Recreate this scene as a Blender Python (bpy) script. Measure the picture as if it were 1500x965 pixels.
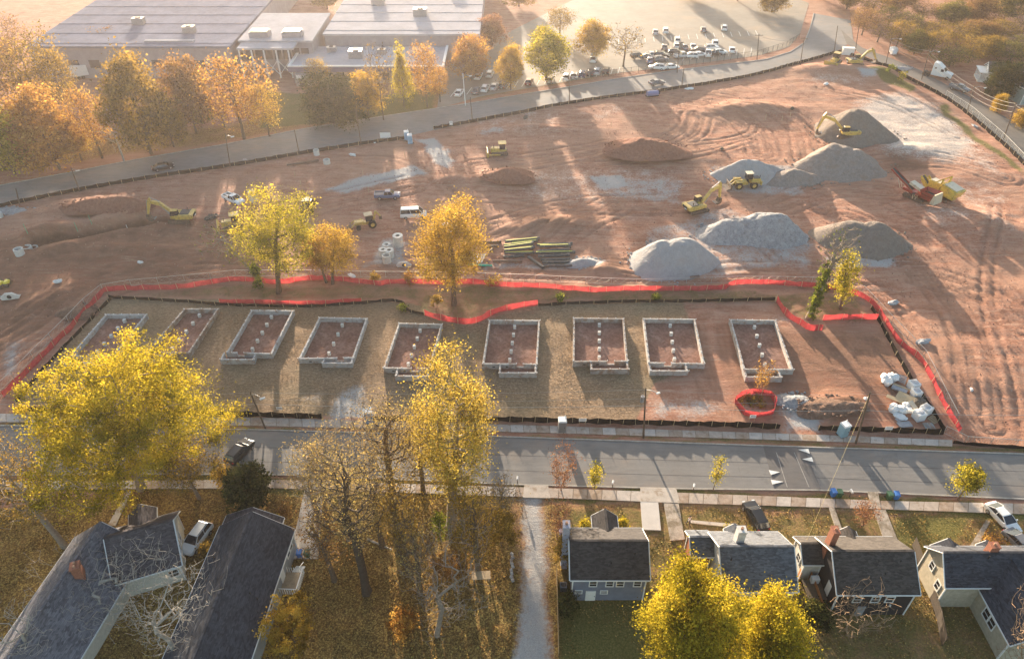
import bpy, bmesh, math, random
import numpy as np
from mathutils import Vector, Matrix

for _o in list(bpy.data.objects):
    bpy.data.objects.remove(_o)
SC = bpy.context.scene
COL = SC.collection
PI = math.pi
R = math.radians
RN = random.Random(11)
rng = np.random.default_rng(11)

# ------------------------------------------------------------------ camera, sky, sun, exposure
CAMH, FPX, PITCH = 78.0, 1080.0, R(39.0)
cam = bpy.data.cameras.new('camera')
cam.sensor_fit = 'HORIZONTAL'; cam.sensor_width = 36.0; cam.lens = 36.0 * FPX / 1500.0
cam.clip_start = 1.0; cam.clip_end = 6000.0
camo = bpy.data.objects.new('camera', cam); COL.objects.link(camo)
camo.location = (0, 0, CAMH); camo.rotation_euler = (PI / 2 - PITCH, 0, 0)
SC.camera = camo

SUN_EL, SUN_AZ = R(7.5), R(-12.0)          # azimuth from +Y towards +X
w = bpy.data.worlds.new('World'); SC.world = w; w.use_nodes = True
nt = w.node_tree; bg = nt.nodes['Background']
sky = nt.nodes.new('ShaderNodeTexSky'); sky.sky_type = 'NISHITA'; sky.sun_disc = False
sky.sun_elevation = SUN_EL; sky.sun_rotation = SUN_AZ
sky.air_density = 1.0; sky.dust_density = 2.0; sky.ozone_density = 1.0
nt.links.new(sky.outputs[0], bg.inputs[0]); bg.inputs[1].default_value = 0.11
sl = bpy.data.lights.new('sun', 'SUN'); sl.energy = 5.0; sl.angle = R(0.6); sl.color = (1.0, 0.83, 0.63)
so = bpy.data.objects.new('sun', sl); COL.objects.link(so)
sd = Vector((math.sin(SUN_AZ) * math.cos(SUN_EL), math.cos(SUN_AZ) * math.cos(SUN_EL), math.sin(SUN_EL)))
so.rotation_euler = (-sd).to_track_quat('-Z', 'Y').to_euler(); so.location = sd * 500
SC.view_settings.view_transform = 'Standard'; SC.view_settings.look = 'None'
SC.view_settings.exposure = 2.12; SC.view_settings.gamma = 1.0
SC.render.engine = 'CYCLES'
SC.cycles.max_bounces = 5; SC.cycles.diffuse_bounces = 2; SC.cycles.glossy_bounces = 2
SC.cycles.transmission_bounces = 2; SC.cycles.transparent_max_bounces = 6; SC.cycles.volume_bounces = 0
SC.cycles.use_denoising = True
HAZE_DENSITY = 0.00014

# ------------------------------------------------------------------ helpers
def G(px, py, h=0.0):
    """the point at height h that the photograph shows at (px, py)"""
    dep = PITCH + math.atan((py - 482.5) / FPX)
    D = (CAMH - h) / math.tan(dep)
    z = D * math.cos(PITCH) + (CAMH - h) * math.sin(PITCH)
    return Vector(((px - 750) / FPX * z, D, h))
def HT(D, py):
    return CAMH - D * math.tan(PITCH + math.atan((py - 482.5) / FPX))
def ZD(D, h):
    return D * math.cos(PITCH) + (CAMH - h) * math.sin(PITCH)
def GG(pts, h=0.0):
    return [G(x, y, h) for x, y in pts]
def ang(a, b):
    d = b - a
    return math.atan2(d.y, d.x)

def tag(o, label=None, cat=None, group=None, kind=None):
    if label: o['label'] = label
    if cat: o['category'] = cat
    if group: o['group'] = group
    if kind: o['kind'] = kind
    return o
def thing(name, label, cat, loc=(0, 0, 0), rz=0.0, group=None):
    o = bpy.data.objects.new(name, None); COL.objects.link(o)
    o.empty_display_size = 0.5
    o.location = loc; o.rotation_euler = (0, 0, rz)
    return tag(o, label, cat, group)
def copy_tree(o, parent=None):
    c = o.copy(); COL.objects.link(c)
    if parent is not None: c.parent = parent
    for ch in o.children: copy_tree(ch, c)
    return c
def recolour(root, name, m):
    for ch in root.children_recursive:
        if ch.name.split('.')[0] == name and ch.type == 'MESH':
            ch.material_slots[0].link = 'OBJECT'; ch.material_slots[0].material = m
def link(name, me, m=None, parent=None):
    o = bpy.data.objects.new(name, me); COL.objects.link(o)
    if m is not None and not me.materials: me.materials.append(m)
    if parent is not None: o.parent = parent
    return o

class MB:
    def __init__(s): s.v = []; s.f = []; s.T = Matrix()
    def add(s, vs, fs):
        b = len(s.v)
        s.v += [tuple(s.T @ Vector(v)) for v in vs]
        s.f += [tuple(i + b for i in f) for f in fs]
        return s
    def box(s, c, d, rz=0.0, M=None, taper=1.0):
        x, y, z = d[0] / 2, d[1] / 2, d[2] / 2
        vs = [(-x, -y, -z), (x, -y, -z), (x, y, -z), (-x, y, -z),
              (-x * taper, -y * taper, z), (x * taper, -y * taper, z), (x * taper, y * taper, z), (-x * taper, y * taper, z)]
        m = M if M is not None else Matrix.Rotation(rz, 3, 'Z')
        c = Vector(c)
        vs = [m @ Vector(v) + c for v in vs]
        return s.add(vs, [(0, 3, 2, 1), (4, 5, 6, 7), (0, 1, 5, 4), (1, 2, 6, 5), (2, 3, 7, 6), (3, 0, 4, 7)])
    def bar(s, a, b, wd, th, up=(0, 0, 1)):
        a = Vector(a); b = Vector(b); d = b - a; L = d.length
        if L < 1e-6: return s
        x = d / L; y = Vector(up).cross(x)
        if y.length < 1e-4: y = Vector((0, 1, 0)).cross(x)
        y.normalize(); z = x.cross(y)
        M = Matrix((x, y, z)).transposed()
        return s.box((a + b) / 2, (L, wd, th), M=M)
    def cyl(s, a, b, r0, r1=None, n=8, caps=True):
        r1 = r0 if r1 is None else r1
        a = Vector(a); b = Vector(b); d = (b - a).normalized()
        u = d.orthogonal().normalized(); v = d.cross(u)
        vs = [a + (u * math.cos(2 * PI * i / n) + v * math.sin(2 * PI * i / n)) * r0 for i in range(n)]
        vs += [b + (u * math.cos(2 * PI * i / n) + v * math.sin(2 * PI * i / n)) * r1 for i in range(n)]
        fs = [(i, (i + 1) % n, n + (i + 1) % n, n + i) for i in range(n)]
        if caps: fs += [tuple(range(n - 1, -1, -1)), tuple(range(n, 2 * n))]
        return s.add(vs, fs)
    def pipe(s, a, b, ro, ri, n=12):
        a = Vector(a); b = Vector(b); d = (b - a).normalized()
        u = d.orthogonal().normalized(); v = d.cross(u)
        vs = []
        for p, r in ((a, ro), (b, ro), (b, ri), (a, ri)):
            vs += [p + (u * math.cos(2 * PI * i / n) + v * math.sin(2 * PI * i / n)) * r for i in range(n)]
        fs = []
        for k in range(4):
            for i in range(n):
                fs.append((k * n + i, k * n + (i + 1) % n, ((k + 1) % 4) * n + (i + 1) % n, ((k + 1) % 4) * n + i))
        return s.add(vs, fs)
    def tube(s, pts, r, n=5):
        for a, b in zip(pts[:-1], pts[1:]): s.cyl(a, b, r, r, n, False)
        return s
    def prism(s, poly, axis, a, b):
        """poly in the two other axes, extruded along axis from a to b"""
        n = len(poly)
        def P(p, t):
            return {'y': (p[0], t, p[1]), 'x': (t, p[0], p[1]), 'z': (p[0], p[1], t)}[axis]
        vs = [P(p, a) for p in poly] + [P(p, b) for p in poly]
        fs = [(i, (i + 1) % n, n + (i + 1) % n, n + i) for i in range(n)]
        fs += [tuple(range(n - 1, -1, -1)), tuple(range(n, 2 * n))]
        return s.add(vs, fs)
    def loft(s, secs, cap=True):
        n = len(secs[0]); vs = [p for q in secs for p in q]; fs = []
        for k in range(len(secs) - 1):
            for i in range(n):
                j = (i + 1) % n
                fs.append((k * n + i, k * n + j, (k + 1) * n + j, (k + 1) * n + i))
        if cap: fs += [tuple(range(n - 1, -1, -1)), tuple(range((len(secs) - 1) * n, len(secs) * n))]
        return s.add(vs, fs)
    def ball(s, c, r, n=8, m=5, sq=(1, 1, 1), jit=0.0, rn=None):
        vs = [(c[0], c[1], c[2] - r * sq[2])]; rn = rn or RN
        for k in range(1, m):
            t = PI * k / m
            for i in range(n):
                q = 1 + (rn.random() - .5) * jit
                a = 2 * PI * i / n
                vs.append((c[0] + r * sq[0] * math.sin(t) * math.cos(a) * q, c[1] + r * sq[1] * math.sin(t) * math.sin(a) * q, c[2] - r * sq[2] * math.cos(t) * q))
        vs.append((c[0], c[1], c[2] + r * sq[2])); top = len(vs) - 1; fs = []
        for i in range(n):
            fs.append((0, 1 + (i + 1) % n, 1 + i)); b = 1 + (m - 2) * n
            fs.append((top, b + i, b + (i + 1) % n))
            for k in range(m - 2):
                fs.append((1 + k * n + i, 1 + k * n + (i + 1) % n, 1 + (k + 1) * n + (i + 1) % n, 1 + (k + 1) * n + i))
        return s.add(vs, fs)
    def mesh(s, name, smooth=False, bevel=0.0):
        me = bpy.data.meshes.new(name); me.from_pydata(s.v, [], s.f); me.validate()
        bm = bmesh.new(); bm.from_mesh(me); bmesh.ops.recalc_face_normals(bm, faces=bm.faces)
        if bevel:
            es = [e for e in bm.edges if len(e.link_faces) == 2 and e.calc_face_angle(0) > 0.5]
            bmesh.ops.bevel(bm, geom=es, offset=bevel, segments=1, affect='EDGES', profile=0.5, clamp_overlap=True)
        bm.to_mesh(me); bm.free()
        if smooth:
            me.polygons.foreach_set('use_smooth', [True] * len(me.polygons))
        return me
    def build(s, name, m, parent=None, smooth=False, bevel=0.0):
        return link(name, s.mesh(name, smooth, bevel), m, parent)

def np_mesh(name, V, F4, smooth=False):
    """V (n,3), F4 (m,4) quads"""
    me = bpy.data.meshes.new(name)
    n, m = len(V), len(F4)
    me.vertices.add(n); me.vertices.foreach_set('co', np.asarray(V, np.float32).ravel())
    k = F4.shape[1]
    me.loops.add(m * k); me.loops.foreach_set('vertex_index', np.asarray(F4, np.int32).ravel())
    me.polygons.add(m); me.polygons.foreach_set('loop_start', np.arange(0, m * k, k, dtype=np.int32))
    if smooth: me.polygons.foreach_set('use_smooth', np.ones(m, bool))
    me.update(calc_edges=True)
    return me

# ------------------------------------------------------------------ materials
class NT:
    def __init__(s, name):
        s.m = bpy.data.materials.new(name); s.m.use_nodes = True
        s.t = s.m.node_tree; s.t.nodes.clear()
        s.out = s.t.nodes.new('ShaderNodeOutputMaterial')
    def n(s, typ, ins=None, **kw):
        nd = s.t.nodes.new('ShaderNode' + typ)
        for k, v in kw.items(): setattr(nd, k, v)
        for k, v in (ins or {}).items():
            if isinstance(v, bpy.types.NodeSocket): s.t.links.new(v, nd.inputs[k])
            else: nd.inputs[k].default_value = v
        return nd
    def co(s): return s.n('TexCoord').outputs['Object']
    def scaled(s, sc, rot=(0, 0, 0)):
        return s.n('Mapping', {'Vector': s.co(), 'Scale': sc, 'Rotation': rot}).outputs[0]
    def noise(s, scale, detail=4, rough=0.6, vec=None, dist=0.0):
        return s.n('TexNoise', {'Vector': vec if vec is not None else s.co(), 'Scale': scale, 'Detail': detail, 'Roughness': rough, 'Distortion': dist}).outputs[0]
    def ramp(s, fac, stops, interp='LINEAR'):
        r = s.n('ValToRGB', {'Fac': fac}); e = r.color_ramp.elements; r.color_ramp.interpolation = interp
        while len(e) < len(stops): e.new(0.5)
        for el, (p, c) in zip(e, stops):
            el.position = p; el.color = (*c, 1) if len(c) == 3 else c
        return r.outputs[0]
    def math(s, op, a, b=0.0, clamp=False):
        nd = s.n('Math', operation=op, use_clamp=clamp)
        for i, v in enumerate((a, b)):
            if isinstance(v, bpy.types.NodeSocket): s.t.links.new(v, nd.inputs[i])
            else: nd.inputs[i].default_value = v
        return nd.outputs[0]
    def step(s, v, a, b):
        nd = s.n('MapRange', {'Value': v, 'From Min': a, 'From Max': b}); nd.interpolation_type = 'SMOOTHSTEP'
        return nd.outputs[0]
    def mix(s, fac, a, b, mode='MIX'):
        nd = s.n('MixRGB', blend_type=mode)
        for k, v in (('Fac', fac), ('Color1', a), ('Color2', b)):
            if isinstance(v, bpy.types.NodeSocket): s.t.links.new(v, nd.inputs[k])
            elif k == 'Fac': nd.inputs[k].default_value = v
            else: nd.inputs[k].default_value = (*v, 1)
        return nd.outputs[0]
    def bump(s, h, strength=0.5, dist=0.05):
        return s.n('Bump', {'Height': h, 'Strength': strength, 'Distance': dist}).outputs[0]
    def bsdf(s, col, rough=0.8, bump=None, metal=0.0, spec=0.3):
        ins = {'Base Color': col if isinstance(col, bpy.types.NodeSocket) else (*col, 1), 'Roughness': rough, 'Metallic': metal, 'Specular IOR Level': spec}
        if bump is not None: ins['Normal'] = bump
        b = s.n('BsdfPrincipled', ins)
        s.t.links.new(b.outputs[0], s.out.inputs[0]); return b
_M = {}
def mat(name, c, rough=0.75, var=0.18, scale=3.0, bump=0.0, metal=0.0, spec=0.3, dirt=None, dirt_amt=0.0):
    """plain procedural material: colour with two scales of noise, optional dirt and relief"""
    if name in _M: return _M[name]
    t = NT(name); n1 = t.noise(scale, 5); n2 = t.noise(scale * 7, 3)
    f = t.math('ADD', t.math('MULTIPLY', n1, 0.65), t.math('MULTIPLY', n2, 0.35))
    lo = tuple(x * (1 - var * 1.6) for x in c); hi = tuple(min(1, x * (1 + var * 1.6)) for x in c)
    col = t.ramp(f, [(0.3, lo), (0.7, hi)])
    if dirt is not None:
        d = t.step(t.noise(scale * 0.8, 6, 0.7), 0.62 - dirt_amt * 0.35, 0.75 - dirt_amt * 0.2)
        col = t.mix(t.math('MULTIPLY', d, 0.85), col, dirt)
    b = t.bump(n2, bump, 0.04) if bump else None
    t.bsdf(col, rough, b, metal, spec)
    _M[name] = t.m; return t.m
def paint(name, c, dirt=0.25, rough=0.35):
    if name in _M: return _M[name]
    t = NT(name); f = t.step(t.noise(2.2, 6, 0.65), 0.62 - dirt * .4, 0.85 - dirt * .3)
    col = t.mix(t.math('MULTIPLY', f, 0.7), c, (0.22, 0.14, 0.09))
    b = t.bsdf(col, rough, None, 0.0, 0.5)
    _M[name] = t.m; return t.m
def leaf_mat(name, stops, transl=0.45):
    if name in _M: return _M[name]
    t = NT(name)
    a = t.n('Attribute', attribute_name='tint').outputs['Fac']
    col = t.ramp(a, stops)
    d = t.n('BsdfDiffuse', {'Color': col}); tr = t.n('BsdfTranslucent', {'Color': t.mix(1.0, col, (1.0, 0.93, 0.75), 'MULTIPLY')})
    mx = t.n('MixShader', {'Fac': transl}); t.t.links.new(d.outputs[0], mx.inputs[1]); t.t.links.new(tr.outputs[0], mx.inputs[2])
    t.t.links.new(mx.outputs[0], t.out.inputs[0]); _M[name] = t.m; return t.m

M_CONC = mat('pale_concrete', (0.42, 0.40, 0.375), 0.85, 0.14, 1.5, 0.3, dirt=(0.27, 0.18, 0.13), dirt_amt=0.5)
M_CONCB = mat('damp_concrete', (0.36, 0.335, 0.31), 0.85, 0.2, 1.2, 0.3, dirt=(0.24, 0.15, 0.1), dirt_amt=0.65)
M_CONCC = mat('bluish_concrete', (0.41, 0.41, 0.41), 0.85, 0.16, 1.8, 0.3, dirt=(0.27, 0.19, 0.14), dirt_amt=0.4)
M_CONC2 = mat('white_concrete', (0.6, 0.58, 0.54), 0.85, 0.1, 2.0, 0.2, dirt=(0.33, 0.25, 0.2), dirt_amt=0.15)
M_STEEL = mat('grey_steel', (0.3, 0.3, 0.31), 0.45, 0.15, 4, metal=0.5)
M_DARK = mat('dark_metal', (0.035, 0.034, 0.034), 0.6, 0.2, 4)
M_RUBBER = mat('rubber', (0.025, 0.024, 0.023), 0.85, 0.25, 5, dirt=(0.2, 0.12, 0.08), dirt_amt=0.3)
M_WOOD = mat('pale_wood', (0.45, 0.33, 0.2), 0.8, 0.2, 3)
M_POLE = mat('pole_wood', (0.12, 0.085, 0.06), 0.85, 0.25, 2)
M_WHITE = mat('white_paint', (0.78, 0.77, 0.74), 0.5, 0.05, 2)
M_GLASS = mat('dark_glass', (0.02, 0.024, 0.03), 0.08, 0.05, 1, spec=0.8)
M_YEL = paint('machine_yellow', (0.58, 0.40, 0.09), 0.5)
M_TRACK = mat('track_steel', (0.1, 0.08, 0.065), 0.7, 0.3, 4, dirt=(0.24, 0.14, 0.09), dirt_amt=0.5)
# ------------------------------------------------------------------ ground sheet with relief
def vnoise(x, y, cell, seed):
    r = np.random.default_rng(seed); g = r.random((257, 257))
    u = x / cell; v = y / cell
    iu = np.floor(u).astype(int); iv = np.floor(v).astype(int)
    fu = u - iu; fv = v - iv
    fu = fu * fu * (3 - 2 * fu); fv = fv * fv * (3 - 2 * fv)
    a = g[iu % 256, iv % 256]; b = g[(iu + 1) % 256, iv % 256]; c = g[iu % 256, (iv + 1) % 256]; d = g[(iu + 1) % 256, (iv + 1) % 256]
    return (a * (1 - fu) + b * fu) * (1 - fv) + (c * (1 - fu) + d * fu) * fv
def fbm(x, y, cell, seed, octs=4, gain=0.5):
    s = 0; a = 1; t = 0
    for k in range(octs):
        s = s + a * vnoise(x + 17.3 * k, y - 9.1 * k, cell / 2 ** k, seed + k); t += a; a *= gain
    return s / t
def seg_dist(X, Y, pts, closed=False):
    d = np.full(X.shape, 1e9)
    P = list(pts) + ([pts[0]] if closed else [])
    for a, b in zip(P[:-1], P[1:]):
        ax, ay, bx, by = a[0], a[1], b[0], b[1]
        L2 = (bx - ax) ** 2 + (by - ay) ** 2 + 1e-9
        t = np.clip(((X - ax) * (bx - ax) + (Y - ay) * (by - ay)) / L2, 0, 1)
        d = np.minimum(d, np.hypot(X - ax - t * (bx - ax), Y - ay - t * (by - ay)))
    return d
def inside(X, Y, pts):
    c = np.zeros(X.shape, bool); n = len(pts)
    for i in range(n):
        ax, ay = pts[i][0], pts[i][1]; bx, by = pts[i - 1][0], pts[i - 1][1]
        if ay == by: continue
        c ^= ((ay > Y) != (by > Y)) & (X < (bx - ax) * (Y - ay) / (by - ay) + ax)
    return c
def poly_mask(X, Y, px, soft):
    """1 inside, 0 outside, 0.5 on the edge; computed in a bounding box only"""
    pts = GG(px) if not isinstance(px[0], Vector) else px
    out = np.zeros(X.shape)
    m = soft * 1.1
    x0, x1 = min(p.x for p in pts) - m, max(p.x for p in pts) + m
    y0, y1 = min(p.y for p in pts) - m, max(p.y for p in pts) + m
    sel = (X > x0) & (X < x1) & (Y > y0) & (Y < y1)
    if not sel.any(): return out
    xs, ys = X[sel], Y[sel]
    d = seg_dist(xs, ys, pts, True); d = np.where(inside(xs, ys, pts), d, -d)
    out[sel] = np.clip(0.5 + 0.5 * d / soft, 0, 1)
    return out
def line_mask(X, Y, px, width, soft):
    pts = GG(px); d = seg_dist(X, Y, pts)
    return np.clip(1 - (d - width) / soft, 0, 1)
def smooth_line(pts, k=3):
    for _ in range(k):
        q = [pts[0]]
        for a, b in zip(pts[:-1], pts[1:]):
            q += [a * 0.75 + b * 0.25, a * 0.25 + b * 0.75]
        pts = q + [pts[-1]]
    return pts

FAR_LOW = [(-120, 330), (0, 300), (120, 276), (230, 257), (330, 243), (500, 213), (600, 199), (740, 168), (830, 149), (1000, 127), (1120, 106), (1190, 86), (1232, 73)]
FAR_UP = [(-120, 296), (0, 272), (60, 261), (200, 234), (340, 210), (450, 188), (560, 171), (700, 150), (740, 143), (916, 114), (1000, 102), (1120, 88), (1159, 76), (1178, 63), (1186, 44), (1192, 20)]
RT_LEFT = [(1240, 64), (1262, 80), (1290, 92), (1350, 120), (1382, 138), (1418, 163), (1467, 204), (1500, 236), (1580, 320)]
RT_RIGHT = [(1232, 44), (1262, 70), (1306, 86), (1348, 103), (1394, 129), (1432, 148), (1500, 188), (1600, 258)]
ST_TOP = [(-140, 622), (150, 625), (390, 630), (745, 640), (950, 647), (1120, 653), (1250, 657), (1500, 665), (1640, 670)]
ST_LOW = [(-160, 698), (200, 694), (440, 696), (760, 710), (1000, 716), (1200, 718), (1500, 731), (1660, 738)]
SW_T0 = [(-140, 604), (380, 612), (800, 624), (1250, 639), (1395, 645)]
SW_T1 = [(-140, 616), (380, 624), (800, 634), (1250, 648), (1395, 654)]
SW_L0 = [(-160, 706), (400, 703), (800, 715), (1000, 722), (1300, 734), (1500, 738), (1660, 744)]
SW_L1 = [(-160, 718), (400, 715), (800, 729), (1000, 737), (1300, 746), (1500, 753), (1660, 759)]
SITE = [(-150, 345), (0, 306), (330, 247), (500, 217), (740, 172), (1000, 131), (1190, 90), (1240, 78), (1290, 97), (1350, 126), (1415, 166), (1467, 208), (1500, 240), (1620, 350), (1680, 640), (1400, 640), (1380, 590), (1310, 490), (1270, 430), (1080, 420), (800, 430), (420, 420), (160, 432), (0, 590), (-150, 720)]

def build_ground():
    ys = np.concatenate([np.arange(26, 120, 0.45), np.arange(120, 200, 0.55), np.arange(200, 300, 0.9), np.arange(300, 345, 3.0)])
    xs = np.concatenate([np.arange(-230, -120, 2.0), np.arange(-120, 150, 0.5), np.arange(150, 240, 2.0)])
    X, Y = np.meshgrid(xs, ys); Xf, Yf = X.ravel(), Y.ravel()
    wx = (fbm(Xf, Yf, 6, 41, 3) - .5) * 3; wy = (fbm(Xf, Yf, 6, 57, 3) - .5) * 3
    Xw, Yw = Xf + wx, Yf + wy
    site = poly_mask(Xf, Yf, SITE, 2.5)
    z = np.zeros(Xf.shape)
    n1 = fbm(Xf, Yf, 22, 3, 4); n2 = fbm(Xf, Yf, 3.2, 9, 4); ns = fbm(Xf * 0.35, Yf * 1.6, 4.0, 15, 3)
    z += site * ((n1 - .5) * 1.5 + (n2 - .5) * 0.24 + (ns - .5) * 0.18)
    # low mounds, berms and the open trench on the site
    def mound(px, py, rx, ry, h, seed):
        c = G(px, py); q = ((Xw - c.x) / rx) ** 2 + ((Yw - c.y) / ry) ** 2
        return h * np.exp(-q * 1.6) * (0.75 + 0.5 * fbm(Xf, Yf, 2.5, seed, 3))
    for a in [(950, 226, 9, 6, 2.6, 1), (740, 262, 8, 5, 1.8, 2), (150, 310, 11, 4, 1.9, 3), (660, 262, 4, 3, 1.0, 5), (60, 345, 6, 5, 1.2, 6),
              (810, 330, 11, 3.5, 1.3, 8), (880, 395, 4, 4, 1.3, 9), (170, 372, 14, 4, 1.4, 10), (1100, 160, 14, 5, 1.6, 11), (790, 190, 12, 3, 1.1, 12),
              (1320, 220, 8, 4, 1.2, 14), (470, 390, 5, 2, .7, 15), (90, 440, 8, 6, 1.0, 16), (1215, 590, 4.5, 3, 0.9, 17), (1440, 330, 12, 8, 1.6, 19), (1240, 105, 20, 5, 1.5, 20)]:
        z += mound(*a)
    tr = line_mask(Xw, Yf, [(55, 358), (130, 343), (210, 325), (245, 318)], 0.9, 1.6)
    z -= 1.9 * tr
    for pts, side in (([(50, 352), (125, 334), (200, 316)], 1.1), ([(75, 372), (150, 352), (230, 332)], .7)):
        z += side * np.exp(-(seg_dist(Xf, Yf, GG(pts)) / 2.2) ** 2) * (.6 + .8 * n2)
    # machine tracks: pairs of ruts
    TR = [[(1010, 210), (1090, 200), (1110, 185), (1085, 168), (1040, 155)], [(1120, 225), (1112, 190), (1060, 165), (1000, 150)],
          [(970, 205), (1000, 190), (1005, 165)], [(985, 206), (1015, 190), (1020, 168)], [(860, 240), (960, 240), (1040, 225), (1100, 205)],
          [(700, 245), (790, 235), (900, 215)], [(640, 300), (720, 290), (860, 310), (980, 310)], [(720, 340), (830, 300), (940, 300), (1040, 290)],
          [(430, 240), (560, 225), (640, 260), (700, 330)], [(330, 330), (450, 300), (600, 270)], [(1180, 300), (1270, 330), (1330, 390), (1400, 470), (1430, 600)],
          [(1240, 320), (1340, 360), (1430, 480), (1450, 620)], [(1200, 390), (1330, 450), (1380, 560), (1410, 640)], [(900, 395), (1060, 405), (1200, 400), (1300, 440)],
          [(560, 395), (720, 400), (900, 408), (1100, 400)], [(300, 390), (500, 398), (700, 392)], [(0, 480), (100, 430), (250, 390), (420, 395)],
          [(0, 520), (90, 470), (150, 420), (300, 375)], [(1300, 300), (1400, 350), (1500, 440)], [(1290, 240), (1380, 230), (1470, 260)], [(1200, 130), (1300, 150), (1400, 200)],
          [(960, 130), (1080, 150), (1180, 175), (1190, 250)], [(1080, 330), (1180, 420), (1290, 420)], [(760, 390), (840, 330), (900, 300)], [(1460, 300), (1440, 420), (1480, 600)],
          [(1350, 400), (1420, 420), (1500, 470)], [(560, 300), (640, 330), (760, 320)], [(1140, 300), (1220, 270), (1300, 280)],
          [(1060, 480), (1075, 560), (1150, 600)], [(1040, 470), (1050, 560), (1120, 620)], [(1150, 480), (1200, 540), (1330, 560)]]
    rut = np.zeros(Xf.shape)
    for i, t in enumerate(TR):
        pts = smooth_line(GG(t), 3)
        x0, x1 = min(p.x for p in pts) - 4, max(p.x for p in pts) + 4; y0, y1 = min(p.y for p in pts) - 4, max(p.y for p in pts) + 4
        sel = (Xf > x0) & (Xf < x1) & (Yf > y0) & (Yf < y1)
        d = seg_dist(Xf[sel] + wx[sel] * .1, Yf[sel] + wy[sel] * .1, pts)
        for off in (0.0, 3.1) if i % 2 else (0.0,):
            dd = np.abs(np.abs(d - off) - 1.05)
            rut[sel] = np.maximum(rut[sel], np.exp(-(dd / 0.36) ** 2) * (0.45 + 0.55 * (n2[sel] > .42)))
            z[sel] += 0.07 * np.exp(-((dd - .75) / 0.35) ** 2) * np.clip(site[sel] + .35, 0, 1)
    z -= 0.15 * rut * np.clip(site + .25, 0, 1)
    # the strip with the trees behind the orange fence, the lots, the yards
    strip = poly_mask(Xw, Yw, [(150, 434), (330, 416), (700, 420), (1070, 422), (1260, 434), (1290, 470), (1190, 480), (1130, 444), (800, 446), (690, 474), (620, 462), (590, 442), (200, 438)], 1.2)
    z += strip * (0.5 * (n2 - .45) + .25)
    lot = poly_mask(Xf, Yf, [(20, 592), (160, 436), (600, 444), (690, 474), (790, 446), (1130, 444), (1190, 482), (1285, 470), (1385, 632), (1140, 624), (700, 614), (380, 606)], 0.8)
    z += lot * ((n2 - .5) * 0.16)
    brush = poly_mask(Xw, Yw, [(1195, 582), (1255, 570), (1275, 590), (1280, 622), (1205, 622)], 1.5)
    z += brush * (n2 - .3) * .4
    # keep it under the paved sheets
    paved = np.zeros(Xf.shape)
    for up, lo in ((FAR_UP, FAR_LOW), (ST_TOP, ST_LOW), (SW_T0, SW_T1), (SW_L0, SW_L1)):
        paved = np.maximum(paved, poly_mask(Xf, Yf, up + lo[::-1], 1.6))
    paved = np.maximum(paved, poly_mask(Xf, Yf, RT_LEFT + RT_RIGHT[::-1], 1.6))
    near = poly_mask(Xw, Yw, [(-300, 752), (400, 716), (800, 730), (1000, 738), (1300, 747), (1800, 765), (1800, 1200), (-300, 1200)], .6)
    z += near * (n2 - .55) * 0.25
    z *= np.clip(1 - paved * 2, 0, 1)
    z -= 0.03
    # ---- what the ground is made of, as masks
    def pm(px, soft): return poly_mask(Xw, Yw, px, soft)
    straw = poly_mask(Xf, Yf, [(20, 592), (160, 436), (600, 444), (690, 474), (790, 446), (1000, 444), (1010, 470), (1035, 530), (960, 560), (930, 618), (700, 614), (380, 606)], 1.0)
    for q in ([(1010, 466), (1080, 466), (1080, 560), (1020, 540)],): straw = np.maximum(straw, pm(q, 2) * .35)
    litter = near * pm([(-300, 715), (330, 712), (760, 722), (765, 1200), (-300, 1200)], 1.5)
    litter = np.maximum(litter, pm([(800, 735), (835, 735), (830, 1000), (812, 1000)], .6))
    litter = np.maximum(litter, 0.62 * pm([(-200, 230), (330, 180), (640, 130), (900, 100), (900, 112), (700, 148), (340, 208), (-200, 285)], 3))
    litter = np.maximum(litter, .55 * near)
    grass = np.zeros(Xf.shape)
    for q, v in (([(820, 738), (1690, 762), (1690, 1200), (820, 1200)], .55), ([(1310, 752), (1440, 752), (1400, 800), (1330, 810)], .85), ([(380, 135), (560, 140), (640, 125), (640, 165), (380, 190)], .7),
                 ([(-150, 618), (390, 626), (745, 636), (1250, 650), (1640, 660), (1640, 668), (1250, 656), (745, 640), (-150, 624)], .9), ([(1290, 100), (1345, 128), (1330, 135), (1270, 105)], .8),
                 ([(1380, 150), (1500, 250), (1500, 262), (1440, 215), (1370, 155)], .7), ([(-160, 696), (440, 696), (760, 710), (1000, 716), (1200, 719), (1500, 731), (1660, 739), (1660, 775), (1300, 752), (800, 735), (-160, 722)], .74), ([(440, 699), (760, 712), (1000, 719), (1300, 728), (1640, 738), (1640, 742), (1300, 733), (760, 715), (440, 702)], .55),
                 ([(820, 862), (950, 862), (950, 1000), (820, 1000)], .9)):
        grass = np.maximum(grass, v * pm(q, 1.0))
    grass = np.maximum(grass, .45 * strip)
    grass = np.maximum(grass, .5 * pm([(90, 520), (110, 500), (105, 560), (60, 570)], 2))
    grey = np.zeros(Xf.shape)
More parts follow.
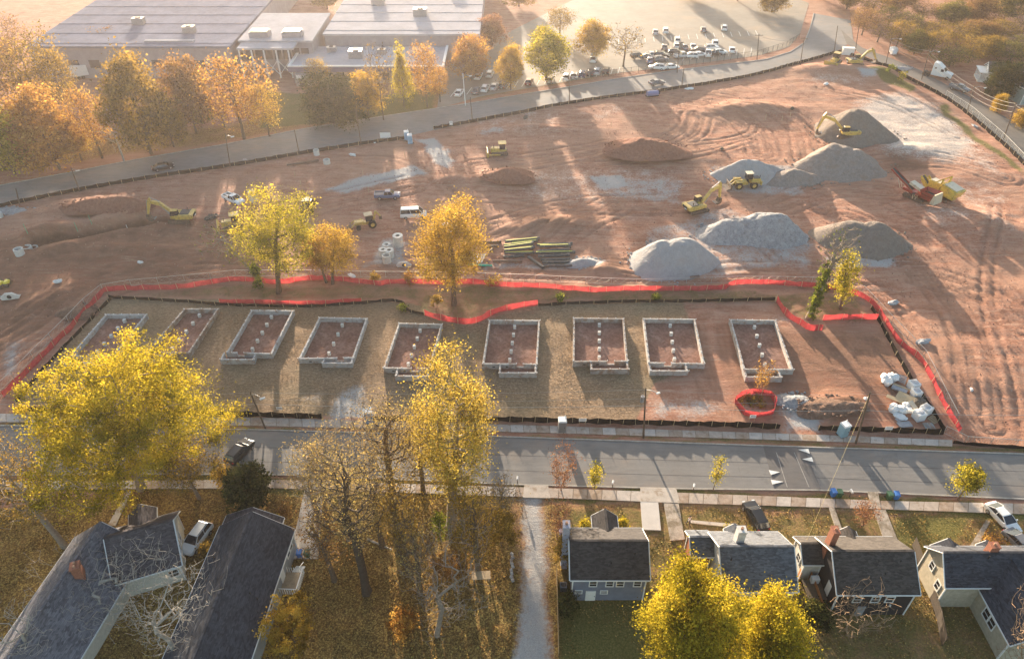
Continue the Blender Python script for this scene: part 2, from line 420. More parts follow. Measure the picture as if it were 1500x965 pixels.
    for q, v in (([(478, 275), (530, 258), (610, 246), (632, 254), (560, 268), (500, 282)], .95), ([(610, 203), (636, 200), (664, 235), (655, 247), (640, 242)], 1), ([(840, 380), (862, 374), (888, 380), (870, 393), (850, 394)], .9),
                 ([(500, 570), (535, 566), (545, 610), (485, 612)], .85), ([(560, 345), (600, 350), (600, 390), (530, 392)], .6), ([(860, 258), (910, 255), (925, 272), (880, 282)], .75),
                 ([(900, 262), (1010, 265), (1000, 300), (880, 290)], .5), ([(0, 500), (45, 490), (35, 540), (0, 560)], .55), ([(1140, 590), (1195, 588), (1200, 632), (1150, 632)], .8),
                 ([(440, 575), (475, 572), (480, 592), (440, 592)], .55), ([(1200, 370), (1310, 365), (1320, 392), (1220, 400)], .6), ([(772, 728), (802, 728), (806, 860), (812, 1000), (740, 1000), (765, 850)], .8),
                 ([(0, 308), (35, 302), (32, 312), (2, 318)], .8), ([(690, 195), (740, 185), (738, 195), (700, 205)], .5), ([(940, 590), (1060, 585), (1060, 618), (960, 616)], .5), ([(1255, 108), (1282, 106), (1283, 112), (1262, 114)], .9),
                 ([(925, 390), (890, 405), (1060, 405), (1190, 390), (1200, 350), (1060, 300), (950, 330)], .5), ([(1035, 240), (1180, 240), (1180, 290), (1060, 280)], .55), ([(690, 380), (850, 385), (830, 398), (700, 395)], .5)):
        grey = np.maximum(grey, v * pm(q, 1.6))
    pale = np.zeros(Xf.shape)
    for q, v in (([(1250, 150), (1320, 135), (1390, 165), (1440, 210), (1400, 240), (1300, 225), (1270, 190)], .8), ([(1400, 200), (1450, 230), (1470, 262), (1420, 250)], .6), ([(1190, 110), (1270, 115), (1260, 122), (1190, 125)], .5),
                 ([(860, 170), (900, 160), (920, 162), (880, 172)], .55), ([(940, 585), (1060, 585), (1060, 610), (960, 612)], .45), ([(760, 245), (1000, 245), (1000, 300), (770, 300)], .36), ([(700, 150), (830, 160), (820, 200), (690, 200)], .3),
                 ([(1300, 260), (1480, 260), (1500, 350), (1350, 330)], .33), ([(1138, 463), (1165, 466), (1160, 474), (1140, 472)], .6)):
        pale = np.maximum(pale, v * pm(q, 4))
    dark = np.zeros(Xf.shape)
    for q, v in (([(-100, 360), (250, 315), (420, 330), (420, 410), (160, 430), (-100, 600)], .55), ([(920, 205), (980, 210), (985, 240), (910, 240)], .7), ([(700, 250), (765, 250), (760, 275), (700, 275)], .6),
                 ([(1290, 215), (1330, 225), (1380, 250), (1300, 260)], .6), ([(890, 365), (920, 370), (915, 405), (880, 400)], .6), ([(1180, 410), (1330, 440), (1350, 520), (1300, 480)], .35), ([(1120, 480), (1290, 480), (1380, 620), (1100, 620)], .5),
                 ([(470, 395), (900, 402), (1060, 405), (1060, 414), (470, 408)], .4), ([(780, 318), (860, 318), (860, 345), (780, 340)], .5), ([(1060, 470), (1140, 470), (1150, 560), (1060, 600)], .45)):
        dark = np.maximum(dark, v * pm(q, 3))
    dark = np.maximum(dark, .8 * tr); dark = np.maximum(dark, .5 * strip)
    dark = np.maximum(dark, .6 * brush)
    V = np.column_stack([Xf, Yf, z]); ny, nx = X.shape
    I = np.arange(ny * nx).reshape(ny, nx)
    Fq = np.stack([I[:-1, :-1], I[:-1, 1:], I[1:, 1:], I[1:, :-1]], -1).reshape(-1, 4)
    me = np_mesh('ground', V, Fq, True)
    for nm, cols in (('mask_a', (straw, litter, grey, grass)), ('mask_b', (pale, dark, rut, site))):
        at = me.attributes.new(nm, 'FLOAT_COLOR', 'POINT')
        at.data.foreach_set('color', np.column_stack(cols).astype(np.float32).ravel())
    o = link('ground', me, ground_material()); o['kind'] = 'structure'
    return xs, ys, z.reshape(ny, nx)

def ground_material():
    t = NT('ground_soil'); co = t.co()
    A = t.n('Attribute', attribute_name='mask_a'); B = t.n('Attribute', attribute_name='mask_b')
    sa = t.n('SeparateColor', {'Color': A.outputs['Color']}).outputs; sb = t.n('SeparateColor', {'Color': B.outputs['Color']}).outputs
    big = t.noise(0.05, 5, 0.6); mid = t.noise(0.35, 6, 0.65); fine = t.noise(2.4, 6, 0.7); vfine = t.noise(9, 4, 0.75)
    st = t.noise(0.5, 6, 0.65, t.scaled((0.28, 1.5, 1), (0, 0, R(8))), 0.6)
    st2 = t.noise(0.9, 5, 0.7, t.scaled((0.2, 1.6, 1), (0, 0, R(-35))), 0.5)
    f = t.math('ADD', t.math('MULTIPLY', st, 0.36), t.math('ADD', t.math('MULTIPLY', mid, 0.32), t.math('MULTIPLY', fine, 0.32)))
    clay = t.ramp(f, [(0.33, (0.19, 0.078, 0.05)), (0.46, (0.345, 0.16, 0.103)), (0.55, (0.44, 0.235, 0.162)), (0.67, (0.56, 0.365, 0.272))])
    clay = t.mix(t.step(st2, 0.52, 0.66), clay, (0.44, 0.265, 0.19))
    clay = t.mix(t.math('MULTIPLY', t.step(big, 0.42, 0.62), 0.5), clay, (0.40, 0.235, 0.16))
    def layer(base, mask, col, edge=0.7, soft=0.16, jit=None):
        j = jit if jit is not None else t.math('ADD', t.math('MULTIPLY', mid, 0.5), t.math('MULTIPLY', fine, 0.5))
        v = t.math('ADD', mask, t.math('MULTIPLY', t.math('SUBTRACT', j, 0.5), edge * 1.6))
        return t.mix(t.step(v, 0.5 - soft, 0.5 + soft), base, col)
    c = layer(clay, sb[1], t.ramp(fine, [(0.35, (0.10, 0.055, 0.036)), (0.65, (0.2, 0.105, 0.066))]), 0.9, 0.3)
    c = layer(c, sb[0], t.ramp(fine, [(0.35, (0.42, 0.33, 0.27)), (0.65, (0.66, 0.57, 0.5))]), 1.1, 0.3)
    stn = t.noise(3.2, 6, 0.72, t.scaled((0.6, 1.5, 1), (0, 0, R(20))), 1.2)
    c = layer(c, sa[0], t.mix(t.step(big, 0.45, 0.6), t.ramp(stn, [(0.3, (0.14, 0.09, 0.052)), (0.5, (0.28, 0.19, 0.118)), (0.68, (0.48, 0.34, 0.22))]),
                              t.ramp(stn, [(0.3, (0.13, 0.095, 0.055)), (0.5, (0.245, 0.18, 0.11)), (0.7, (0.42, 0.31, 0.2))])), 0.35, 0.12)
    vo = t.n('TexVoronoi', {'Vector': co, 'Scale': 7.5}); lf = t.n('SeparateColor', {'Color': vo.outputs['Color']}).outputs[0]
    lit = t.mix(t.math('MULTIPLY', t.step(mid, .4, .6), .8), t.ramp(lf, [(0.0, (0.12, 0.065, 0.026)), (0.4, (0.22, 0.13, 0.045)), (0.75, (0.33, 0.2, 0.065)), (0.95, (0.46, 0.31, 0.09))]),
                t.ramp(lf, [(0.0, (0.09, 0.055, 0.02)), (0.5, (0.19, 0.115, 0.035)), (0.9, (0.36, 0.25, 0.08))]))
    c = layer(c, sa[1], lit, 0.5, 0.25)
    gs = t.noise(5, 6, 0.75)
    c = layer(c, A.outputs['Alpha'], t.ramp(gs, [(0.3, (0.06, 0.06, 0.018)), (0.5, (0.135, 0.12, 0.035)), (0.68, (0.25, 0.2, 0.075))]), 0.75, 0.25)
    c = layer(c, sa[2], t.ramp(vfine, [(0.3, (0.3, 0.285, 0.275)), (0.7, (0.5, 0.48, 0.46))]), 0.8, 0.2)
    c = t.mix(t.math('MULTIPLY', sb[2], t.math('MULTIPLY', fine, 0.75)), c, (0.17, 0.09, 0.06))
    h = t.math('ADD', t.math('MULTIPLY', fine, 0.8), t.math('ADD', t.math('MULTIPLY', vfine, 0.5), t.math('MULTIPLY', st, 0.6)))
    bp = t.bump(h, 0.9, 0.22)
    t.bsdf(c, 0.95, bp, 0, 0.1)
    return t.m

GX, GY, GZ = build_ground()
def gz(x, y):
    i = min(max(int(np.searchsorted(GX, x)) - 1, 0), len(GX) - 2); j = min(max(int(np.searchsorted(GY, y)) - 1, 0), len(GY) - 2)
    return float(GZ[j, i] + GZ[j + 1, i + 1]) / 2
def P(px, py):
    p = G(px, py); z = gz(p.x, p.y); q = G(px, py, max(-.5, min(3, z)))
    return Vector((q.x, q.y, gz(q.x, q.y)))

# plain land beyond the detailed sheet
_b = MB()
for (x0, x1, y0, y1) in ((-900, 900, 344.5, 1200), (-900, 900, -260, 26.2), (-900, -229.5, 26.2, 344.5), (239.5, 900, 26.2, 344.5)):
    _b.add([(x0, y0, -0.06), (x1, y0, -0.06), (x1, y1, -0.06), (x0, y1, -0.06)], [(0, 1, 2, 3)])
tag(_b.build('outer_ground', mat('outer_land', (0.17, 0.12, 0.06), 0.95, 0.3, 0.05)), kind='structure')

# ------------------------------------------------------------------ roads
def interp(pts, x):
    for a, b in zip(pts[:-1], pts[1:]):
        if a[0] <= x <= b[0]: return a[1] + (b[1] - a[1]) * (x - a[0]) / (b[0] - a[0])
    return pts[0][1] if x < pts[0][0] else pts[-1][1]
def resample(pts, n):
    pts = [Vector((p.x, p.y, 0)) for p in pts]
    L = [0]
    for a, b in zip(pts[:-1], pts[1:]): L.append(L[-1] + (b - a).length)
    out = []
    for k in range(n):
        s = L[-1] * k / (n - 1)
        i = min(max(int(np.searchsorted(L, s)) - 1, 0), len(pts) - 2)
        t = (s - L[i]) / max(L[i + 1] - L[i], 1e-6); out.append(pts[i].lerp(pts[i + 1], t))
    return out
def strip(name, A, B, z, m, n=60, parent=None):
    a = resample(A, n); b = resample(B, n)
    vs = [(p.x, p.y, z) for p in a] + [(p.x, p.y, z) for p in b]
    fs = [(i, i + 1, n + i + 1, n + i) for i in range(n - 1)]
    mb = MB(); mb.add(vs, fs); return mb.build(name, m, parent)
def asphalt(name, c, patch):
    t = NT(name)
    n1 = t.noise(0.12, 5, 0.6); n2 = t.noise(1.2, 6, 0.7, t.scaled((0.3, 1.5, 1))); n3 = t.noise(14, 3, 0.7)
    f = t.math('ADD', t.math('MULTIPLY', n1, .4), t.math('ADD', t.math('MULTIPLY', n2, .4), t.math('MULTIPLY', n3, .2)))
    col = t.ramp(f, [(0.35, tuple(x * .72 for x in c)), (0.52, c), (0.68, tuple(min(1, x * 1.25) for x in c))])
    vr = t.n('TexVoronoi', {'Vector': t.co(), 'Scale': 0.16}, feature='DISTANCE_TO_EDGE').outputs['Distance']
    wv = t.math('ADD', vr, t.math('MULTIPLY', t.math('SUBTRACT', t.noise(2.0, 4), .5), .1))
    crack = t.math('MULTIPLY', t.math('SUBTRACT', 1.0, t.step(wv, 0.002, 0.009)), t.step(t.noise(.07, 3), .5, .6))
    col = t.mix(t.math('MULTIPLY', crack, .14), col, (0.05, 0.045, 0.04))
    col = t.mix(t.math('MULTIPLY', t.step(t.noise(.3, 6, .7), .6, .68), patch), col, tuple(x * .6 for x in c))
    col = t.mix(t.math('MULTIPLY', t.step(t.noise(.09, 6, .7, t.scaled((.6, 1, 1))), .5, .66), .45), col, tuple(x * k for x, k in zip(c, (1.5, 1.2, .98))))
    t.bsdf(col, 0.8, t.bump(n3, .3, .02), 0, 0.35); return t.m
M_ASPH = asphalt('street_asphalt', (0.185, 0.175, 0.165), .35)
M_ASPH2 = asphalt('far_asphalt', (0.21, 0.2, 0.19), .25)
M_LOT = asphalt('lot_asphalt', (0.26, 0.225, 0.18), .25)
M_KERB = mat('kerb_concrete', (0.36, 0.33, 0.29), .85, .2, 1.5)
def kerb(name, A, z0, h, wd):
    a = resample(A, 50); mb = MB()
    for p, q in zip(a[:-1], a[1:]): mb.bar(p + Vector((0, 0, z0 + h / 2)), q + Vector((0, 0, z0 + h / 2)), wd, h)
    return tag(mb.build(name, M_KERB), kind='structure')
st_top, st_low = GG(ST_TOP), GG(ST_LOW)
road = tag(strip('street', st_top, st_low, 0.02, M_ASPH), kind='structure')
kerb('street_kerb', st_top, 0.0, 0.12, 0.18); kerb('street_kerb', st_low, 0.0, 0.12, 0.18)
far_road = tag(strip('far_road', GG(FAR_UP), GG(FAR_LOW) + [G(1250, 58), G(1246, 30)], 0.02, M_ASPH2, 80), kind='structure')
kerb('far_road_kerb', GG(FAR_UP), 0.0, 0.14, 0.3)
side_road = tag(strip('side_road', GG(RT_LEFT), GG(RT_RIGHT), 0.028, asphalt('side_asphalt', (0.15, 0.135, 0.12), .3), 60), kind='structure')
# speed hump with white triangles on the street
hm = MB(); q = [G(1118, 654), G(1178, 656), G(1203, 718), G(1135, 717)]
n = 10; rows = [(q[0].lerp(q[1], k / n), q[3].lerp(q[2], k / n), 0.028 + 0.09 * math.sin(PI * k / n)) for k in range(n + 1)]
hm.add([(a.x, a.y, z) for a, b, z in rows] + [(b.x, b.y, z) for a, b, z in rows], [(i, i + 1, n + 2 + i, n + 1 + i) for i in range(n)])
hump = tag(hm.build('speed_hump', asphalt('hump_asphalt', (0.13, 0.12, 0.115), .4)), kind='structure')
M_MARK = mat('road_paint', (0.75, 0.73, 0.68), .6, .08, 3)
for tri in ([(1169, 659), (1184, 658), (1186, 665)], [(1175, 673), (1189, 670), (1191, 677)], [(1126, 689), (1142, 692), (1129, 696)], [(1129, 703), (1147, 706), (1131, 710)]):
    mb = MB(); mb.prism([(p.x, p.y) for p in GG(tri)], 'z', 0.09, 0.125); mb.build('hump_triangle', M_MARK, hump)
for a, b in (((1137, 663), (1153, 714)), ((1163, 663), (1185, 714))):
    mb = MB(); mb.bar(G(*a) + Vector((0, 0, .1)), G(*b) + Vector((0, 0, .1)), .1, .03); mb.build('hump_joint', mat('tar_seam', (0.3, 0.28, 0.26), .7), hump)
# asphalt seam lines along the street
for k in (0.4, 0.72):
    a = resample(st_top, 40); b = resample(st_low, 40); mb = MB()
    ln = [p.lerp(r, k) + Vector((0, 0, .024)) for p, r in zip(a, b)]
    for p, r in zip(ln[:-1], ln[1:]): mb.bar(p, r, .07, .004)
    mb.build('seam', mat('tar_line', (0.09, 0.08, 0.075), .7), road)
def sidewalk(T0, T1, step, skip=()):
    base = tag(strip('sidewalk', GG(T0), GG(T1), 0.03, mat('sidewalk_bed', (0.2, 0.15, 0.11), .9)), kind='structure')
    ms = [mat('slab_%s' % k, c, .85, .16, 1.2, .2, dirt=(0.25, 0.17, 0.11), dirt_amt=d) for k, c, d in (('plain', (0.4, 0.33, 0.275), .3), ('worn', (0.36, 0.28, 0.22), .55), ('clean', (0.46, 0.4, 0.35), .2))]
    a, b = GG(T0), GG(T1); n = int((a[-1] - a[0]).length / step)
    a = resample(a, n + 1); b = resample(b, n + 1)
    for k in range(n):
        dz = RN.uniform(-.012, .012); g = .018
        c = [a[k].lerp(a[k + 1], g), a[k].lerp(a[k + 1], 1 - g), b[k].lerp(b[k + 1], 1 - g), b[k].lerp(b[k + 1], g)]
        vs = [(p.x, p.y, 0.0) for p in c] + [(p.x, p.y, 0.1 + dz) for p in c]
        mb = MB(); mb.add(vs, [(0, 3, 2, 1), (4, 5, 6, 7), (0, 1, 5, 4), (1, 2, 6, 5), (2, 3, 7, 6), (3, 0, 4, 7)])
        mb.build('slab', RN.choice(ms), base)
sidewalk(SW_T0, SW_T1, 1.9); sidewalk(SW_L0, SW_L1, 1.9)
# drives and garden paths
M_DRIVE = mat('drive_concrete', (0.46, 0.4, 0.34), .85, .14, 1.0, .2, dirt=(0.28, 0.2, 0.13), dirt_amt=.35)
M_DRIVE2 = mat('new_concrete', (0.55, 0.5, 0.45), .85, .06, 1.0, .1)
M_DRIVE3 = mat('cracked_concrete', (0.38, 0.32, 0.26), .9, .25, .8, .3, dirt=(0.16, 0.12, 0.07), dirt_amt=.5)
def slab(name, px, m, h=.12):
    mb = MB(); mb.prism([(p.x, p.y) for p in GG(px)], 'z', -.05, h)
    return tag(mb.build(name, m), kind='structure')
slab('driveway', [(938, 735), (964, 736), (968, 777), (941, 776)], M_DRIVE2, .125)
slab('driveway', [(972, 737), (994, 738), (1003, 790), (982, 792)], M_DRIVE3, .115)
slab('driveway_apron', [(938, 714), (990, 715), (996, 737), (937, 735)], M_DRIVE, .135)
slab('driveway', [(447, 716), (474, 716), (466, 818), (418, 818), (432, 782)], M_DRIVE, .115)
slab('driveway_apron', [(1270, 721), (1286, 721), (1290, 746), (1279, 746)], M_DRIVE3, .135)
slab('path', [(1279, 747), (1297, 747), (1318, 800), (1298, 800)], M_DRIVE3, .115)
slab('path', [(1214, 744), (1222, 744), (1242, 800), (1233, 800)], M_DRIVE3, .115)
slab('path', [(1444, 762), (1450, 764), (1432, 800), (1420, 800)], M_DRIVE3, .115)
slab('path', [(1010, 762), (1080, 768), (1079, 773), (1012, 766)], M_DRIVE, .115)
slab('driveway_apron', [(768, 711), (803, 712), (806, 730), (766, 729)], M_DRIVE, .13)
slab('path', [(186, 720), (192, 720), (170, 770), (158, 770)], M_DRIVE, .115)
# car park at the top
lot = tag(strip('car_park', [G(640, 160), G(706, 141), G(900, 108), G(1000, 96), G(1110, 82), G(1155, 70), G(1172, 50), G(1185, 5)], [G(650, 100), G(720, 60), G(800, 20), G(860, -10), G(950, -20), G(1000, -20), G(1060, -20), G(1120, -20)], 0.012, M_LOT, 40), kind='structure')
def stalls(a, b, n, dx, dy):
    for k in range(n + 1):
        p = G(*a).lerp(G(*b), k / n); mb = MB(); mb.bar(p + Vector((0, 0, .018)), p + Vector((dx, dy, .018)), .14, .008); mb.build('stall_line', M_MARK, lot)
stalls((660, 142), (905, 108), 22, 1.2, 5.2); stalls((1000, 90), (1100, 78), 9, 1.5, 5); stalls((880, 66), (1110, 52), 18, .5, 5)
# ------------------------------------------------------------------ trees
M_BARK = mat('brown_bark', (0.13, 0.09, 0.06), .9, .3, 3)
M_BARKD = mat('dark_bark', (0.07, 0.05, 0.036), .9, .3, 3)
M_BARKW = mat('pale_bark', (0.36, 0.32, 0.27), .85, .2, 3)
M_BARKG = mat('grey_bark', (0.25, 0.2, 0.155), .85, .25, 3)
L_YEL = leaf_mat('leaf_yellow', [(0.0, (0.12, 0.11, 0.012)), (0.35, (0.3, 0.25, 0.022)), (0.7, (0.5, 0.4, 0.035)), (1.0, (0.66, 0.51, 0.065))], .5)
L_YG = leaf_mat('leaf_yellow_green', [(0.0, (0.1, 0.105, 0.015)), (0.35, (0.27, 0.25, 0.025)), (0.7, (0.5, 0.42, 0.04)), (1.0, (0.68, 0.54, 0.09))], .5)
L_GOLD = leaf_mat('leaf_gold', [(0.0, (0.17, 0.1, 0.015)), (0.35, (0.38, 0.24, 0.035)), (0.7, (0.55, 0.37, 0.06)), (1.0, (0.67, 0.49, 0.11))], .5)
L_OR = leaf_mat('leaf_orange', [(0.0, (0.15, 0.075, 0.025)), (0.35, (0.36, 0.18, 0.045)), (0.7, (0.54, 0.31, 0.075)), (1.0, (0.66, 0.45, 0.12))], .5)
L_OLIVE = leaf_mat('leaf_olive', [(0.0, (0.09, 0.065, 0.018)), (0.35, (0.22, 0.15, 0.035)), (0.7, (0.36, 0.24, 0.05)), (1.0, (0.52, 0.34, 0.08))], .45)
L_BROWN = leaf_mat('leaf_brown', [(0.0, (0.11, 0.06, 0.025)), (0.35, (0.24, 0.13, 0.05)), (0.7, (0.38, 0.22, 0.08)), (1.0, (0.5, 0.33, 0.11))], .4)
L_RUST = leaf_mat('leaf_rust', [(0.0, (0.12, 0.055, 0.03)), (0.4, (0.26, 0.12, 0.06)), (0.7, (0.38, 0.19, 0.1)), (1.0, (0.46, 0.3, 0.14))], .4)
L_PALE = leaf_mat('leaf_pale_gold', [(0.0, (0.14, 0.1, 0.02)), (0.35, (0.34, 0.25, 0.05)), (0.7, (0.55, 0.42, 0.08)), (1.0, (0.7, 0.56, 0.16))], .5)
L_TAN = leaf_mat('leaf_tan', [(0.0, (0.14, 0.1, 0.05)), (0.4, (0.3, 0.225, 0.1)), (0.75, (0.44, 0.34, 0.15)), (1.0, (0.6, 0.47, 0.14))], .4)
L_MOSS = leaf_mat('leaf_moss', [(0.0, (0.05, 0.05, 0.016)), (0.35, (0.13, 0.12, 0.032)), (0.7, (0.24, 0.21, 0.05)), (1.0, (0.4, 0.32, 0.08))], .4)
L_DARK = leaf_mat('leaf_evergreen', [(0.0, (0.018, 0.024, 0.008)), (0.4, (0.045, 0.052, 0.016)), (0.75, (0.09, 0.09, 0.025)), (1.0, (0.17, 0.15, 0.05))], .2)
L_GREEN = leaf_mat('leaf_green', [(0.0, (0.03, 0.05, 0.01)), (0.4, (0.1, 0.13, 0.018)), (0.75, (0.22, 0.25, 0.03)), (1.0, (0.42, 0.42, 0.06))], .4)

def grow(h, rad, cb, ncl, seed, shape='round', lean=(0, 0), tr0=None, fork=0.75, spread=0.45, twigr=0.03):
    """trunk and limbs grown to leaf-cluster points spread through an uneven crown; all in metres from the foot"""
    r = np.random.default_rng(seed)
    ph = r.random(6) * 6.28
    def lobes(th, el):
        return 1 + .2 * np.sin(2 * th + ph[0]) + .19 * np.sin(3 * th + ph[1] + 2 * el) + .1 * np.sin(5 * th + ph[2] - 3 * el) + .1 * np.sin(4 * el + ph[3])
    th = r.random(ncl) * 2 * PI; u = r.random(ncl) * 2 - 1
    rr = (0.25 + 0.75 * r.random(ncl)) ** spread
    el = np.arcsin(u); k = lobes(th, el) * rr
    zc = h * (cb + 1) / 2; hz = h * (1 - cb) / 2
    z = zc + hz * u * np.minimum(k, 1.05); prof = np.sqrt(np.maximum(0, 1 - u * u))
    if shape == 'cone': prof = np.maximum(.12, (1 - u) / 2) ** .75 * 1.05
    elif shape == 'vase': prof = np.maximum(.2, (1 + u) / 2) ** .6 * np.sqrt(np.maximum(.05, 1 - np.maximum(u, 0) ** 3))
    elif shape == 'dome': prof = np.where(u < 0, np.sqrt(np.maximum(.02, 1 - u ** 4)), prof)
    x = rad * prof * k * np.cos(th); y = rad * prof * k * np.sin(th)
    x -= np.mean(x); y -= np.mean(y); q_ = rad / max(np.percentile(np.hypot(x, y), 96), .01); q_ = min(q_, 1.15); x *= q_; y *= q_
    x = x + lean[0] * z / h; y = y + lean[1] * z / h
    A = np.column_stack([x, y, z])
    # trunk
    nt_ = max(4, int(h * fork / 1.3)); t = np.linspace(0, 1, nt_)
    wob = np.cumsum(r.normal(0, .12, (nt_, 2)), 0) * (t[:, None])
    T = np.column_stack([lean[0] * t * fork + wob[:, 0], lean[1] * t * fork + wob[:, 1], t * h * fork])
    cap = len(T) + ncl * 5; N = np.zeros((cap, 3)); N[:len(T)] = T; par = [-1] + list(range(len(T) - 1)); cnt = len(T)
    att = np.zeros(cap, bool); att[:cnt] = (T[:, 2] > h * cb * .55) | (T[:, 2] >= T[-1, 2] - .1)
    hd = np.hypot(A[:, 0] - lean[0] * A[:, 2] / h, A[:, 1] - lean[1] * A[:, 2] / h)
    order = np.argsort(hd + np.abs(A[:, 2] - zc) * .35)
    tips = []
    for i in order:
        p = A[i]; Q = N[:cnt]; d = p - Q; dist = np.sqrt((d * d).sum(1))
        cost = dist + 1.6 * np.maximum(0, Q[:, 2] - p[2] + .25 * dist) + np.where(att[:cnt], 0, 1e6)
        j = int(np.argmin(cost)); q = N[j]; L = dist[j]
        ns_ = 1 if L < 1.0 else (2 if L < 2.6 else 3)
        prev = j
        for s in range(1, ns_ + 1):
            f = s / ns_; pos = q + (p - q) * f
            if s < ns_:
                pos = pos + r.normal(0, .045 * L, 3); pos[2] += -.07 * L * math.sin(PI * f)
            N[cnt] = pos; par.append(prev); att[cnt] = True; prev = cnt; cnt += 1
        tips.append(prev)
    N = N[:cnt]; w = np.zeros(cnt)
    for tpi in tips: w[tpi] += 1
    for i in range(cnt - 1, 0, -1):
        w[par[i]] += max(w[i], .0)
    r0 = tr0 or max(.09, h * .022)
    rads = np.maximum(twigr, r0 * (np.maximum(w, .3) / max(w[0], 1)) ** (.5 if twigr > .022 else .6))
    zt = N[:, 2] / h; rads = rads * np.where(np.arange(cnt) < nt_, 1.0 + .35 * np.exp(-zt * 14), 1)
    return N, np.array(par), rads, tips

def tubes(N, par, rads, idx, name, n=5):
    ch = np.array([i for i in idx if par[i] >= 0]); pa = par[ch]
    a = N[pa]; b = N[ch]; d = b - a; L = np.linalg.norm(d, axis=1, keepdims=True); d = d / np.maximum(L, 1e-6)
    a = a - d * np.minimum(.04, L * .2)
    ref = np.where(np.abs(d[:, 2:3]) > .9, np.array([[1., 0, 0]]), np.array([[0, 0, 1.]]))
    u = np.cross(d, ref); u /= np.linalg.norm(u, axis=1, keepdims=True); v = np.cross(d, u)
    ra = np.minimum(rads[pa], rads[ch] * 1.35)[:, None]; rb = rads[ch][:, None]
    tr = (pa < ch) & (rads[pa] > 0)
    vs = []
    for k in range(n):
        c, s = math.cos(2 * PI * k / n), math.sin(2 * PI * k / n)
        vs.append(a + (u * c + v * s) * ra)
    for k in range(n):
        c, s = math.cos(2 * PI * k / n), math.sin(2 * PI * k / n)
        vs.append(b + (u * c + v * s) * rb)
    V = np.stack(vs, 1).reshape(-1, 3); m = len(ch); base = np.arange(m)[:, None] * 2 * n
    F = np.concatenate([base + np.array([[k, (k + 1) % n, n + (k + 1) % n, n + k]]) for k in range(n)], 0)
    return np_mesh(name, V, F, True)

def leaves(N, tips, count, size, spread, seed, name, droop=0.0, bias=0.0, zr=None):
    r = np.random.default_rng(seed + 99)
    C = N[np.array(tips)]; k = r.integers(0, len(C), count)
    # clusters get very different amounts of leaves, so gaps stay open
    wgt = r.random(len(C)) ** 1.2 + .08; k = r.choice(len(C), count, p=wgt / wgt.sum())
    off = r.normal(0, 1, (count, 3)); off *= (spread * (.6 + .8 * r.random(len(C)))[k])[:, None] * np.array([[1, 1, .75]]) * .6
    c = C[k] + off; c[:, 2] = np.maximum(c[:, 2], .1)
    nrm = r.normal(0, 1, (count, 3)); nrm /= np.linalg.norm(nrm, axis=1, keepdims=True)
    t = np.cross(nrm, r.normal(0, 1, (count, 3))); t /= np.linalg.norm(t, axis=1, keepdims=True); b = np.cross(nrm, t)
    s = size * (.45 + 1.1 * r.random(count) ** 1.5)[:, None]
    V = np.stack([c - t * s * .5, c + b * s * .36 + nrm * s * .1, c + t * s * .5, c - b * s * .36 + nrm * s * .1], 1).reshape(-1, 3)
    F = np.arange(count * 4).reshape(-1, 4)
    me = np_mesh(name, V, F)
    ct = r.random(len(C))
    tint = np.clip(.78 * ct[k] + .34 * r.random(count) - .06 + bias, 0, 1)
    at = me.attributes.new('tint', 'FLOAT', 'FACE'); at.data.foreach_set('value', tint.astype(np.float32))
    return me

def make_tree(name, label, cat, base, h, rad, leafm, bark, nleaf=8000, size=.35, ncl=220, cb=.25, seed=1, shape='round', lean=(0, 0), sp=1.1, group=None, twigr=.03, tr0=None, spread=.45, fork=.75, bias=0.0, rz=0.0):
    if nleaf: k_ = .5 * sp; rad = max(rad - k_, rad * .6); h = max(h - k_, h * .6)
    N, par, rads, tips = grow(h, rad, cb, ncl, seed, shape, lean, tr0, fork, spread, twigr)
    t = thing(name, label, cat, base, rz, group)
    if nleaf:
        link('trunk', tubes(N, par, rads, range(len(N)), 'trunk', 5), bark, t)
        link('crown', leaves(N, tips, nleaf, size, sp, seed, 'crown', bias=bias), leafm, t)
    else:
        thick = [i for i in range(len(N)) if rads[i] > twigr * 1.9]; thin = [i for i in range(len(N)) if rads[i] <= twigr * 1.9]
        link('trunk', tubes(N, par, rads, thick, 'trunk', 6), bark, t)
        link('twigs', tubes(N, par, rads, thin, 'twigs', 3), bark, t)
    return t
def px_tree(px, py, top, cw, **kw):
    """size from the picture: foot pixel, top row of the crown's outline, crown width in pixels"""
    b = P(px, py); cb = kw.get('cb', .25); h0 = HT(b.y, top); h = h0; rad = 1
    for _ in range(12):
        rad = cw / 2 / FPX * ZD(b.y, h * .6); hc = h * (1 + cb) / 2; a = h * (1 - cb) / 2
        dep = math.atan2(CAMH - hc, b.y); s = math.hypot(a * math.cos(dep), rad * .8 * math.sin(dep)); dist = math.hypot(CAMH - hc, b.y)
        row = 482.5 + FPX * math.tan(dep - math.atan(s / dist) - PITCH)
        row = min(row, 482.5 + FPX * math.tan(math.atan2(CAMH - h, b.y) - PITCH))
        h = max(.4, h + (row - top) / FPX * dist * .8 / math.cos(dep))
    kw.pop('cb', None)
    return dict(base=b, h=max(h, h0 * .35, .5), rad=rad, cb=cb, **kw)
def bush(name, label, px, py, top, cw, leafm, n=1500, size=.22, seed=1, group=None, cat='bush', cb=.08, shape='dome', bark=None, ncl=60, sp=.45):
    a = px_tree(px, py, top, cw, cb=cb)
    return make_tree(name, label, cat, a['base'], a['h'], a['rad'] * .95, leafm, bark or M_BARK, n, size, ncl, cb, seed, shape, sp=sp, group=group, fork=.35, twigr=.015, tr0=.05)

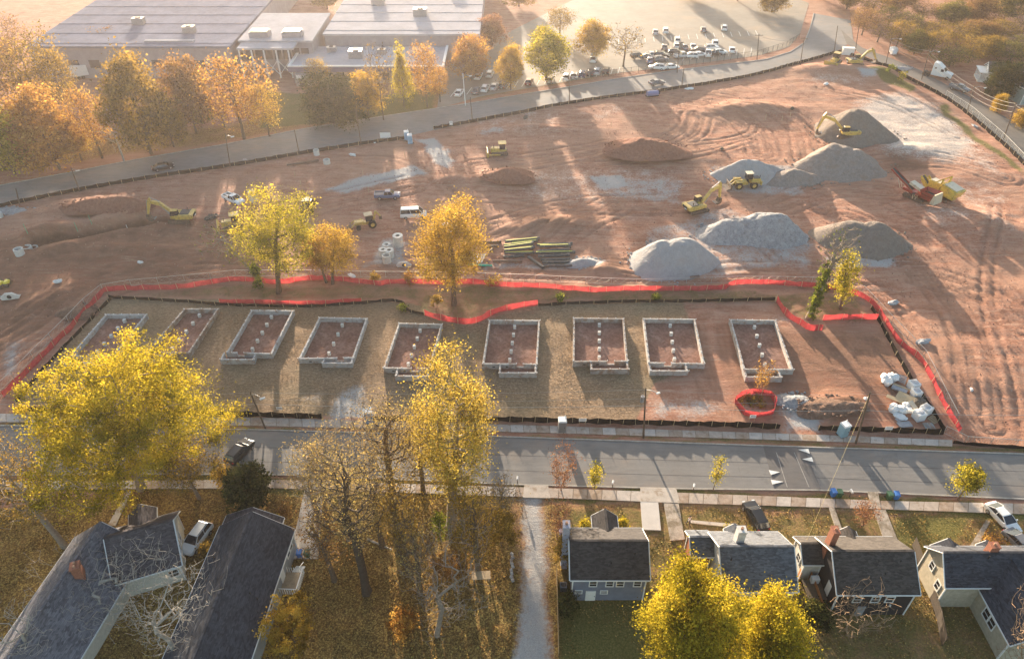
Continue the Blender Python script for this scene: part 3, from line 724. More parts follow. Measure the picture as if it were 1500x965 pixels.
T = make_tree
T('yellow_tree', 'huge rounded yellow tree in front of the leftmost foundations', 'tree', leafm=L_YEL, bark=M_BARKG, nleaf=105000, size=.225, ncl=520, seed=3, sp=1.15, shape='dome', lean=(3.2, 0), **px_tree(207, 716, 494, 268, cb=.17))
T('yellow_tree', 'yellow tree cut off by the left edge beside the street', 'tree', leafm=L_GOLD, bark=M_BARKG, nleaf=25500, size=0.304, ncl=240, seed=4, sp=1.3, **px_tree(-30, 722, 630, 85, cb=.2))
T('bare_tree', 'thin grey half bare tree with forked trunk left of the cross gabled house', 'tree', leafm=L_OLIVE, bark=M_BARKG, nleaf=4420, size=0.198, ncl=330, seed=6, sp=1.0, lean=(-3.0, 1.0), **px_tree(96, 800, 650, 120, cb=.35))
T('yellow_green_tree', 'tall yellow green tree rising over the street left of the gravel drive', 'tree', leafm=L_PALE, bark=M_BARKG, nleaf=34000, size=0.2, ncl=430, seed=7, sp=1.1, shape='round', lean=(1.6, .5), **px_tree(662, 772, 520, 146, cb=.22))
T('sparse_tree', 'thin orange leaved tree leaning over the street with a curved trunk', 'tree', leafm=L_TAN, bark=M_BARK, nleaf=6007, size=0.174, ncl=300, seed=8, sp=1.2, lean=(1, 0), **px_tree(576, 742, 572, 120, cb=.4))
T('sparse_tree', 'twiggy orange brown tree at the kerb just left of the tall yellow green tree', 'tree', leafm=L_TAN, bark=M_BARK, nleaf=6408, size=0.168, ncl=240, seed=9, sp=1.1, **px_tree(620, 722, 606, 85, cb=.35))
T('sparse_tree', 'sparse pinkish tree above the end of the pale concrete driveway', 'tree', leafm=L_TAN, bark=M_BARKG, nleaf=5607, size=0.162, ncl=420, seed=10, sp=1.1, lean=(-1, 1.5), **px_tree(512, 790, 628, 120, cb=.38))
T('sparse_tree', 'tall brown tree with dark ivy covered trunk in the wooded yard', 'tree', leafm=L_TAN, bark=M_BARKD, nleaf=4806, size=0.162, ncl=380, seed=12, sp=1.1, lean=(0, 1), **px_tree(537, 868, 668, 120, cb=.4))
T('sparse_tree', 'slender olive tree beside the street behind the parked dark car', 'tree', leafm=L_OLIVE, bark=M_BARKG, nleaf=6120, size=0.198, ncl=230, seed=13, sp=1.1, lean=(-.5, 0), **px_tree(292, 730, 640, 90, cb=.4))
T('small_tree', 'little orange tree beside the dark evergreen bush', 'tree', leafm=L_GOLD, bark=M_BARK, nleaf=2550, size=0.190, ncl=80, seed=14, sp=.7, **px_tree(334, 722, 662, 30, cb=.2))
T('sparse_tree', 'thin tree of faded yellow leaves in the middle of the wooded yard', 'tree', leafm=L_OLIVE, bark=M_BARK, nleaf=8010, size=0.162, ncl=240, seed=15, sp=1.1, **px_tree(600, 838, 690, 100, cb=.3))
T('sparse_tree', 'brown understorey tree between the ivy trunk and the concrete driveway', 'tree', leafm=L_BROWN, bark=M_BARK, nleaf=3230, size=0.182, ncl=220, seed=16, sp=1.0, **px_tree(490, 850, 730, 80, cb=.25))
T('sparse_tree', 'yellowish brown tree near the gravel drive edge of the wooded yard', 'tree', leafm=L_OLIVE, bark=M_BARK, nleaf=6007, size=0.162, ncl=240, seed=17, sp=1.1, **px_tree(700, 838, 712, 95, cb=.25))
T('sparse_tree', 'pale tan tree leaning over the sidewalk right of the dark evergreen bush', 'tree', leafm=L_TAN, bark=M_BARKG, nleaf=3224, size=.17, ncl=300, seed=161, sp=1.0, lean=(1, 0), **px_tree(468, 770, 640, 85, cb=.35))
T('sparse_tree', 'low tan tree between the leaning thin tree and the tall yellow green tree', 'tree', leafm=L_TAN, bark=M_BARK, nleaf=3472, size=.17, ncl=300, seed=162, sp=1.0, **px_tree(560, 800, 660, 95, cb=.3))
T('sparse_tree', 'tan thicket tree below the tall yellow green tree', 'tree', leafm=L_TAN, bark=M_BARK, nleaf=3224, size=.17, ncl=280, seed=163, sp=1.0, **px_tree(615, 870, 740, 95, cb=.2))
T('bare_tree', 'greyish bare sapling tree at the right of the wooded yard', 'tree', leafm=L_TAN, bark=M_BARKG, nleaf=930, size=.17, ncl=360, seed=164, sp=.9, **px_tree(735, 760, 690, 60, cb=.2))
T('white_tree', 'leafless white barked tree over the cross gabled roof', 'tree', leafm=None, bark=M_BARKW, nleaf=0, ncl=1250, seed=18, shape='vase', twigr=.015, tr0=.26, fork=.22, spread=.45, lean=(.5, 2.2), **px_tree(158, 902, 796, 200, cb=.3))
T('white_tree', 'leafless white barked tree in front of the long dark gable roof', 'tree', leafm=None, bark=M_BARKW, nleaf=0, ncl=1250, seed=19, shape='vase', twigr=.015, tr0=.26, fork=.22, spread=.45, lean=(1.5, 2), **px_tree(262, 985, 822, 170, cb=.3))
T('white_tree', 'leafless pale tree at the bottom left corner of the cross gabled house', 'tree', leafm=None, bark=M_BARKW, nleaf=0, ncl=420, seed=20, shape='vase', twigr=.015, tr0=.2, fork=.35, spread=.4, **px_tree(70, 985, 872, 110, cb=.3))
T('bare_tree', 'leafless grey tree in the wooded yard left of the gravel drive', 'tree', leafm=None, bark=M_BARKG, nleaf=0, ncl=850, seed=21, shape='vase', twigr=.02, tr0=.28, fork=.3, spread=.4, lean=(2.5, 2), **px_tree(640, 930, 790, 160, cb=.2))
T('yellow_tree', 'big golden tree at the bottom edge between the two dark roofed cottages', 'tree', leafm=L_YEL, bark=M_BARK, nleaf=74000, size=0.21, ncl=380, seed=22, sp=1.0, shape='dome', lean=(-1.2, 0), **px_tree(1000, 1000, 828, 142, cb=.2))
T('yellow_tree', 'smaller golden tree at the bottom edge right of the big golden one', 'tree', leafm=L_YEL, bark=M_BARK, nleaf=42000, size=0.21, ncl=260, seed=23, sp=.95, shape='dome', lean=(-1.2, 0), **px_tree(1116, 1000, 862, 105, cb=.15))
T('small_tree', 'small round yellow street tree near the white saloon car', 'tree', leafm=L_YG, bark=M_BARK, nleaf=4420, size=0.213, ncl=90, seed=24, sp=.7, tr0=.09, **px_tree(1403, 732, 676, 44, cb=.3))
T('sapling', 'spindly yellow green sapling beside the reddish bush at the kerb', 'tree', leafm=L_YG, bark=M_BARK, nleaf=1530, size=0.167, ncl=60, seed=25, sp=.45, tr0=.05, **px_tree(870, 717, 674, 21, cb=.12))
T('sapling', 'spindly yellow green sapling beside the street mailbox', 'tree', leafm=L_YG, bark=M_BARK, nleaf=1190, size=0.152, ncl=60, seed=26, sp=.45, tr0=.05, **px_tree(1044, 719, 667, 23, cb=.25))
def twiggy(label, px, py, top, cw, seed, n=900, lm=None, ncl=260):
    a = px_tree(px, py, top, cw, cb=.12)
    return T('bush', label, 'bush', leafm=lm or L_RUST, bark=mat('red_twig', (0.24, 0.13, 0.09), .9, .2, 3), nleaf=n, size=.16, ncl=ncl, seed=seed, shape='vase', sp=.5, fork=.15, twigr=.022, tr0=.08, **a)
twiggy('large rounded twiggy reddish bush on the kerb by the gravel drive', 822, 719, 652, 56, 31, 1800, None, 420)
twiggy('low reddish bush between the gravel drive and the blue cottage', 818, 792, 726, 44, 32, 1500)
twiggy('rust coloured shrub on the lawn between two garden paths', 1259, 772, 728, 38, 33, 1100)
twiggy('thin brown tuft of a bush inside the rightmost foundation porch', 1113, 572, 527, 38, 34, 1200, L_OR)
twiggy('dry bush beside the white saloon car', 1450, 800, 775, 40, 35, 900, L_OR)
a = px_tree(1240, 930, 852, 100, cb=.08)
T('bare_tree', 'leafless brown bush behind the black walled cottage', 'tree', leafm=L_RUST, bark=mat('warm_twig', (0.3, 0.2, 0.12), .9, .2, 3), nleaf=0, ncl=520, seed=36, shape='vase', fork=.12, twigr=.022, tr0=.1, **a)
T('bare_tree', 'leafless brown twigs at the bottom right corner', 'tree', leafm=L_RUST, bark=mat('warm_twig', (0.3, 0.2, 0.12)), nleaf=0, ncl=520, seed=37, shape='vase', fork=.15, twigr=.022, tr0=.1, **px_tree(1478, 985, 872, 120, cb=.1))
bush('evergreen_bush', 'dark green evergreen bush in front of the long gable roof', 370, 742, 679, 70, L_DARK, 16000, .3, 41, ncl=220, sp=.6)
for i, a in enumerate([('gold bush at the bottom edge right of the long dark roof', 432, 940, 868, 95, L_GOLD, 7000), ('orange bush at the bottom edge below the ivy trunk', 592, 925, 884, 48, L_OR, 2600),
    ('yellow bush right of the long gable house wall', 407, 765, 752, 15, L_YEL, 700), ('yellow bush on the left of the blue cottage porch', 857, 770, 760, 18, L_YEL, 700), ('round yellow bush on the right of the blue cottage porch', 911, 772, 756, 15, L_YEL, 800),
    ('yellow bush behind the pale roofed cottage', 1068, 779, 771, 20, L_YEL, 600), ('little yellow green bush below the black hatchback', 1108, 779, 774, 10, L_YG, 300), ('green hedge at the left corner of the blue cottage', 832, 895, 868, 34, L_DARK, 3000),
    ('narrow olive bush beside the gravel drive fence', 824, 828, 778, 26, L_OLIVE, 2600), ('low green hedge beside the wooden gate fence', 1195, 905, 876, 50, L_DARK, 3600), ('brown bramble clump in the wooded yard below the tall yellow green tree', 660, 842, 800, 60, L_BROWN, 3200),
    ('brown thicket left of the gravel drive', 735, 800, 742, 50, L_OLIVE, 3200), ('yellow bush on the litter above the ivy trunk', 590, 784, 772, 14, L_YEL, 400), ('green ivy clump at the foot of the tall yellow green tree', 645, 790, 745, 26, L_GREEN, 1300),
    ('low yellow brush at the right of the side road bottom', 1492, 140, 112, 40, L_GOLD, 1600), ('brown scrub on the bank behind the evergreen bush', 420, 760, 735, 24, L_BROWN, 700), ('small bush at the cream house corner', 305, 812, 792, 18, L_OLIVE, 700)]):
    bush('bush', a[0], *a[1:5], a[5], a[6], .22, 50 + i, sp=.5)
# the group on the bank behind the orange fence
T('yellow_green_tree', 'tall pale yellow tree by the orange fence, tallest of the left pair', 'tree', leafm=L_YG, bark=M_BARK, nleaf=26010, size=0.237, ncl=300, seed=61, sp=1.25, lean=(3.4, 0), **px_tree(408, 428, 277, 122, cb=.3))
T('gold_tree', 'smaller golden tree by the orange fence, right of the pale yellow one', 'tree', leafm=L_GOLD, bark=M_BARK, nleaf=13005, size=0.225, ncl=190, seed=62, sp=1.1, lean=(1.8, 0), **px_tree(487, 416, 328, 84, cb=.3))
T('gold_tree', 'thin stemmed orange tree touching the smaller golden tree', 'tree', leafm=L_OR, bark=M_BARK, nleaf=4420, size=0.258, ncl=100, seed=63, sp=1.0, lean=(-1.5, 0), **px_tree(478, 414, 345, 45, cb=.4))
T('gold_tree', 'large golden tree standing alone in the curve of the orange fence', 'tree', leafm=L_GOLD, bark=M_BARK, nleaf=32946, size=0.225, ncl=380, seed=64, sp=1.25, **px_tree(665, 446, 294, 118, cb=.27))
T('bare_tree', 'leaning bare tree with an ivy wrapped trunk left of the pale yellow tree', 'tree', leafm=L_GREEN, bark=M_BARKG, nleaf=250, size=.3, ncl=220, seed=65, sp=.8, lean=(-7.5, 2), fork=.55, **px_tree(386, 420, 330, 80, cb=.45))
bush('ivy', 'green ivy climbing the leaning bare trunk by the orange fence', 381, 424, 385, 15, L_GREEN, 1500, .3, 66, cat='ivy', ncl=40, cb=.02, shape='round')
T('bare_tree', 'ivy wrapped trunk with a bare twiggy top inside the right end of the orange fence', 'tree', leafm=L_GREEN, bark=M_BARKG, nleaf=160, size=.3, ncl=420, seed=67, sp=.8, lean=(1.5, 0), shape='vase', fork=.55, **px_tree(1184, 466, 328, 62, cb=.5))
bush('ivy', 'bright ivy column on the right hand bare trunk', 1187, 468, 384, 16, L_GREEN, 3000, .3, 68, cat='ivy', ncl=70, cb=.02, shape='round')
T('sparse_tree', 'small yellow green tree beside the ivy wrapped trunk', 'tree', leafm=L_YG, bark=M_BARK, nleaf=5440, size=0.243, ncl=140, seed=69, sp=.9, lean=(-1.6, 0), **px_tree(1231, 452, 369, 36, cb=.2))
for i, (x, y, tp, c, lm, lb) in enumerate([(600, 412, 396, 26, L_OR, 'orange bush at the gap of the orange fence left of the large golden tree'), (550, 412, 398, 18, L_GOLD, 'little gold bush on the orange fence below the concrete rings'), (722, 418, 402, 30, L_GOLD, 'yellow bush behind the orange fence below the pipe stack'),
        (1205, 426, 414, 12, L_GREEN, 'green tuft at the foot of the small yellow green tree'), (590, 455, 445, 14, L_GREEN, 'dark weeds at the corner of the black silt fence'), (640, 446, 430, 20, L_OLIVE, 'weeds at the foot of the large golden tree'),
        (820, 440, 430, 14, L_GREEN, 'green weed tuft on the bank below the small gravel heap'), (960, 438, 430, 14, L_GREEN, 'green weed tuft on the bank below the big smooth gravel heap'), (1320, 118, 104, 16, L_YG, 'yellow green bush on the verge at the top right'), (1303, 106, 96, 14, L_GREEN, 'green bush on the verge left of the yellow green one'), (1104, 588, 578, 40, L_OLIVE, 'weeds inside the orange mesh ring')]):
    bush('weed_bush', lb, x, y, tp, c, lm, 500, .28, 80 + i, ncl=30)

# far trees: a few grown once, copied with their own leaves
def proto(seed, shape, ncl, nleaf, size, cb, sp, fork=.7):
    N, par, rads, tips = grow(20, 7.5, cb, ncl, seed, shape, (0, 0), .35, fork, .45, .05)
    return tubes(N, par, rads, range(len(N)), 'trunk', 4), (leaves(N, tips, nleaf, size, sp, seed, 'crown') if nleaf else None)
PR = {'full': proto(101, 'dome', 360, 17000, .5, .1, 1.6), 'full2': proto(102, 'round', 360, 17000, .5, .12, 1.6), 'sparse': proto(103, 'round', 380, 5200, .45, .25, 1.7), 'sparse2': proto(104, 'vase', 380, 4600, .45, .2, 1.7),
      'cone': proto(105, 'cone', 260, 10000, .5, .12, 1.6), 'bare': proto(106, 'vase', 480, 500, .55, .25, 1.5, .5), 'dense': proto(107, 'dome', 380, 24000, .52, .04, 1.7)}
def far_tree(name, label, px, py, top, cw, kind, lm, bark=None, group=None, rz=None):
    a = px_tree(px, py, top, cw); s = a['h'] / 20
    t = thing(name, label, 'tree', a['base'], RN.uniform(0, 6.28) if rz is None else rz, group)
    f = a['rad'] / 7.5 * .92; t.scale = (f, f, s)
    for nm, me, m in zip(('trunk', 'crown'), PR[kind], (bark or M_BARK, lm)):
        if me is None: continue
        if not me.materials: me.materials.append(m)
        o = link(nm, me, None, t); o.material_slots[0].link = 'OBJECT'; o.material_slots[0].material = m
    return t
FT = [(88, 248, 128, 112, 'full', L_OR, 'glowing orange round tree beside the far road at the left'), (22, 256, 152, 95, 'full2', L_YG, 'yellow green tree at the left edge beside the far road'), (182, 236, 150, 60, 'bare', L_BROWN, 'white trunked leafless tree at the far road verge'),
      (222, 226, 80, 108, 'full2', L_OLIVE, 'tall olive gold tree left of the ivy column'), (62, 168, 44, 110, 'sparse2', L_OLIVE, 'thin brown tree at the top left in front of the grey roof'), (8, 176, 52, 100, 'sparse', L_BROWN, 'hazy brown tree in the top left corner'),
      (104, 172, 70, 70, 'sparse', L_OLIVE, 'twiggy olive tree behind the glowing orange tree'), (150, 232, 128, 64, 'sparse', L_OR, 'rusty orange tree between the round orange and tall olive trees'), (288, 196, 84, 74, 'full2', L_BROWN, 'brown tree above the ivy column'),
      (300, 182, 102, 34, 'dense', L_GREEN, 'dark green ivy column among the far orange trees'), (358, 204, 78, 105, 'sparse', L_OR, 'pink orange open tree right of the ivy column'), (395, 200, 120, 60, 'sparse', L_GOLD, 'low gold leaved tree left of the dark round evergreen'),
      (491, 183, 108, 86, 'dense', L_DARK, 'dark round evergreen tree beside the far road'), (540, 170, 104, 50, 'full', L_GOLD, 'yellow tree just behind the dark round evergreen'), (562, 176, 66, 46, 'bare', L_OLIVE, 'leafless tree left of the yellow column tree'),
      (592, 156, 64, 40, 'cone', L_YEL, 'bright yellow column shaped tree in front of the white roof'), (626, 158, 62, 52, 'sparse', L_OR, 'pinkish orange open tree right of the yellow column tree'), (645, 150, 96, 36, 'sparse', L_OR, 'small orange tree at the corner of the white roofed building'),
      (468, 128, 85, 40, 'sparse', L_GOLD, 'golden tree before the low white roof'), (690, 118, 52, 58, 'full', L_OR, 'orange tree left of the car park'), (748, 132, 66, 46, 'full2', L_GOLD, 'yellow tree among the front row of parked cars'), (800, 118, 42, 78, 'full2', L_YG, 'broad yellow green tree above the front row of parked cars'),
      (868, 84, 30, 56, 'full', L_GOLD, 'golden tree at the top of the car park'), (913, 98, 36, 66, 'bare', L_OLIVE, 'dark leafless tree in the car park'), (330, 190, 120, 50, 'sparse2', L_RUST, 'rusty shrub like tree below the pink orange tree'), (40, 240, 190, 60, 'full', L_OLIVE, 'low olive tree at the left end of the far verge'),
      (120, 235, 180, 60, 'sparse', L_GOLD, 'low gold tree at the foot of the glowing orange tree'), (255, 215, 140, 60, 'full', L_OLIVE, 'low olive tree at the foot of the tall olive gold tree'), (5, 232, 175, 60, 'full', L_YG, 'low yellow green tree at the left edge'), (720, 70, 22, 44, 'full', L_RUST, 'red brown tree at the top behind the car park'),
      (160, 90, 40, 60, 'sparse', L_BROWN, 'hazy tree in front of the grey warehouse roof'), (20, 110, 20, 90, 'sparse2', L_BROWN, 'hazy brown tree behind the top left corner tree'), (820, 50, 10, 50, 'sparse', L_OLIVE, 'hazy tree behind the broad yellow green tree')]
for x, y, tp, c, k, lm, lb in FT:
    far_tree('tree', lb, x, y, tp, c, k, lm, M_BARKW if 'white' in lb and 'trunk' in lb else None)
# the wood at the top right: trunks one can tell apart stand as trees
WD = []
rw = random.Random(5)
ORD = ['first', 'second', 'third', 'fourth', 'fifth', 'sixth', 'seventh', 'eighth', 'ninth', 'tenth', 'eleventh', 'twelfth']
LN = {}
for x_i, (x, y, s) in enumerate([(1262, 52, 40), (1285, 62, 44), (1312, 72, 46), (1338, 80, 48), (1362, 82, 50), (1390, 98, 52), (1418, 92, 52), (1445, 84, 50), (1478, 92, 54), (1500, 84, 54), (1300, 42, 44), (1330, 52, 46), (1365, 58, 48), (1400, 66, 50), (1432, 62, 50), (1465, 60, 50), (1495, 56, 50),
                  (1205, 0, 40), (1240, 14, 40), (1275, 28, 42), (1310, 18, 44), (1340, 6, 44), (1350, 30, 46), (1390, 36, 48), (1400, 10, 46), (1430, 34, 48), (1450, 6, 46), (1470, 30, 50), (1495, 14, 48)]):
    k = rw.choice(['full', 'sparse', 'sparse2', 'full2', 'sparse', 'bare']); lm = rw.choice([L_OLIVE, L_MOSS, L_BROWN, L_MOSS, L_OLIVE])
    row = 'front row' if x_i < 10 else 'second row' if x_i < 17 else 'back rows'; LN[row] = LN.get(row, -1) + 1
    lb = '%s tree, %s from left in %s of the side road wood' % ({L_OLIVE.name: 'olive brown', L_MOSS.name: 'mossy green', L_BROWN.name: 'brown', L_GOLD.name: 'golden'}[lm.name], ORD[LN[row]], row)
    far_tree('wood_tree', lb, x, y, y - rw.uniform(28, 46), s * rw.uniform(1, 1.3), k, lm, None, 'trees of the wood beyond the side road')
far_tree('tree', 'dark green broad tree beside the white porch house', 1466, 142, 90, 56, 'dense', L_DARK)
far_tree('tree', 'small gold tree on the verge left of the far green house', 1460, 165, 138, 26, 'full', L_GOLD)
far_tree('tree', 'gold shrub like tree at the right edge beside the side road', 1496, 190, 160, 34, 'full2', L_GOLD)
for i, (x, y) in enumerate([(480, 14), (560, 26), (640, 20), (690, 4), (760, 10), (1010, 0), (1080, 2), (1130, 18)]):
    far_tree('back_tree', 'hazy autumn tree along the far top edge, %s from the left' % ORD[i], x, y, y - 34, 46, rw.choice(['full', 'sparse', 'full2']), rw.choice([L_OR, L_GOLD, L_OLIVE]), None, 'hazy trees along the top edge')
# ------------------------------------------------------------------ house foundations
M_SOIL = NT('foundation_soil')
_t = M_SOIL; _f = _t.noise(2.2, 6, .7); _g = _t.noise(.25, 4)
_c = _t.mix(_t.step(_g, .45, .6), _t.ramp(_f, [(.35, (.17, .085, .062)), (.65, (.3, .165, .125))]), _t.ramp(_f, [(.35, (.2, .11, .082)), (.65, (.35, .21, .165))]))
_t.bsdf(_c, .95, _t.bump(_f, .6, .12), 0, .1); M_SOIL = _t.m
WH = 1.0
def wall_between(mb, a, b, th, h0, h1, inset=0.0):
    d = (b - a).normalized(); mb.bar(a + d * inset + Vector((0, 0, (h0 + h1) / 2)), b - d * inset + Vector((0, 0, (h0 + h1) / 2)), th, h1 - h0)
def foundation(label, TL, TR, BR, BL, PL, PR, npier, side):
    """corners of the wall tops as pixels; PL, PR the front corners of the porch box; side: porch at 'l' or 'r'"""
    p = [G(*q, WH) for q in (TL, TR, BR, BL)]; c = sum(p, Vector()) / 4; c.z = 0
    loc = Vector((c.x, c.y, gz(c.x, c.y))); t = thing('house_foundation', label, 'foundation', loc, 0, 'concrete block house foundations in a row')
    tl, tr, br, bl = [Vector((q.x - c.x, q.y - c.y, 0)) for q in p]
    th = .3; bolts = MB(); vents = []
    cm = [M_CONC, M_CONCB, M_CONCC][int(abs(c.x) * 7) % 3]
    def wall(a, b, lab=None, off=0.0, h=WH):
        mb = MB(); wall_between(mb, a, b, th, -.3, h + off, 0); o = mb.build('wall', cm, t, bevel=.015)
        L = (b - a).length; d = (b - a) / L; n = max(2, int(L / 1.25))
        for k in range(n + 1):
            q = a + d * (L * k / n); bolts.box(q + Vector((RN.uniform(-.08, .08), RN.uniform(-.08, .08), h + off + .06)), (.11, .11, .14), RN.random())
        return o
    dF = (br - bl).normalized(); dS = (tl - bl).normalized(); th2 = th / 2
    wall(tl - dF * .18, tr + dF * .18); wall(tl - dS * .18, bl + dS * .18, off=.004); wall(tr - dS * .18, br + dS * .18, off=.004)
    pl, pr = [Vector((G(*q, WH).x - c.x, G(*q, WH).y - c.y, 0)) for q in (PL, PR)]
    # front wall with a doorway gap into the porch box
    def onfront(x): 
        k = (x - bl.x) / max(br.x - bl.x, .01); return bl.lerp(br, k)
    px0, px1 = pl.x, pr.x; gx = px0 + (px1 - px0) * (.56 if side == 'r' else .52)
    g0, g1 = onfront(gx - .55), onfront(gx + .55)
    wall(bl - dF * .18, g0, off=.002); wall(g1, br + dF * .18, off=.002)
    mb = MB(); wall_between(mb, g0, g1, th - .04, -.3, .38); mb.build('door_sill', M_CONC, t)
    a0, a1 = onfront(px0), onfront(px1)
    up = Vector((0, 0, 0))
    wall(a0 - dS * .2, pl, off=.006, h=WH - .06); wall(a1 - dS * .2, pr, off=.006, h=WH - .06); wall(pl - dF * .18, pr + dF * .18, off=.008, h=WH - .06)
    bolts.build('anchor_bolts', mat('bolt_white', (.7, .68, .66), .6), t)['kind'] = 'stuff'
    mb = MB(); n = 12
    vs = []; 
    for j in range(n + 1):
        for i in range(n + 1):
            q = tl.lerp(tr, i / n).lerp(bl.lerp(br, i / n), j / n); vs.append((q.x, q.y, .1 + RN.uniform(0, .09)))
    mb.add(vs, [(j * (n + 1) + i, j * (n + 1) + i + 1, (j + 1) * (n + 1) + i + 1, (j + 1) * (n + 1) + i) for j in range(n) for i in range(n)])
    mb.build('dirt_floor', M_SOIL, t, smooth=True)
    mb = MB(); mb.add([tuple(a0 + Vector((0, 0, .1))), tuple(a1 + Vector((0, 0, .1))), tuple(pr + Vector((0, 0, .1))), tuple(pl + Vector((0, 0, .1)))], [(0, 3, 2, 1)]); mb.build('porch_floor', M_SOIL, t)
    pm = None
    for k in range(npier):
        f = (k + .55) / (npier + .25); q = tl.lerp(tr, .5).lerp(bl.lerp(br, .5), f)
        q = q + dF * (.15 - .3 * (f))
        if pm is None:
            mb = MB(); mb.box((0, 0, .3), (.46, .46, .95)); pm = mb.mesh('pier', bevel=.02)
        o = link('pier', pm, M_CONC2, t); o.location = q; o.rotation_euler = (0, 0, RN.uniform(-.1, .1))
    # dark vent openings low in the near wall
    for f in (.2, .45):
        q = bl.lerp(br, f) + Vector((0, 0, .45)) - dS * .19; mb = MB(); mb.box(q, (.4, .03, .2)); 
        if side == 'r': mb.build('vent', M_DARK, t)
    return t
FD = [('block foundation at the far left, partly behind the huge yellow tree', (155.4, 460), (213.7, 460), (166, 520), (103.6, 520), (92.7, 530), (140, 530), 5, 'l'),
      ('second block foundation from the left, its lower half hidden by the yellow tree', (270.7, 452), (319, 452), (276, 516), (214, 516), (205, 526), (246, 526), 5, 'l'),
      ('third block foundation from the left, porch box at its left corner', (369, 454), (429, 454.7), (397.2, 517.4), (333, 515.5), (323.8, 525.5), (370.5, 525.5), 5, 'l'),
      ('fourth block foundation from the left, level with a bright straw strip on each side', (468.4, 464.4), (537, 466), (517, 523), (438.7, 524.4), (473, 530.5), (514.5, 530.5), 4, 'r'),
      ('fifth block foundation from the left, just above the tall yellow green tree', (585, 473), (646.7, 474.6), (629, 539.2), (563, 538), (580.4, 549.5), (626, 550), 5, 'r'),
      ('sixth block foundation from the left, below the curved orange fence', (717.3, 468.2), (789.7, 469), (786, 532.6), (707.7, 532), (732.4, 545), (785, 545), 5, 'r'),
      ('seventh block foundation from the left, upright above the white portable toilet', (841, 465.6), (913, 466.7), (918.7, 528.3), (840.6, 529), (867, 539.9), (920.3, 539.7), 5, 'r'),
      ('eighth block foundation from the left, beside a bare dirt wheel track', (943.3, 466.3), (1017.2, 467), (1031.4, 532), (951, 530.5), (953.5, 542), (1006.8, 542), 5, 'l'),
      ('rightmost block foundation, with a thin brown bush in its porch box', (1070.3, 467.8), (1135.5, 468.7), (1161, 540.5), (1090.5, 540), (1094, 551), (1144.6, 551.4), 5, 'l')]
for a in FD: foundation(*a)

# ------------------------------------------------------------------ fences
def fence_mat(name, c, tr, hole=0.0):
    t = NT(name); n = t.noise(6, 4, .7); col = t.ramp(n, [(.3, tuple(x * .75 for x in c)), (.7, c)])
    d = t.n('BsdfDiffuse', {'Color': col}); s = t.n('BsdfTranslucent', {'Color': col}); mx = t.n('MixShader', {'Fac': tr})
    t.t.links.new(d.outputs[0], mx.inputs[1]); t.t.links.new(s.outputs[0], mx.inputs[2]); o_ = mx.outputs[0]
    if hole:
        m2 = t.n('MixShader', {'Fac': t.math('ADD', hole - .12, t.math('MULTIPLY', t.step(t.noise(1.3, 4), .4, .65), .24))}); tp = t.n('BsdfTransparent'); t.t.links.new(o_, m2.inputs[1]); t.t.links.new(tp.outputs[0], m2.inputs[2]); o_ = m2.outputs[0]
    t.t.links.new(o_, t.out.inputs[0]); return t.m
M_ORF = fence_mat('orange_mesh', (0.70, 0.115, 0.125), .35, .28)
M_SILT = fence_mat('black_fabric', (0.028, 0.024, 0.022), .2)
M_STAKE = mat('stake_wood', (.5, .4, .25), .85, .15, 3)
def strip_fence(name, label, cat, px, h, m, step=2.4, sag=.12, lean=.1, stake=True, pm=M_STAKE, closed=False, stake_h=.15, group=None, seg=.6, stake_w=.06, wav=.05, slump=None):
    pts = GG(px) + ([G(*px[0])] if closed else [])
    pts = smooth_line([Vector((p.x, p.y, 0)) for p in pts], 1) if not closed else pts
    L = sum((b - a).length for a, b in zip(pts[:-1], pts[1:])); n = max(4, int(L / seg)); q = resample(pts, n)
    c = q[0]; t = thing(name, label, cat, (c.x, c.y, gz(c.x, c.y)), 0, group); z0 = gz(c.x, c.y)
    ps = max(1, int(round(step / seg))); vs = []; lo = []; ph = 0.0
    for i, p in enumerate(q):
        d = (q[min(i + 1, n - 1)] - q[max(i - 1, 0)]).normalized(); nn = Vector((-d.y, d.x, 0))
        f = (i % ps) / ps; s = sag * math.sin(PI * f) + RN.uniform(0, wav)
        ph += RN.uniform(-.3, .3); w = math.sin(i * .9 + ph) * wav * 1.5
        hh = h - s
        if slump: hh *= 1 - slump * max(0, math.sin(i * .21) * math.sin(i * .057 + 1)) ** 1
        zz = gz(p.x, p.y) - z0
        b = p - c + nn * w + Vector((0, 0, zz - .12)); m1 = p - c + nn * (w * .5 + lean * .5) + Vector((0, 0, zz + hh * .5)); tp = p - c + nn * (lean - w * .6) + Vector((0, 0, zz + hh))
        vs += [b, m1, tp, tp + nn * .03, m1 + nn * .03, b + nn * .03]
    mb = MB(); fs = []
    for i in range(n - 1):
        a = i * 6; e = a + 6
        for k in range(6): fs.append((a + k, a + (k + 1) % 6, e + (k + 1) % 6, e + k))
    mb.add(vs, fs); mb.build('mesh_panel' if m is M_ORF else 'fabric', m, t)
    if stake:
        sm = MB(); sm.box((0, 0, h / 2 + stake_h / 2 - .1), (stake_w, stake_w * .8, h + stake_h + .2)); me = sm.mesh('stake')
        for k, i in enumerate(range(0, n, ps)):
            if k > 290: break
            p = q[i]; d = (q[min(i + 1, n - 1)] - q[max(i - 1, 0)]).normalized(); nn = Vector((-d.y, d.x, 0))
            o = link('stake', me, pm, t); o.location = p - c - nn * .05 + Vector((0, 0, gz(p.x, p.y) - z0)); o.rotation_euler = (RN.uniform(-.08, .08) - lean * .3, RN.uniform(-.1, .1), math.atan2(d.y, d.x))
    return t
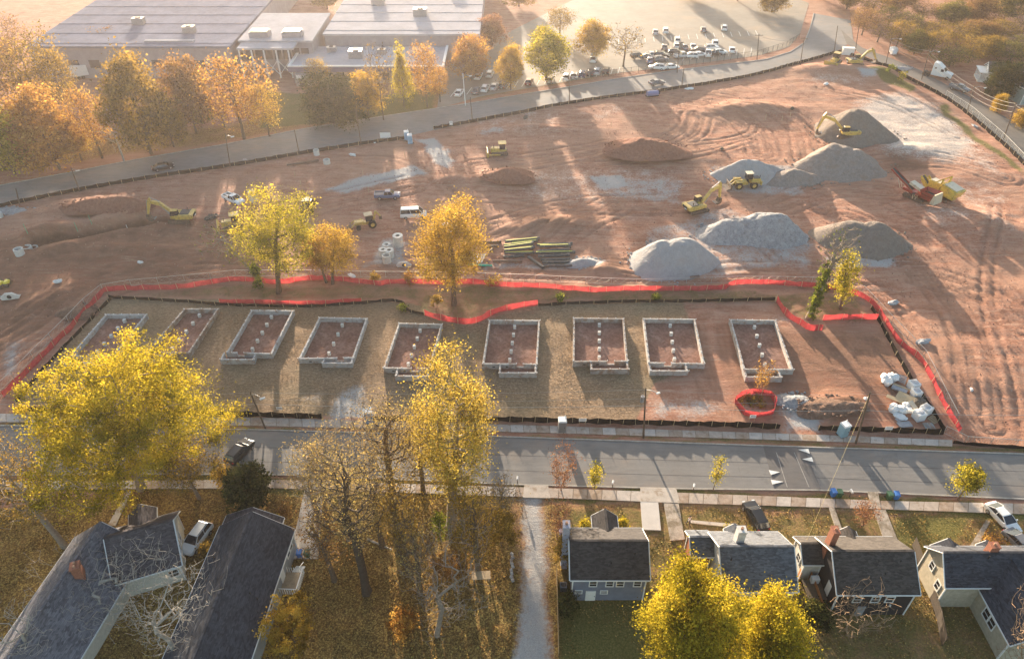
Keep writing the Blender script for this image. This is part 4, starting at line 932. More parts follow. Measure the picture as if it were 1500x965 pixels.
OR1 = [(5, 583), (60, 528), (100, 488), (150, 437), (157, 430), (200, 424.5), (270, 425), (330, 413), (380, 415), (412, 419), (440, 412), (480, 411), (530, 416), (558, 421), (566, 416), (640, 415), (700, 418), (780, 422), (870, 431), (920, 427), (1058, 427), (1072, 417), (1120, 417), (1210, 421), (1255, 432), (1282, 448), (1303, 485), (1318, 508), (1345, 526), (1362, 556), (1385, 600), (1405, 632)]
strip_fence('orange_fence', 'long sagging orange mesh safety fence running round the whole row of foundations', 'safety fence', OR1, 1.08, M_ORF, 3.0, .14, .12)
strip_fence('orange_fence', 'straight low strip of orange fence above the second to fourth foundations', 'safety fence', [(322, 444), (380, 445), (450, 447), (530, 443)], .95, M_ORF, 3.0, .08, .05)
strip_fence('orange_fence', 'curved swooping orange fence below the large golden tree', 'safety fence', [(622, 463), (650, 470), (680, 476), (700, 474), (722, 461), (760, 452), (788, 448)], 1.3, M_ORF, 3.0, .2, .1)
strip_fence('orange_fence', 'short orange fence sloping down above the rightmost foundation', 'safety fence', [(1136, 444), (1150, 463), (1170, 475), (1185, 484), (1204, 484)], 1.35, M_ORF, 3.0, .25, .1)
strip_fence('orange_fence', 'short level orange fence between the ivy trunk and the right corner', 'safety fence', [(1204, 470), (1240, 469), (1285, 468)], 1.2, M_ORF, 3.0, .1, .05)
strip_fence('orange_fence', 'ring of orange mesh round a weedy hollow by the street', 'safety fence', [(1076, 590), (1084, 581), (1104, 577), (1128, 580), (1135, 590), (1132, 606), (1110, 611), (1090, 607)], 1.2, M_ORF, 2.5, .15, .1, closed=True)
strip_fence('silt_fence', 'low black silt fence along the back of the left foundations', 'silt fence', [(160, 438), (250, 441), (330, 448), (450, 451), (530, 445), (590, 441), (594, 456), (622, 463)], .6, M_SILT, 2.2, .08, .1)
strip_fence('silt_fence', 'low black silt fence along the back of the right foundations', 'silt fence', [(788, 449), (850, 445), (1000, 444), (1135, 441)], .6, M_SILT, 2.2, .08, .1)
strip_fence('silt_fence', 'black silt fence running down inside the right end of the orange fence', 'silt fence', [(1275, 452), (1292, 482), (1322, 540), (1360, 597), (1382, 632)], .75, M_SILT, 2.2, .1, .2)
strip_fence('silt_fence', 'black silt fence down the left side inside the orange fence', 'silt fence', [(24, 590), (70, 535), (165, 438)], .6, M_SILT, 2.2, .08, .1)
for lb, q in (('black silt fence along the sidewalk at the left end of the street', [(20, 603), (180, 606), (330, 609), (472, 613)]), ('black silt fence along the sidewalk in the middle of the street', [(545, 616), (740, 617), (900, 621), (1075, 625), (1142, 628)]), ('black silt fence along the sidewalk below the rubbish heap', [(1198, 630), (1300, 633), (1382, 636)])):
    strip_fence('silt_fence', lb, 'silt fence', q, 1.0, M_SILT, 1.7, .14, .15, stake_h=.12, wav=.1, stake_w=.045)
strip_fence('silt_fence', 'long black silt fence along the near edge of the far road', 'silt fence', [(-60, 318), (0, 303), (120, 279), (230, 260), (330, 246), (500, 216), (600, 202)], .9, M_SILT, 2.6, .1, .15, wav=.08)
strip_fence('silt_fence', 'black silt fence along the far road right of the stone drive', 'silt fence', [(635, 190), (740, 171), (830, 152), (1000, 130), (1120, 109), (1190, 89), (1232, 76), (1250, 84)], .9, M_SILT, 2.6, .1, .15, wav=.08)
strip_fence('silt_fence', 'black silt fence beside the side road', 'silt fence', [(1255, 84), (1290, 97), (1350, 126), (1382, 143), (1418, 168), (1467, 210), (1500, 244), (1560, 300)], .9, M_SILT, 2.4, .1, .15, wav=.08)
# chain link: posts, rails and a fine wire net
def link_fence(name, label, px, h, col, step, wire=True, dx=0.0, mesh_step=.55):
    q0 = [Vector((p.x, p.y, 0)) for p in GG(px)]; L = sum((b - a).length for a, b in zip(q0[:-1], q0[1:]))
    n = max(2, int(L / step)); q = resample(q0, n + 1); c = q[0]; t = thing(name, label, 'fence', (c.x, c.y, 0))
    sm = MB(); sm.cyl((0, 0, -.2), (0, 0, h + .05), .045, .045, 6); me = sm.mesh('post')
    for k, p in enumerate(q):
        o = link('post', me, col, t); o.location = p - c + Vector((0, 0, gz(p.x, p.y)))
    for f in (.97, .06):
        mb = MB(); mb.tube([p - c + Vector((0, 0, gz(p.x, p.y) + h * f)) for p in q], .035 if f > .5 else .02, 4); mb.build('rail', col, t)
    if wire:
        mb = MB()
        for a, b in zip(q[:-1], q[1:]):
            d = (b - a); LL = d.length; m = max(2, int(LL / mesh_step)); za = Vector((0, 0, gz(a.x, a.y)))
            for i in range(m):
                p0 = a - c + d * (i / m) + za; p1 = a - c + d * ((i + 1) / m) + za
                mb.bar(p0 + Vector((0, 0, .08)), p1 + Vector((0, 0, h * .95)), .012, .012); mb.bar(p1 + Vector((0, 0, .08)), p0 + Vector((0, 0, h * .95)), .012, .012)
        mb.build('wire_net', col, t)['kind'] = 'stuff'
    return t
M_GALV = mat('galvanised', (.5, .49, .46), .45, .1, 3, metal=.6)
link_fence('chain_link_fence', 'galvanised chain link fence beside the side road at the right', [(1384, 142), (1418, 163), (1467, 205), (1500, 240), (1540, 282)], 1.8, mat('lit_fence', (.72, .68, .6), .6, .05), 3.0, True)  # paler than the other galvanised fences: sunlight put into its colour
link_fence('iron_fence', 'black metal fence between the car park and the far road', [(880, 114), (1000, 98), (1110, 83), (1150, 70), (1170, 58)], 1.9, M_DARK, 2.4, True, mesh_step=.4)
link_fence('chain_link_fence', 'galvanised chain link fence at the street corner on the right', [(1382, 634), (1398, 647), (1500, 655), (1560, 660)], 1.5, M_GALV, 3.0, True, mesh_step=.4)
link_fence('wire_fence', 'thin wire fence along the outside of the long orange fence', [(-10, 583), (95, 480), (145, 432), (200, 419), (330, 407), (450, 405), (700, 408), (900, 418), (1060, 414), (1210, 414), (1262, 425), (1312, 480), (1352, 524), (1400, 615)], 1.4, M_GALV, 4.5, True, mesh_step=1.5)
strip_fence('silt_fence', 'black silt fence at the foot of the street corner chain link fence', 'silt fence', [(1396, 649), (1440, 653), (1500, 657), (1560, 662)], .6, M_SILT, 2.4, .08, .05, stake=False)

# ------------------------------------------------------------------ utility poles and wires
def pole(label, base, top, arms=True, r=.16, lamp=False, trans=False, name='utility_pole', m=None):
    b = P(*base); h = HT(b.y, top[1]); tp = G(top[0], top[1], 0)
    z = ZD(b.y, h); tx = (top[0] - 750) / FPX * z; d = Vector((max(-1.2, min(1.2, tx - b.x)), 0, h))
    t = thing(name, label, 'pole', b)
    mb = MB(); mb.cyl((0, 0, -.5), d, r, r * .65, 8); mb.build('pole', m or M_POLE, t)
    if arms:
        mb = MB(); mb.bar(d * .95 + Vector((-1.2, 0, 0)), d * .95 + Vector((1.2, 0, 0)), .1, .12); mb.build('crossarm', M_POLE, t)
        for s in (-1.1, -.4, .4, 1.1):
            mb = MB(); mb.cyl(d * .95 + Vector((s, 0, .05)), d * .95 + Vector((s, 0, .28)), .06, .04, 6); mb.build('insulator', M_STEEL, t)
    if lamp:
        mb = MB(); mb.tube([d * .92, d * .94 + Vector((.8, -.5, .35)), d * .94 + Vector((1.7, -1.1, .4))], .05, 5); mb.build('lamp_arm', M_STEEL, t)
        mb = MB(); mb.box(d * .94 + Vector((2.0, -1.3, .36)), (.75, .35, .18), .5); mb.build('lamp_head', mat('lamp_grey', (.6, .6, .58), .5), t, bevel=.04)
    if trans:
        mb = MB(); mb.cyl(d * .8 + Vector((-.42, -.1, -.5)), d * .8 + Vector((-.42, -.1, .5)), .27, .27, 10); mb.cyl(d * .8 + Vector((-.42, -.1, .5)), d * .8 + Vector((-.42, -.1, .75)), .08, .05, 6); mb.build('transformer', M_STEEL, t)
        mb = MB(); mb.tube([d * .97, d * .97 + Vector((.7, -.4, .2)), d * .97 + Vector((1.3, -.8, .25))], .05, 5); mb.build('lamp_arm', M_STEEL, t)
        mb = MB(); mb.box(d * .97 + Vector((1.5, -.9, .22)), (.6, .3, .16), .5); mb.build('lamp_head', mat('lamp_grey', (.6, .6, .58), .5), t, bevel=.04)
    return b, b + d
def wire(label, a, b, sag=.8, r=.018, m=None, n=14, group=None):
    pts = [a.lerp(b, k / n) - Vector((0, 0, sag * 4 * (k / n) * (1 - k / n))) for k in range(n + 1)]
    mb = MB(); mb.tube([p - a for p in pts], r, 3); o = mb.build('overhead_wire', m or mat('wire_grey', (.2, .19, .18), .6)); o.location = a
    return tag(o, label, 'wire', group)
pb, pt = {}, {}
for k, a in {'c': ('utility pole with a grey transformer drum in the middle of the street', (943, 641), (946, 568), False, .15, False, True), 'r': ('dark leaning utility pole with a guy wire beside the blue portable toilet', (1254, 649), (1275, 574), False, .17), 'l': ('utility pole with a street lamp right of the huge yellow tree', (389, 627), (366, 573), False, .13, True)}.items():
    pb[k], pt[k] = pole(*a)
wm = mat('wire_pale', (.42, .38, .32), .5)
for f, g in ((.97, 'top wires between the street poles'), (.8, 'middle wires between the street poles'), (.66, 'low cables between the street poles')):
    q = {k: pb[k].lerp(pt[k], f) for k in pb}
    q0 = q['l'] + (q['l'] - q['c']) * .75; q3 = q['r'] + (q['r'] - q['c']) * .9
    for a, b, w_ in ((q0, q['l'], 'left edge and the left pole'), (q['l'], q['c'], 'left and middle poles'), (q['c'], q['r'], 'middle and right poles'), (q['r'], q3, 'right pole and the right edge')):
        wire('%s wire strung over the sidewalk between the %s' % ({.97: 'thin top', .8: 'thin middle', .66: 'thick low'}[f], w_), a, b, .5, .03 if f < .7 else .016, wm)
wire('yellowish guy wire slanting from the right street pole over the road', pt['r'] - Vector((0, 0, .6)), G(1182, 790, 4.3), .2, .011, mat('guy_yellow', (.6, .48, .2), .6))
far_poles = [(('thin street lamp pole on the far road left of the black car', (117, 281), (104, 246)), 1), (('street lamp pole with a small white sign on the far road', (337, 245), (330, 196)), 1), (('utility pole at the far road opposite the dark round evergreen', (529, 212), (521, 160)), 0), (('thin pole at the far road by the litter strewn verge', (438, 223), (431, 190)), 0),
    (('thin pole beside the far road near the front row of cars', (692, 178), (689, 142)), 0), (('white lamp standard between the parked white saloon and the far road', (682, 155), (678, 108)), 1), (('lamp pole on the near side of the far road by the stone litter', (835, 152), (833, 110)), 1), (('tall pole at the car park edge right of the leafless tree', (992, 107), (996, 60)), 0),
    (('thin pole on the far road right of the dark saloon', (999, 125), (1002, 100)), 1), (('tall pole by the black metal fence', (1109, 88), (1112, 50)), 0), (('tall pole on the far road near the junction', (1172, 97), (1177, 60)), 0), (('pole at the tip of the site near the white box', (1222, 78), (1226, 38)), 0), (('paired pole at the junction by the white box', (1253, 76), (1257, 36)), 0),
    (('utility pole left of the white lorry on the side road', (1297, 98), (1306, 56)), 1), (('utility pole beside the cab of the white lorry', (1350, 117), (1362, 73)), 1), (('utility pole on the verge right of the pickup', (1418, 162), (1428, 126)), 1), (('dark utility pole at the right end of the side road', (1470, 204), (1489, 150)), 1), (('thin pole at the left edge of the far road', (28, 300), (23, 276)), 0)]
ft = []
for a, lm in far_poles:
    m = M_WHITE if 'white lamp' in a[0] else None
    ft.append(pole(*a, arms=not lm and 'tall' in a[0], r=.14, lamp=bool(lm), m=m)[1])
for i, j, lb in ((13, 14, 'wires over the side road left of the lorry'), (14, 15, 'wires over the side road above the lorry and the pickup'), (15, 16, 'wires over the side road at the right')):
    for k, dz in enumerate((-.3, -1.2, -2.4)):
        wire(['uppermost of the three ', 'middle of the three ', 'lowest of the three '][k] + lb, ft[i] + Vector((0, 0, dz)), ft[j] + Vector((0, 0, dz)), .7, .03, wm)
wire('dark wire sagging over the far road at the junction', ft[9] - Vector((0, 0, .5)), ft[10] - Vector((0, 0, .5)), .9, .035)
wire('white edged wire running on from the rightmost side road pole', ft[16] - Vector((0, 0, .6)), ft[16] + (ft[16] - ft[15]) - Vector((0, 0, .6)), .7, .03, wm)

# ------------------------------------------------------------------ heaps of gravel, sand and earth
def pile_mat(name, a, b, fine, clay=.0):
    t = NT(name); n = t.noise(fine, 5, .75); g = t.noise(.4, 5, .65); st = t.noise(.8, 4, .6, t.scaled((1.8, 1.8, .22)))
    col = t.ramp(t.math('ADD', t.math('MULTIPLY', n, .55), t.math('MULTIPLY', st, .45)), [(.33, a), (.66, b)])
    col = t.mix(t.math('MULTIPLY', t.step(g, .5, .68), .35 + clay), col, tuple((x + y) / 2 * k for x, y, k in zip(a, b, (1.0, .86, .75))))
    t.bsdf(col, .95, t.bump(n, 1.0, .3), 0, .05); return t.m
M_GR1 = pile_mat('stone_dust', (.33, .32, .315), (.46, .445, .44), 3.5); M_GR2 = pile_mat('crushed_stone', (.2, .2, .205), (.5, .49, .49), 4.0); M_GR3 = pile_mat('brown_sand', (.19, .155, .13), (.29, .245, .21), 3.0, .1)
M_GR4 = pile_mat('screened_earth', (.23, .19, .165), (.36, .31, .275), 3.0, .2); M_RED = pile_mat('red_earth', (.2, .095, .065), (.36, .18, .125), 2.5); M_BRUSH = pile_mat('brush_heap', (.13, .08, .06), (.34, .22, .16), 4.0)
def pile(label, px, rx, ry, h, m, seed, peaks=((0, 0, 1),), steep=1.15, rough=.12, notch=None, name='gravel_pile', cat='pile', rz=0.0):
    """px: centre of the base; rx, ry radii in metres; peaks (dx, dy, share of h) in radii"""
    c = G(*px); z0 = gz(c.x, c.y); n = 110
    u = np.linspace(-1.25, 1.25, n); X, Y = np.meshgrid(u, u); xs, ys = X * rx, Y * ry
    th = np.arctan2(Y, X); wob = 1 + .09 * np.sin(2 * th + seed) + .06 * np.sin(3 * th + seed * 2.1) + .04 * np.sin(5 * th + seed)
    Z = np.full(X.shape, -9.)
    for dx, dy, k in peaks:
        vx, vy = X / wob - dx, Y / wob - dy; A_ = vx * vx + vy * vy + 1e-6; B_ = 2 * (dx * vx + dy * vy); C_ = dx * dx + dy * dy - 1
        fr = 1 / np.maximum((-B_ + np.sqrt(np.maximum(B_ * B_ - 4 * A_ * C_, 0))) / (2 * A_), 1e-3); kk = h * k
        cone = np.where(fr < 1, kk * (1 - fr) * steep, -(fr - 1) * max(kk, 2.5))
        cone = np.where(cone > kk * .9, kk * .9 + (cone - kk * .9) * .35, cone); Z = np.maximum(Z, cone)
    rough_n = (fbm(xs + 200 + seed * 13, ys + 200, 2.6, seed, 4) - .5) * rough * h + (fbm(xs + 90, ys + 90, .9, seed + 3, 4) - .5) * .22
    Z = np.where(Z > -.4, Z + rough_n * np.clip(Z / h * 2.5 + .12, 0, 1), Z); Z = np.maximum(Z, -.6 - .0 * Z)
    if notch: Z = Z - notch[3] * np.exp(-(((X - notch[0]) / notch[2]) ** 2 + ((Y - notch[1]) / notch[2]) ** 2))
    ok = Z > -.55
    I = np.arange(n * n).reshape(n, n); F = np.stack([I[:-1, :-1], I[:-1, 1:], I[1:, 1:], I[1:, :-1]], -1).reshape(-1, 4)
    F = F[ok.ravel()[F].any(1)]
    used = np.unique(F); mp = -np.ones(n * n, int); mp[used] = np.arange(len(used))
    V = np.column_stack([xs.ravel(), ys.ravel(), Z.ravel()])[used]
    o = link(name, np_mesh(name, V, mp[F], True), m); o.location = (c.x, c.y, z0); o.rotation_euler = (0, 0, rz)
    rs = random.Random(seed); mb = MB()
    for k in range(70):
        a_ = rs.uniform(0, 6.283); f = rs.uniform(.9, 1.25); s_ = rs.uniform(.08, .3)
        mb.ball((math.cos(a_) * rx * f, math.sin(a_) * ry * f, s_ * .3), s_, 5, 3, (1, 1, .7), .5, rs)
    mb.build('loose_stones', m, o)['kind'] = 'stuff'
    return tag(o, label, cat, 'heaps of gravel, sand and earth on the site')
pile('big smooth pale grey stone dust heap nearest the orange fence', (985, 383), 8.0, 6.6, 5.0, M_GR1, 1, ((-.3, .1, .86), (.25, .05, 1)), rough=.05)
pile('lumpy heap of crushed blue grey stone below the yellow excavator', (1103, 343), 10.2, 6.2, 4.8, M_GR2, 2, ((-.45, .15, .65), (.0, .1, .78), (.42, .05, 1), (.25, .25, .9)), rough=.15)
pile('smooth brown sand heap right of the crushed stone', (1262, 352), 8.8, 6.0, 4.2, M_GR3, 3, ((-.25, .1, .95), (.25, .0, 1)), rough=.05)
pile('tall brown sand heap behind the far excavator', (1250, 197), 10.2, 7.5, 6.6, M_GR3, 4, ((-.08, 0, 1),), rough=.05)
pile('wide brown earth heap just in front of the far excavator', (1232, 243), 11.0, 7.5, 4.7, M_GR4, 5, ((-.2, .25, 1), (.25, .1, .8), (-.3, -.3, .55)), rough=.16)
pile('grey gravel heap behind the wheel loader', (1098, 257), 9.0, 4.2, 4.0, M_GR1, 6, ((-.1, .05, 1), (.4, .0, .72)), rough=.07, notch=(.55, .05, .2, 1.2))
pile('low brown gravel heap right of the wheel loader', (1160, 262), 6.5, 4.0, 2.4, M_GR4, 7, ((0, 0, 1),), rough=.15)
pile('small pale stone heap at the right end of the pipe stack', (858, 387), 3.4, 1.9, 1.1, M_GR1, 8, ((-.1, 0, 1), (.45, .1, .5)), rough=.2)
pile('flat blue grey gravel heap on the lot by the orange mesh ring', (1168, 589), 3.0, 1.9, .8, M_GR2, 9, ((0, 0, 1), (.3, -.2, .8)), rough=.15)
pile('red earth mound in the middle of the site', (945, 230), 8.5, 4.5, 2.6, M_RED, 10, ((0, 0, 1), (.35, .1, .8)), rough=.25, name='earth_mound')
pile('dark red earth mound left of the white edged mud', (745, 264), 5.5, 3.0, 1.5, M_RED, 11, ((0, 0, 1),), rough=.3, name='earth_mound')
pile('dug out red earth bank behind the trench', (160, 312), 8.0, 2.6, 1.7, M_RED, 12, ((-.2, 0, .9), (.4, .1, 1)), rough=.3, name='earth_mound')
pile('heap of soil and brush left of the leaning utility pole', (1218, 598), 4.4, 1.9, .42, M_BRUSH, 13, ((-.4, .1, .8), (.0, -.1, 1), (.42, .1, .9)), rough=.6, name='brush_heap')
pile('twiggy debris heap outside the left orange fence', (112, 460), 3.2, 2.0, .9, M_BRUSH, 14, ((0, 0, 1), (-.4, -.3, .8)), rough=.6, name='brush_heap')
pile('low bluish gravel patch heap beside the top of the verge', (1318, 100), 3.6, 2.0, .5, M_GR2, 15, ((0, 0, 1),), rough=.3)
pile('line of pale rubble by the left end of the far road', (18, 309), 4.8, 1.5, .6, M_GR2, 16, ((-.4, 0, .9), (.3, 0, 1)), rough=.8, name='rubble_heap')
# ------------------------------------------------------------------ cars
CARP = {}
def car_paint(name, c): return paint('car_' + name, c, -.35, .28)
CP = {'white': car_paint('white', (.75, .75, .74)), 'silver': car_paint('silver', (.45, .45, .46)), 'grey': car_paint('grey', (.16, .16, .17)), 'black': car_paint('black', (.018, .018, .02)), 'dark blue': car_paint('blue', (.03, .05, .12)), 'dark red': car_paint('red', (.16, .025, .02)), 'beige': car_paint('beige', (.4, .33, .24)), 'slate blue': car_paint('slate', (.10, .14, .25))}
M_LAMP = mat('lamp_lens', (.75, .75, .72), .15, .05, 2, spec=.8); M_TAIL = mat('tail_lens', (.35, .02, .015), .2, .05, 2, spec=.6); M_RIM = mat('wheel_rim', (.45, .45, .46), .35, .1, 4, metal=.7); M_PLATE = mat('plate_white', (.7, .7, .68), .5)
def car_proto(kind):
    S = {'sedan': dict(L=4.8, W=1.84, H=1.46, hood=.9, prof=[(-2.4, .5, .62), (-2.3, .3, .92), (-1.55, .26, 1.0), (1.1, .26, .98), (2.05, .27, .8), (2.4, .42, .6)], cab=[(-1.95, -1.05, .35, 1.25)]),
         'suv': dict(L=4.7, W=1.9, H=1.72, prof=[(-2.35, .5, .85), (-2.3, .34, 1.1), (-1.6, .32, 1.15), (1.0, .32, 1.12), (2.05, .33, .98), (2.35, .5, .7)], cab=[(-2.2, -1.85, .35, 1.15)]),
         'pickup': dict(L=5.6, W=1.95, H=1.85, prof=[(-2.8, .55, 1.0), (-2.75, .45, 1.12), (-.7, .42, 1.12), (1.5, .42, 1.15), (2.6, .44, 1.05), (2.8, .6, .75)], cab=[(-.75, -.45, .75, 1.5)]),
         'van': dict(L=5.4, W=2.0, H=2.2, prof=[(-2.7, .5, 1.1), (-2.65, .4, 1.25), (-1.6, .36, 1.3), (1.4, .36, 1.25), (2.5, .38, 1.05), (2.7, .55, .75)], cab=[(-2.65, -2.5, 1.2, 2.0)])}[kind]
    t = thing('car', 'x', 'car')
    W2 = S['W'] / 2; mb = MB(); secs = []
    for i, (x, zb, zt) in enumerate(S['prof']):
        e = .80 if i in (0, len(S['prof']) - 1) else .97 if i in (1, len(S['prof']) - 2) else 1.0
        w_ = W2 * e
        secs.append([(x, -w_ * .92, zb), (x, -w_, zb + (zt - zb) * .35), (x, -w_ * .985, zb + (zt - zb) * .8), (x, -w_ * .9, zt), (x, 0, zt + .03), (x, w_ * .9, zt), (x, w_ * .985, zb + (zt - zb) * .8), (x, w_, zb + (zt - zb) * .35), (x, w_ * .92, zb)])
    mb.loft(secs); mb.build('body', CP['white'], t, smooth=False, bevel=.025)
    r0, r1, f1, f0 = S['cab'][0]; zb = S['prof'][2][2] - .02; zt = S['H']; wl = W2 * .9; wu = W2 * .72
    gl = MB(); gl.loft([[(r0, -wl, zb), (r0, wl, zb), (f0, wl, zb), (f0, -wl, zb)], [(r1, -wu, zt - .05), (r1, wu, zt - .05), (f1, wu, zt - .05), (f1, -wu, zt - .05)]]); gl.build('windows', M_GLASS, t)
    rf = MB(); rf.loft([[(r1 - .02, -wu - .02, zt - .08), (r1 - .02, wu + .02, zt - .08), (f1 + .02, wu + .02, zt - .08), (f1 + .02, -wu - .02, zt - .08)], [(r1 + .12, -wu + .1, zt), (r1 + .12, wu - .1, zt), (f1 - .12, wu - .1, zt), (f1 - .12, -wu + .1, zt)]]); rf.build('roof', CP['white'], t)
    for s in (-1, 1):
        for xx0, xx1 in ((r0, r1), (f0, f1), ((r0 + f0) / 2 - .1, (r1 + f1) / 2 - .05)):
            pl = MB(); pl.bar((xx0, s * (wl + .005), zb), (xx1, s * (wu + .005), zt - .05), .05, .09); pl.build('pillar', CP['white'], t)
    wr = .34 if kind != 'pickup' else .4; wm_ = MB(); wm_.cyl((0, -.11, 0), (0, .11, 0), wr, wr, 14); wme = wm_.mesh('wheel', bevel=.02); rm = MB(); rm.cyl((0, -.125, 0), (0, .125, 0), wr * .62, wr * .62, 10); rme = rm.mesh('rim')
    for sx in (-S['L'] * .29, S['L'] * .31):
        for s in (-1, 1):
            o = link('wheel', wme, M_RUBBER, t); o.location = (sx, s * (W2 - .09), wr); q = link('rim', rme, M_RIM, o)
    zl = S['prof'][-2][2] - .16
    for s in (-1, 1):
        b = MB(); b.box((S['L'] / 2 - .12, s * W2 * .68, zl), (.2, .36, .14)); b.build('headlight', M_LAMP, t)
        b = MB(); b.box((-S['L'] / 2 + .06, s * W2 * .76, S['prof'][1][2] - .12), (.12, .26, .2)); b.build('taillight', M_TAIL, t)
        b = MB(); b.box((f0 - .25, s * (W2 + .08), zb + .1), (.12, .2, .14)); b.build('mirror', CP['white'], t)
    b = MB(); b.box((-S['L'] / 2 - .005, 0, S['prof'][0][1] + .15), (.03, .4, .14)); b.build('licence_plate', M_PLATE, t)
    if kind == 'pickup':
        b = MB(); b.box((-1.75, 0, 1.13), (1.85, 1.6, .03)); b.build('truck_bed', mat('bed_liner', (.2, .18, .16), .8), t)
        for s in (-1, 1):
            b = MB(); b.box((-1.75, s * .88, 1.2), (1.95, .09, .2)); b.build('bed_side', CP['white'], t)
        b = MB(); b.box((-2.72, 0, 1.2), (.08, 1.7, .2)); b.build('tailgate', CP['white'], t)
    if kind == 'suv':
        for s in (-1, 1):
            b = MB(); b.bar((r1 + .2, s * (wu - .06), zt + .05), (f1 - .2, s * (wu - .06), zt + .05), .05, .05); b.build('roof_rail', M_DARK, t)
    return t
PROTO_USED = set()
def car(kind, colour, p, rz, label, cat='car', group=None):
    if kind not in CARP: CARP[kind] = car_proto(kind)
    r = CARP[kind]
    if kind in PROTO_USED: r = copy_tree(r)
    PROTO_USED.add(kind)
    r.location = p; r.rotation_euler = (0, 0, rz); r['label'] = label; r['category'] = cat
    if 'group' in r: del r['group']
    if group: r['group'] = group
    r.name = {'sedan': 'car', 'suv': 'suv', 'pickup': 'pickup_truck', 'van': 'van'}[kind]
    for nm in ('body', 'roof', 'pillar', 'mirror', 'bed_side', 'tailgate'): recolour(r, nm, CP[colour])
    return r
def flat(px, py, z=.03):
    p = G(px, py); p.z = z; return p
for kind in ('sedan', 'suv', 'pickup', 'van'): pass
ang_far = ang(G(740, 155), G(1000, 115)); ang_farl = ang(G(120, 268), G(330, 226))
car('suv', 'white', flat(290, 793, .0), R(-107), 'white suv with two sunroofs parked between the two left houses')
car('suv', 'black', flat(353, 666), R(-112) + PI, 'black suv driving on the street behind the dark evergreen bush')
car('sedan', 'beige', flat(264, 678), R(2), 'pale car half hidden under the huge yellow tree on the street')
car('suv', 'black', flat(1105, 760, .0), R(100) , 'glossy black hatchback on the lawn behind the pale roofed cottage')
car('sedan', 'white', flat(1466, 762, .0), R(-75), 'white saloon car parked across the sidewalk at the right')
car('sedan', 'grey', flat(1494, 802, .0), R(-72), 'dark grey saloon nose to tail with the white saloon')
car('sedan', 'black', flat(240, 248), ang_farl, 'black car with a sun glint driving on the far road at the left')
car('sedan', 'grey', flat(962, 124), ang_far, 'dark saloon driving on the far road at the top')
car('pickup', 'white', P(343, 296), R(-35), 'white pickup parked on the dirt above the leaning bare tree', 'pickup truck')
car('pickup', 'slate blue', P(568, 291), R(3), 'blue grey pickup with pale bed on the dirt mid site', 'pickup truck')
car('van', 'white', P(606, 318), R(5), 'white van behind the top left of the large golden tree', 'van')
car('pickup', 'white', P(652, 340), R(10), 'white pickup seen through the large golden tree', 'pickup truck')
car('pickup', 'grey', flat(1404, 133), R(-48), 'grey pickup with its tan load parked on the side road', 'pickup truck')
for i, (x, y, k, c) in enumerate([(673, 139, 'sedan', 'white'), (698, 136, 'sedan', 'grey'), (711, 133, 'suv', 'white'), (724, 130, 'sedan', 'silver'), (737, 128, 'sedan', 'black'), (775, 123, 'sedan', 'dark red'), (806, 120, 'sedan', 'beige'), (830, 116, 'suv', 'white'), (841, 114, 'sedan', 'grey'), (853, 112, 'suv', 'dark blue'), (865, 110, 'suv', 'black'), (875, 108, 'suv', 'silver'), (888, 107, 'suv', 'black')]):
    o_ = ['first', 'second', 'third', 'fourth', 'fifth', 'sixth', 'seventh', 'eighth', 'ninth', 'tenth', 'eleventh', 'twelfth', 'last'][i]
    car(k, c, flat(x, y), R(78), '%s %s, %s from the left in the front parking row' % (c, 'car' if k == 'sedan' else 'suv', o_), 'car', 'cars in the front parking row')
